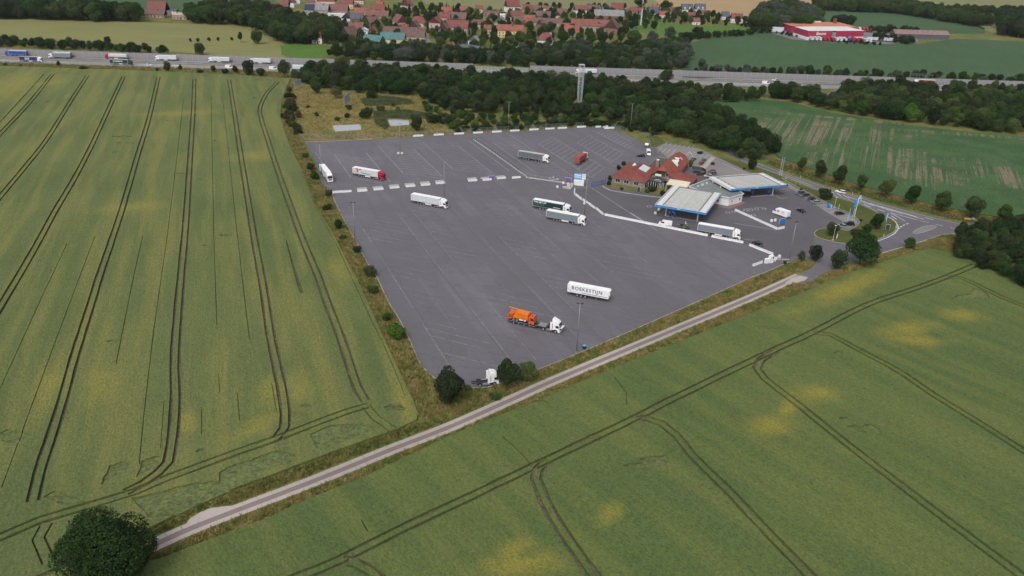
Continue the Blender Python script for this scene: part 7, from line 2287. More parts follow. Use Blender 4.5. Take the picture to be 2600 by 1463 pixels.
# ticket booth
tk = thing('ticket_booth', 'white ticket booth with yellow stripes and barrier arm at the exit', 'booth', (*G(*gq(1000, 860)).xy, 0), 24)
MB().box((0.3, 0, 1.35), (1.6, 1.2, 2.7)).build('booth', M_white, tk, False, 0.05)
MB().box((-1.4, 0, 0.9), (1.8, 1.0, 1.8)).build('cabinet', M_white2, tk, False, 0.08)
MB().box((0.7, -0.61, 2.0), (0.5, 0.03, 0.7)).build('booth_window', M_glass, tk)
M_yellow = plain('yellow_stripe', (0.62, 0.42, 0.03), 0.5, 0.1)
for i in range(4):
    MB().face([(-0.48, -0.615, 0.75 + i * 0.45), (0.02, -0.615, 1.0 + i * 0.45), (0.02, -0.615, 1.2 + i * 0.45), (-0.48, -0.615, 0.95 + i * 0.45)]).build('yellow_stripe', M_yellow, tk)
MB().box((2.1, 0, 1.3), (1.9, 0.2, 1.1)).build('sign_panel', M_white, tk)
MB().box((2.3, 0, 0.5), (0.4, 0.4, 1.0)).build('arm_housing', M_white2, tk, False, 0.04)
e_ = G(*gq(1910, 840))
l_ = tk.matrix_world
dx, dy = e_.x - tk.location.x, e_.y - tk.location.y
cs, sn = rot2(-24)
MB().tube((2.5, 0, 1.05), (dx * cs - dy * sn, dx * sn + dy * cs, 1.0), 0.06, 6).build('barrier_arm', M_white, tk)

# ------------------------------------------------------------------ fences
def mesh_mat():
    n = NT('wire_mesh')
    n.base((0.16, 0.19, 0.19))
    tr2 = n.n('ShaderNodeBsdfTransparent')
    mx = n.n('ShaderNodeMixShader', None, _0=0.30)
    n.t.links.new(tr2.outputs[0], mx.inputs[1])
    n.t.links.new(n.b.outputs[0], mx.inputs[2])
    n.t.links.new(mx.outputs[0], n.out.inputs[0])
    return n.mat
M_mesh = mesh_mat()
POST = MB().tube((0, 0, 0), (0, 0, 2.1), 0.05, 6).mesh('post', M_zinc)
def fence(pts, label, h=2.0, plinth=0.0, step=2.6):
    ln = catmull(GL(pts), step)
    t = thing('wire_fence', label, 'fence', (ln[0].x, ln[0].y, 0))
    o0 = ln[0]
    rl_ = MB()
    ms = MB()
    for a, b in zip(ln, ln[1:]):
        p, q = a - o0, b - o0
        ms.face([(p.x, p.y, 0.05), (q.x, q.y, 0.05), (q.x, q.y, h), (p.x, p.y, h)])
        rl_.tube((p.x, p.y, h), (q.x, q.y, h), 0.03, 4)
        if plinth:
            d = q - p
            rl_.box(((p.x + q.x) / 2, (p.y + q.y) / 2, plinth / 2), (d.length, 0.5, plinth), math.degrees(math.atan2(d.y, d.x)))
    ms.build('wire_mesh', M_mesh, t)
    rl_.build('top_rail' if not plinth else 'rail_and_plinth', M_barrier_g if plinth else M_zinc, t)
    for p in ln:
        put('post', POST, t, (p.x - o0.x, p.y - o0.y, 0))
    return t
fence([(763, 350), (773, 362), (801, 411), (819, 472), (838, 486)], 'wire fence along the left edge of the far lot', 2.0)
fence([(763, 350), (860, 352), (945, 349), (975, 347)], 'wire fence before the long pond, left of the meadow track', 2.0)
fence([(985, 345), (1049, 343), (1160, 338)], 'wire fence before the pale pond, right of the meadow track', 2.0)
fence([(1160, 338), (1250, 333), (1350, 328), (1464, 321), (1514, 319), (1560, 324), (1590, 336)], 'green wire fence behind the far barrier row', 2.2)
fence([a6(680, 40), a6(860, 80), a6(940, 395)], 'tall wire fence between far lot and car park', 2.4)
fence([zA(1990, 218), zA(2220, 375), zA(2450, 540)], 'wire fence on a concrete strip between the two far lots', 2.2, 0.25)
fence([zA(2450, 540), zA(2520, 590), zB(560, 975), zB(1150, 1058)], 'low wire fence on a wall beside the silver saloon', 1.6, 0.45)

# ------------------------------------------------------------------ noise wall along the motorway
M_wall = plain('noise_wall_concrete', (0.245, 0.240, 0.250), 0.85, 0.12, 0.25, dirt=0.25)
M_wallpost = plain('noise_wall_post', (0.36, 0.35, 0.36), 0.8, 0.08)
HANG = math.degrees(math.atan2(HD.y, HD.x))
nw = thing('noise_wall', 'long grey concrete noise wall behind the motorway', 'wall', (*HW(-60, 0), 0), HANG)
PAN = MB().box((0, 0, 2.35), (4.86, 0.16, 4.7)).mesh('panel', M_wall)
PST = MB().box((0, 0, 2.42), (0.22, 0.30, 4.85)).mesh('post', M_wallpost)
x_open0 = (Vector(G(1195, 161).xy) - HW(-60, 0)).dot(HD)
x_open1 = (Vector(G(1342, 179).xy) - HW(-60, 0)).dot(HD)
rw = random.Random(9)
for i in range(190):
    x = i * 5.0
    if x_open0 < x < x_open1:
        continue
    put('post', PST, nw, (x, -0.03, 0))
    o = put('panel', PAN, nw, (x + 2.5, 0, rw.uniform(-0.06, 0.06)))
gl = thing('bridge_parapet', 'glass and steel parapet of the motorway bridge in the noise wall gap', 'parapet', (*HW(-60, 0), 0), HANG)
n = NT('parapet_glass')
n.base((0.35, 0.42, 0.42))
n.b.inputs['Alpha'].default_value = 0.35
n.rough(0.1, 0.6)
GP = MB().box((0, 0, 1.6), (2.3, 0.05, 2.6)).mesh('pane', n.mat)
GPO = MB().box((0, 0, 1.6), (0.16, 0.2, 3.2)).mesh('post', M_wallpost)
x = x_open0
while x < x_open1:
    put('post', GPO, gl, (x, 0, 0))
    put('pane', GP, gl, (x + 1.25, 0, 0))
    x += 2.5
MB().box(((x_open0 + x_open1) / 2, 0, 0.25), (x_open1 - x_open0, 0.3, 0.5)).build('kerb', M_wallpost, gl)
# guard rails
for off, lb in ((-16.6, 'steel guard rail on the far side of the motorway median'), (-18.6, 'steel guard rail on the near side of the motorway median'), (-34.6, 'steel guard rail along the near motorway edge')):
    t = thing('guard_rail', lb, 'guard rail', (*HW(-60, off), 0), HANG)
    MB().box((470, 0, 0.62), (950, 0.10, 0.32)).build('rail', M_zinc, t)
    ps = MB().box((0, 0, 0.3), (0.1, 0.1, 0.62)).mesh('rail_post', M_zinc)
    for i in range(0, 118):
        put('rail_post', ps, t, (i * 8.0, 0.12, 0))
# gantry like lattice on the wall by the red truck
g_ = G(2335, 208)
gt = thing('sign_gantry', 'grey lattice frame on the noise wall above the red truck', 'gantry', (g_.x, g_.y, 0), HANG)
lf = MB()
for i in range(8):
    lf.box((-9 + i * 2.6, 0, 3.2), (0.14, 0.14, 6.4))
lf.box((0, 0, 6.3), (19, 0.16, 0.16)).box((0, 0, 5.2), (19, 0.16, 0.16))
lf.build('lattice', M_zinc, gt)

# ------------------------------------------------------------------ steel lattice tower
tw = thing('lattice_tower', 'pale steel lattice tower standing in the wood', 'tower', (*G(1471, 262).xy, 0), 12)
W0, W1, TH_ = 2.4, 3.0, 24.8
def tp(sx, sy, z):
    w = (W0 + (W1 - W0) * z / TH_) / 2
    return (sx * w, sy * w, z)
cor = ((-1, -1), (1, -1), (1, 1), (-1, 1))
M_tower = plain('galvanised_tower', (0.50, 0.52, 0.55), 0.45, 0.08, 1, 0.2)
for sx, sy in cor:
    MB().tube(tp(sx, sy, 0), tp(sx, sy, TH_), 0.15, 6).build('corner_leg', M_tower, tw)
lev_ = [i * TH_ / 7 for i in range(8)]
for a, b in zip(lev_, lev_[1:]):
    for k in range(4):
        c, d = cor[k], cor[(k + 1) % 4]
        br = MB()
        br.tube(tp(*c, a), tp(*d, b), 0.08, 4).tube(tp(*d, a), tp(*c, b), 0.08, 4).tube(tp(*c, b), tp(*d, b), 0.09, 4)
        br.build('brace', M_tower, tw)
MB().box((0, 0, TH_), (3.4, 3.4, 0.25)).build('top_platform', M_tower, tw)
# mast behind the village
ms_ = thing('radio_mast', 'thin red and white radio mast rising out of the village', 'mast', (*G(1627, 64).xy, 0))
for i in range(8):
    MB().tube((0, 0, i * 6.0), (0, 0, i * 6.0 + 6.0), 0.55 - i * 0.04, 8, 0.52 - i * 0.04).build('mast_section', M_render if i not in (3,) else plain('mast_red', (0.40, 0.10, 0.08), 0.6), ms_)
MB().box((0, 0, 18), (6.0, 0.3, 0.3)).build('crossbar', M_zinc, ms_)
# billboards seen from behind
for (pts, lb, hh) in (((pz(392, 900), pz(440, 885)), 'small pale billboard at the corner of the left wheat field', 6.0), ((pz(890, 1105), pz(945, 1060)), 'grey billboard seen from behind in the dry meadow', 8.5)):
    a, b = G(*pts[0]), G(*pts[1])
    t = thing('billboard', lb, 'billboard', (a.x, a.y, 0), math.degrees(math.atan2(b.y - a.y, b.x - a.x)))
    L = max(8.0, (b - a).length)
    MB().box((L / 2, 0, hh * 0.68), (L, 0.15, hh * 0.6)).build('board', plain('weathered_board', (0.34, 0.36, 0.39), 0.7, 0.1), t)
    for i in range(5):
        MB().box((L * (i + 0.5) / 5, -0.14, hh * 0.5), (0.16, 0.16, hh)).build('support', M_zinc, t)
    for z in (0.45, 0.68, 0.9):
        MB().box((L / 2, -0.1, hh * z), (L, 0.1, 0.14)).build('cross_rail', M_zinc, t)

# ------------------------------------------------------------------ village houses
ROOF = {'darkred': ((0.200, 0.065, 0.055), 'dark red'), 'red': ((0.200, 0.072, 0.064), 'red'), 'orange': ((0.270, 0.098, 0.070), 'orange'), 'brown': ((0.150, 0.092, 0.085), 'brown'), 'redbrown': ((0.215, 0.085, 0.070), 'red brown'), 'brownred': ((0.195, 0.090, 0.082), 'brownish red'), 'grey': ((0.235, 0.230, 0.235), 'grey'), 'darkgrey': ((0.080, 0.085, 0.100), 'dark grey'), 'slate': ((0.090, 0.105, 0.130), 'slate'), 'solar': ((0.030, 0.045, 0.095), 'blue solar'), 'white': ((0.62, 0.64, 0.66), 'white'), 'green': ((0.085, 0.185, 0.180), 'green'), 'greybrown': ((0.24, 0.215, 0.21), 'grey brown'), 'pinkgrey': ((0.42, 0.34, 0.33), 'pale pink')}
WALL = {'pink': (0.42, 0.25, 0.22), 'rose': (0.36, 0.25, 0.215), 'white': (0.70, 0.70, 0.70), 'cream': (0.56, 0.47, 0.36), 'grey': (0.34, 0.33, 0.33), 'stone': (0.34, 0.29, 0.255), 'timber': (0.44, 0.34, 0.25), 'brick': (0.23, 0.125, 0.105), 'pinkcream': (0.44, 0.34, 0.30), 'yellow': (0.62, 0.52, 0.26)}
WORD = {'pink': 'pink', 'rose': 'rose', 'white': 'white', 'cream': 'cream', 'grey': 'grey', 'stone': 'stone', 'timber': 'half timbered', 'brick': 'brick', 'pinkcream': 'pinkish', 'yellow': 'yellow'}
H_ = [  # u, v, length, depth, eaves, roof height, ridge angle, roof, wall, hip
    (690, 29, 15, 9, 4.5, 4, 0, 'darkred', 'pink', 0), (724, 25, 9, 9, 5, 4, 0, 'red', 'rose', 0), (741, 19, 8, 9, 5, 4, 80, 'brown', 'white', 0), (752, 9, 10, 8, 4, 4, 0, 'grey', 'white', 0), (790, 15, 9, 8, 4, 3.5, 20, 'brown', 'rose', 0),
    (803, 8, 6, 8, 5, 3, 90, 'orange', 'cream', 0), (830, 14, 20, 10, 4.5, 4.5, 0, 'darkred', 'cream', 0), (882, 22, 14, 11, 5, 5, 0, 'red', 'cream', 0), (905, 10, 18, 9, 4, 5, 0, 'red', 'cream', 0), (792, 36, 12, 12, 4, 5, 0, 'solar', 'grey', 0),
    (820, 39, 13, 13, 5, 6, 0, 'grey', 'stone', 0), (858, 37, 22, 12, 4, 6, 0, 'brownred', 'rose', 0), (870, 46, 27, 6, 3.5, 0.8, 0, 'white', 'white', 0), (884, 59, 9, 10, 4.5, 5, 82, 'darkgrey', 'white', 0), (853, 68, 8, 9, 4.5, 4, 70, 'redbrown', 'white', 0),
    (917, 44, 12, 9, 4, 5, 0, 'orange', 'cream', 0), (910, 28, 6, 8, 4, 3.5, 88, 'brown', 'white', 0), (959, 54, 22, 9, 5, 5, 0, 'brownred', 'timber', 0), (960, 34, 15, 9, 4, 5, 0, 'red', 'cream', 0), (966, 22, 7, 8, 4.5, 4, 0, 'orange', 'white', 0),
    (906, 90, 12, 10, 5, 6, 0, 'brownred', 'brick', 0), (908, 62, 12, 9, 5, 5, 0, 'slate', 'brick', 0), (946, 72, 12, 12, 4, 6, 40, 'brown', 'brick', 0), (888, 104, 12, 10, 4, 7, 60, 'brown', 'rose', 0), (925, 95, 5, 7, 6, 2, 88, 'white', 'white', 0),
    (949, 92, 5, 6, 4, 4, 80, 'orange', 'white', 0), (950, 118, 16, 10, 3, 5, -25, 'green', 'brick', 0), (998, 116, 19, 9, 5, 5, 0, 'green', 'cream', 0), (836, 109, 8, 9, 4.5, 5, -20, 'orange', 'rose', 0), (808, 111, 8, 9, 4.5, 6, 0, 'orange', 'white', 0),
    (1015, 71, 15, 10, 5, 6.5, -62, 'brownred', 'pinkcream', 0), (1063, 70, 15, 10, 4, 6, 0, 'red', 'cream', 1), (1108, 78, 10, 11, 7, 5, 75, 'red', 'pinkcream', 0), (1130, 64, 10, 10, 7, 5, 0, 'red', 'pinkcream', 0), (1160, 62, 20, 14, 5, 6, -10, 'brown', 'brick', 0),
    (1162, 85, 20, 11, 5, 6, -8, 'red', 'rose', 0), (1132, 85, 12, 9, 4, 5, 70, 'brown', 'brick', 0), (1163, 92, 6, 8, 4.5, 4.5, 85, 'slate', 'yellow', 0), (1053, 81, 10, 10, 4, 5.5, 85, 'brown', 'white', 0), (1025, 80, 9, 6, 3, 3, 0, 'orange', 'cream', 0),
    (1028, 97, 34, 10, 4, 5, 0, 'brown', 'brick', 0), (1050, 113, 19, 10, 6, 6, 0, 'brown', 'cream', 0), (1271, 70, 11, 11, 5, 5, 85, 'greybrown', 'timber', 0), (1276, 56, 5, 6, 7, 1, 0, 'white', 'white', 0), (1220, 73, 8, 8, 4, 4, 0, 'red', 'cream', 0),
    (1238, 93, 6, 8, 6, 4, 0, 'redbrown', 'cream', 0), (1296, 96, 22, 9, 6, 5, 0, 'orange', 'yellow', 0), (1205, 117, 6, 9, 4, 4, 70, 'grey', 'white', 0), (1143, 132, 6, 7, 3.5, 3.5, 45, 'orange', 'brick', 0), (1195, 145, 16, 10, 4, 4, -30, 'slate', 'white', 0),
    (1135, 39, 11, 8, 4.5, 4, 0, 'orange', 'cream', 0), (1181, 38, 11, 8, 4.5, 4, 0, 'orange', 'cream', 0), (1216, 33, 8, 8, 4, 4, 0, 'red', 'cream', 0), (1034, 32, 8, 12, 7, 8, 60, 'redbrown', 'cream', 0), (1250, 51, 18, 9, 4, 5, 0, 'brown', 'rose', 0),
    (1300, 32, 15, 12, 6, 8, 22, 'red', 'white', 0), (1308, 57, 14, 11, 5, 6, 35, 'redbrown', 'cream', 0), (1338, 35, 10, 9, 5, 5, 0, 'red', 'rose', 0), (1359, 35, 12, 9, 4, 5, 0, 'brownred', 'rose', 0), (1390, 31, 9, 8, 4, 3, 0, 'redbrown', 'white', 0),
    (1375, 51, 18, 9, 4, 5, 0, 'brown', 'brick', 0), (1426, 42, 10, 9, 4, 4, 0, 'brownred', 'rose', 0), (1414, 49, 6, 8, 4, 4, 88, 'brown', 'cream', 0), (1472, 38, 13, 9, 5, 5, 15, 'redbrown', 'white', 0), (1505, 36, 15, 10, 5, 5, 0, 'brown', 'brick', 0),
    (1540, 29, 6, 8, 4, 4, 80, 'slate', 'white', 0), (1566, 31, 14, 10, 4, 6, -10, 'darkred', 'stone', 0), (1545, 53, 31, 12, 5, 6, 0, 'grey', 'brick', 0), (1497, 80, 36, 12, 5, 6, 0, 'redbrown', 'stone', 0), (1552, 91, 14, 13, 7, 8, 75, 'brown', 'brick', 0),
    (1519, 80, 8, 8, 5, 4, 85, 'red', 'yellow', 0), (1316, 67, 9, 9, 5, 5, 0, 'brown', 'brick', 0), (1341, 65, 13, 9, 5, 5, 0, 'orange', 'rose', 0), (1343, 71, 6, 6, 4, 4, 0, 'orange', 'white', 0), (1393, 68, 30, 8, 4, 4, 0, 'brown', 'stone', 0),
    (1375, 82, 6, 8, 7, 3, 60, 'brown', 'brick', 0), (1450, 94, 13, 10, 4, 6, 0, 'orange', 'white', 0), (1434, 79, 10, 7, 3, 4, 0, 'orange', 'cream', 0), (1384, 115, 13, 10, 4, 6, 0, 'red', 'white', 1), (1387, 95, 12, 6, 3, 1, 0, 'grey', 'white', 0),
    (1609, 44, 17, 11, 6, 5, 0, 'red', 'stone', 1), (1657, 43, 11, 10, 4, 6, 10, 'slate', 'white', 0), (1664, 34, 8, 8, 6, 4, 0, 'orange', 'cream', 0), (1683, 45, 9, 8, 3, 4, 0, 'orange', 'white', 0), (1706, 38, 8, 9, 4, 4, 20, 'brown', 'stone', 0),
    (1742, 38, 13, 11, 6, 6, 0, 'slate', 'white', 0), (1775, 37, 12, 11, 6, 6, 0, 'slate', 'white', 0), (1750, 48, 12, 8, 3, 4, 0, 'red', 'cream', 0), (1791, 43, 10, 8, 3, 4, 0, 'red', 'white', 0), (1765, 63, 8, 8, 3, 4, 0, 'redbrown', 'white', 0),
    (1840, 51, 8, 8, 4, 5, 0, 'slate', 'white', 0), (1868, 59, 12, 9, 5, 5, 0, 'red', 'white', 0), (404, 43, 17, 12, 6, 8, 0, 'red', 'white', 0), (394, 45, 20, 8, 3, 4, 0, 'brown', 'rose', 0), (460, 50, 13, 7, 4, 2, 0, 'pinkgrey', 'rose', 0),
    (436, 36, 12, 7, 3, 2, 0, 'slate', 'white', 0), (1998, 14, 10, 8, 4, 4, 0, 'brown', 'rose', 0)]
M_house = {}
def hmat(d, k, c, tile):
    if (d, k) not in M_house:
        M_house[(d, k)] = tile_mat('roof_' + k, c, 3.2, 0.3) if tile else plain('wall_' + k, c, 0.85, 0.08, 0.3, dirt=0.12)
    return M_house[(d, k)]
WIN = MB().box((0, 0, 0), (1.0, 0.10, 1.3)).mesh('window', M_glass)
DOOR = MB().box((0, 0, 1.05), (1.1, 0.10, 2.1)).mesh('door', M_wood_dark)
def rowname(v, u):
    if u < 480:
        return 'hamlet past barley field'
    if u > 1950:
        return 'by far stubble field'
    return 'back of village' if v < 40 else ('middle of village' if v < 76 else 'near side of village')
from collections import Counter, defaultdict
cnt = Counter((h[7], h[8], rowname(h[1], h[0])) for h in H_)
seen = Counter()
order = sorted(range(len(H_)), key=lambda i: H_[i][0])
LAB = {}
for i in order:
    h = H_[i]
    k = (h[7], h[8], rowname(h[1], h[0]))
    wd = 'barn' if h[2] >= 28 else ('cottage' if h[9] and h[2] < 14 else ('house' if h[2] > 7 else 'small house'))
    s = '%s, %s roof, %s walls, %s' % (wd, ROOF[h[7]][1], WORD[h[8]], k[2])
    if cnt[k] > 1:
        s += ', %s from left' % ORD[seen[k]]
        seen[k] += 1
    LAB[i] = s
HOUSE_AT = []
rh = random.Random(3)
for i, (u, v, L, D, ze, rh_, an, rk, wk, hip) in enumerate(H_):
    g = G(u, v)
    L, D, ze, rh_ = L * 1.16, D * 1.12, ze * 1.1, rh_ * 1.1
    cs, sn = rot2(an)
    half = abs(L / 2 * sn) + abs(D / 2 * cs)
    x, y = g.x * (1 + half / g.length), g.y + half
    t = thing('barn' if L >= 28 else 'house', LAB[i], 'barn' if L >= 28 else 'house', (x, y, 0), an, 'village houses')
    HOUSE_AT.append((x, y, max(L, D) * 0.5 + 1.5))
    wm, rm = hmat('w', wk, WALL[wk], False), hmat('r', rk, ROOF[rk][0], True)
    w = MB()
    w.box((0, 0, ze / 2), (L, D, ze))
    if not hip:
        for sx in (-1, 1):
            w.face([(sx * L / 2, -D / 2, ze), (sx * L / 2, D / 2, ze), (sx * L / 2, 0, ze + rh_ * 0.97)])
    w.build('wall', wm, t)
    r = hip_roof(t, -L / 2, L / 2, -D / 2, D / 2, ze, ze + rh_, 'roof', rm, 0.4, 'x', bool(hip), bool(hip), min(L, D) * 0.45, 0.2)
    if L < 26 and rh_ > 2:
        MB().box((rh.uniform(-0.3, 0.3) * L, rh.uniform(-0.15, 0.15) * D, ze + rh_ * 0.9), (0.8, 0.8, 2.2)).build('chimney', M_brick, r)
    if rk == 'solar':
        pass
    # windows on the faces the photo shows: long front side and, for turned houses, the gable
    face_gable = abs(sn) > 0.5
    st = 2 if ze >= 6 else 1
    if face_gable:
        s_ = -1 if sn > 0 else 1
        for k in range(st):
            for yy in (-D * 0.25, D * 0.25):
                o = put('window', WIN, t, (s_ * (L / 2 + 0.03), yy, 1.7 + k * 2.8), 90)
        for yy in (-0.8, 0.8):
            put('window', WIN, t, (s_ * (L / 2 + 0.03), yy, ze + rh_ * 0.32), 90)
    nw_ = max(2, int(L / 3.6)) if L < 26 else 0
    for k in range(st):
        for j in range(nw_):
            put('window', WIN, t, (-L / 2 + L * (j + 0.5) / nw_, -D / 2 - 0.03, 1.7 + k * 2.8))
    if L < 26:
        put('door', DOOR, t, (L * 0.05 + 0.3, -D / 2 - 0.06, 0))
    else:
        put('barn_door', MB().box((0, 0, 1.8), (3.6, 0.12, 3.6)).mesh('barn_door', M_wood_dark), t, (L * 0.2, -D / 2 - 0.05, 0))
    if wk == 'timber':
        tb_ = MB()
        for j in range(int(L / 2)):
            tb_.box((-L / 2 + 1 + j * 2, -D / 2 - 0.02, ze / 2), (0.18, 0.08, ze))
        for z in (0.3, ze / 2, ze - 0.15):
            tb_.box((0, -D / 2 - 0.02, z), (L, 0.08, 0.18))
        tb_.build('timber_frame', M_wood_dark, t)
    if (u, v) in ((1742, 38), (1775, 37), (1250, 51)):
        for xx in (-L * 0.22, L * 0.22):
            d = MB()
            d.profile([(-1.2, ze), (-1.2, ze + 1.8), (0, ze + 3.2), (1.2, ze + 1.8), (1.2, ze)], -D / 2 - 0.2, -D / 2 + 3.5)
            dd = d.build('dormer', wm, r)
            dd.location.x = xx
            o = put('dormer_window', WIN, dd, (0, -D / 2 - 0.28, ze + 1.2))

# trees in the village gardens
vp = P2([(700, 60), (760, 40), (860, 60), (960, 30), (1100, 22), (1250, 38), (1400, 30), (1560, 36), (1700, 30), (1800, 44), (1900, 60), (1880, 66), (1700, 62), (1600, 80), (1580, 110), (1400, 122), (1300, 128), (1180, 130), (1080, 126), (950, 128), (860, 118), (760, 108)])
STREET = [(G(1085, 90).x, G(1085, 90).y, 13), (G(1078, 78).x, G(1078, 78).y, 12), (G(1090, 105).x, G(1090, 105).y, 13), (G(1625, 62).x, G(1625, 62).y, 10), (G(1495, 114).x, G(1495, 114).y, 40), (G(1690, 68).x, G(1690, 68).y, 26), (G(1800, 72).x, G(1800, 72).y, 30), (G(1090, 116).x, G(1090, 116).y, 10)]
pts = sorted(scatter(vp, 10.5, 71, HOUSE_AT + STREET), key=lambda p: p[1])
rv = random.Random(5)
rest = []
for i, p in enumerate(pts):
    kd = rv.choice(('round', 'oval', 'round', 'hedge', 'cone'))
    H = rv.uniform(5.5, 11) * (1.15 if kd == 'cone' else 1.0)
    rest.append((p[0], p[1], H, H * (0.40 if kd != 'cone' else 0.24), kd))
mass('garden_trees', rest, 'leafy garden trees and hedges between the village houses', ['dark', 'mid', 'mid', 'light', 'dark'], 'trees')
VT = [(735, 110, 15, 9, 'dark', 'broad dark tree at the pasture edge, left of the two orange roofs'), (705, 104, 12, 6, 'dark', 'dark tree at the left end of the pasture'), (772, 112, 14, 8.5, 'dark', 'rounded tall tree above the pasture'), (870, 118, 13, 4.5, 'dark', 'dark pointed tree right of the pasture'), (912, 126, 9, 4, 'yellow', 'yellow green tree below the brick houses'), (920, 140, 9, 5, 'grey', 'grey leaved willow above the noise wall'), (1095, 62, 13, 8, 'dark', 'great dark tree behind the hip roofed red house'), (1020, 50, 14, 8, 'mid', 'great green tree left of the tall church roof'), (1160, 60, 11, 6, 'dark', 'dark tree behind the orange roofs'), (1120, 118, 8, 4.5, 'dark', 'dark tree at the lower end of the village street'), (1172, 112, 11, 6.5, 'dark', 'dark tree below the yellow gable'), (1385, 92, 10, 6, 'dark', 'dark tree right of the yellow house'), (1430, 112, 14, 7, 'mid', 'tall tree right of the red hip roofed cottage'), (1470, 112, 12, 4, 'light', 'light tapered tree below the orange roof'), (1500, 112, 10, 5.5, 'dark', 'dark clipped tree, left of the meadow row'), (1530, 112, 12, 6.5, 'dark', 'dark clipped tree, right of the meadow row'), (1608, 118, 17, 8, 'mid', 'tallest tree below the radio mast'), (1655, 112, 12, 6, 'grey', 'grey green tree below the village meadow'), (1700, 98, 12, 6, 'grey', 'silvery willow at the lower edge of the village meadow'), (1735, 118, 14, 8, 'dark', 'dark broad tree at the corner of the maize field'), (1770, 92, 11, 6.5, 'dark', 'dark twin tree on the village meadow'), (1320, 100, 8, 5, 'yellow', 'yellowish tree in front of the yellow house'), (1345, 122, 8, 5, 'yellow', 'yellowish tree left of the red hip roofed cottage'), (1660, 74, 9, 5, 'dark', 'round tree alone on the village meadow'), (1625, 20, 16, 9, 'dark', 'large dark tree behind the radio mast'), (1690, 30, 14, 9, 'dark', 'large dark tree left of the twin white houses'), (600, 62, 17, 8, 'dark', 'tall dark tree at the right end of the barley field'), (655, 112, 12, 6, 'mid', 'round tree at the barley field corner'), (612, 108, 10, 2.6, 'dark', 'slim dark tree at the barley field corner'), (1780, 178, 10, 4.2, 'grey', 'silvery round tree behind the noise wall at the maize field'), (1700, 182, 9, 3.6, 'grey', 'pale silvery tree behind the noise wall'), (1495, 172, 8, 4, 'grey', 'pale tree behind the noise wall near the steel tower'), (870, 178, 11, 6, 'yellow', 'yellow green crown beside the motorway at the wood edge'), (1690, 212, 10, 6, 'mid', 'loose green tree before the motorway right of the steel tower')]
for (u, v, H, R, colr, lb) in VT:
    tree(G(u, v), H, R, 'oval' if R < 4.6 else 'round', colr, lb)
for i, u in enumerate((1340, 1372, 1386, 1406, 1420, 1452, 1495, 1508, 1520, 1535, 1568, 1585)):
    tree(G(u, 22 + (u - 1340) * 0.012), 8.5, 3.4, 'round', 'dark', '%s tree from the left in the row behind the village roofs' % ORD[i], 'tree row behind the village')
for i, u in enumerate((2490, 2502, 2512, 2523, 2533)):
    tree(G(u, 52 + (u - 2490) * 0.15), 7, 2.8, 'round', 'mid', '%s small tree from the left in the far field row' % ORD[i], 'small trees in the far field')

# ------------------------------------------------------------------ red warehouse
wz = Zm(1930, 40, 6.133)
A, B, C = G(*wz(510, 310)), G(*wz(728, 380)), G(*wz(1592, 374))
wt = thing('warehouse', 'large red warehouse with white roof and white lettering in the fields', 'warehouse', (B.x, B.y, 0), math.degrees(math.atan2(C.y - B.y, C.x - B.x)))
M_wred = plain('red_cladding', (0.340, 0.030, 0.070), 0.5, 0.06, 0.1)
WLn = (C - B).length
dl = Vector((A.x - B.x, A.y - B.y))
ca = math.radians(-math.degrees(math.atan2(C.y - B.y, C.x - B.x)))
dlx, dly = dl.x * math.cos(ca) - dl.y * math.sin(ca), dl.x * math.sin(ca) + dl.y * math.cos(ca)
HW_ = 9.4
foot = [(0, 0), (WLn, 0), (WLn + dlx * 0.55, dly), (dlx, dly)]
MB().prism(foot, 0, 3.2).build('base_wall', M_render, wt)
MB().prism(foot, 3.2, HW_).build('cladding', M_wred, wt)
MB().prism([(x * 0.998 + 0.1, y * 0.998 + 0.1) for x, y in foot], HW_, HW_ + 0.3).build('roof', plain('white_roof_sheet', (0.62, 0.60, 0.60), 0.6, 0.06, 0.05), wt)
put('lettering', text_mesh('Emons', 4.6, M_letter_w, 0.1, 0.06, 0.25), wt, (WLn * 0.14, -0.15, 5.2))
MB().box((WLn * 0.46, -0.1, 5.2), (4.5, 0.3, 8)).build('glass_bay', M_glass, wt)
for z in (3.2, 5.2, 7.2):
    MB().box((WLn * 0.46, -0.3, z), (4.6, 0.2, 0.6)).build('bay_band', M_render, wt)
for i in range(10):
    MB().box((WLn * (0.05 + 0.095 * i), -0.08, 1.7), (3.4, 0.2, 3.0)).build('dock_door', M_black if i % 3 else M_white2, wt)
wo = thing('warehouse_annex', 'older hall with orange roof behind the red warehouse', 'warehouse', (*G(*wz(480, 268)).xy, 0), 6)
MB().prism([(0, 0), (78, 0), (78, 45), (0, 45)], 0, 7.5).build('wall', M_wred, wo)
MB().prism([(-1, -1), (79, -1), (79, 46), (-1, 46)], 7.5, 7.9).build('roof', plain('orange_roof', (0.45, 0.16, 0.10), 0.7, 0.1, 0.1), wo)
for x in (12, 30, 48):
    MB().box((x, 40, 8.6), (9, 3, 1.4)).build('roof_light', M_awning, wo)
MB().box((68, 36, 10), (3, 3, 6)).build('chimney', M_brick, wo)
bn = thing('field_barn', 'long low barn with pale brown roof right of the warehouse', 'barn', (*G(*wz(2060, 350)).xy, 0), 2)
MB().box((33, 6, 2.5), (62, 14, 5)).build('wall', plain('dark_barn_wall', (0.09, 0.10, 0.12), 0.8, 0.1), bn)
hip_roof(bn, 2, 64, -1, 13, 5, 9.0, 'roof', hmat('r', 'barnroof', (0.25, 0.165, 0.16), True), 0.5, 'x', False, False)
rt2 = random.Random(8)
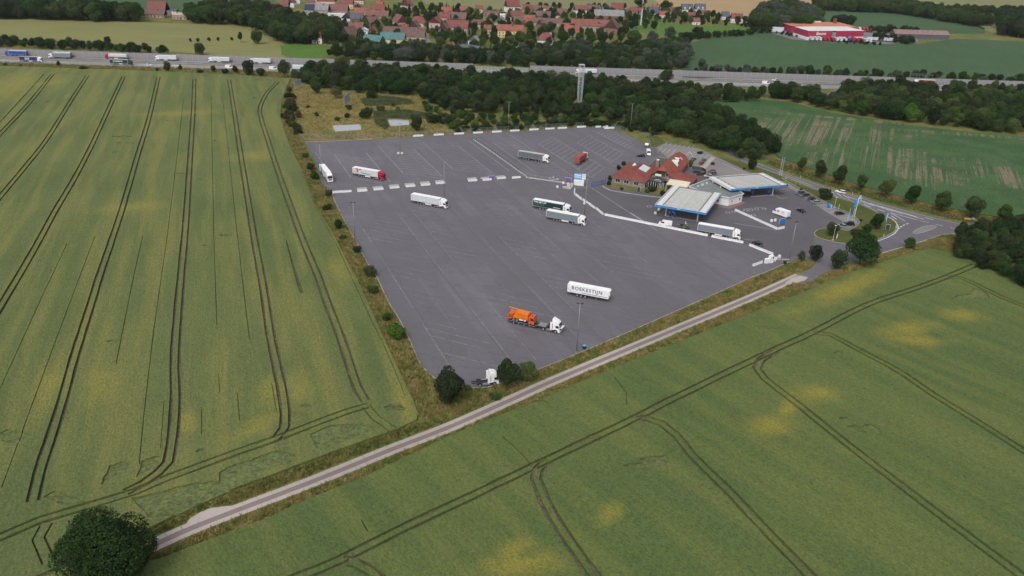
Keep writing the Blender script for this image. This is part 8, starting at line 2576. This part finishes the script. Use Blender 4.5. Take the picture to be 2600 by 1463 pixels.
def yard_trailer(u, v, ang, m, lb):
    t = thing('parked_trailer', lb, 'trailer', (*G(u, v).xy, 0), ang, 'trailers round the warehouse')
    MB().box((0, 0, 2.6), (13.0, 2.5, 2.8)).build('trailer_body', m, t)
    MB().box((0, 0, 0.95), (12.4, 1.0, 0.3)).build('frame', M_black, t)
    for x in (-4.4, -3.2):
        for s in (-1, 1):
            wheel(t, 'truck', x, s * 1.05)
k_ = 0
for i in range(15):
    u = 2058 + i * 10.5
    m = C_red if i in (3, 4, 5, 10, 11, 12) else (C_blue if i == 9 else C_white)
    w_ = 'red' if m is C_red else ('blue' if m is C_blue else 'white')
    yard_trailer(u, 103 + i * 0.35, 88 + rt2.uniform(-3, 3), m, '%s trailer, %s from the left in front of the warehouse' % (w_, ORD[i]))
for i in range(9):
    yard_trailer(2134 + i * 9.5, 74 + i * 0.95, 75, C_red if i not in (5,) else C_white, '%s trailer, %s from the left in the row behind the warehouse' % ('red' if i != 5 else 'white', ORD[i]))
for i in range(4):
    yard_trailer(2215 + i * 16, 104 + i * 0.9, 8, C_white, 'white trailer, %s from the left in the hedge right of the warehouse' % ORD[i])
for (u, v, lb) in ((1972, 84, 'white trailer parked left of the warehouse, front one'), (1975, 78, 'white trailer parked left of the warehouse, rear one')):
    yard_trailer(u, v, -8, C_white, lb)
# roadside bits
for (u, v), lb in ((k5(1175, 715), 'white road marker post opposite the station, left one'), (k5(2022, 990), 'white road marker post opposite the station, right one'), (k5(935, 735), 'white road marker post at the station verge'), (k4(897, 820), 'white marker post at the bend of the grass island'), (k4(738, 930), 'white marker post at the lower bend of the grass island')):
    o = put('marker_post', MB().box((0, 0, 0.55), (0.16, 0.12, 1.1), taper=0.8).box((0, 0, 0.9), (0.17, 0.13, 0.16), m=1).mesh('marker_post', [M_white, M_black]), None, (*G(u, v).xy, 0))
    tag(o, lb, 'post')
sg = thing('road_sign', 'low orange and blue direction sign under the avenue trees', 'sign', (*G(*k4(1870, 735)).xy, 0), -15)
MB().box((-1.2, 0, 1.1), (2.4, 0.08, 0.7)).build('board', plain('orange_sign', (0.62, 0.28, 0.02), 0.5, 0.05), sg)
MB().box((0.9, 0, 1.4), (1.2, 0.08, 0.7)).build('board', M_lightblue, sg)
MB().box((2.3, 0, 1.0), (1.6, 0.08, 0.5)).build('board', MATS['orange_sign'], sg)
for x in (-2, 0.2, 1.4, 2.8):
    MB().box((x, 0.06, 0.6), (0.08, 0.08, 1.2)).build('post', M_zinc, sg)

# ------------------------------------------------------------------ summer haze over the far fields
hz = MB()
hz.box((0, 1100, 65), (3600, 2700, 132))
hzm = bpy.data.materials.new('haze_air')
hzm.use_nodes = True
hzm.node_tree.nodes.clear()
ho = hzm.node_tree.nodes.new('ShaderNodeOutputMaterial')
hv = hzm.node_tree.nodes.new('ShaderNodeVolumePrincipled')
hv.inputs['Color'].default_value = (0.86, 0.92, 1.0, 1)
hv.inputs['Density'].default_value = 0.00003
hv.inputs['Anisotropy'].default_value = 0.2
hzm.node_tree.links.new(hv.outputs[0], ho.inputs['Volume'])
hzo = hz.build('haze', hzm)
stuff(hzo, 'faint blue haze over the far fields and village', 'haze')
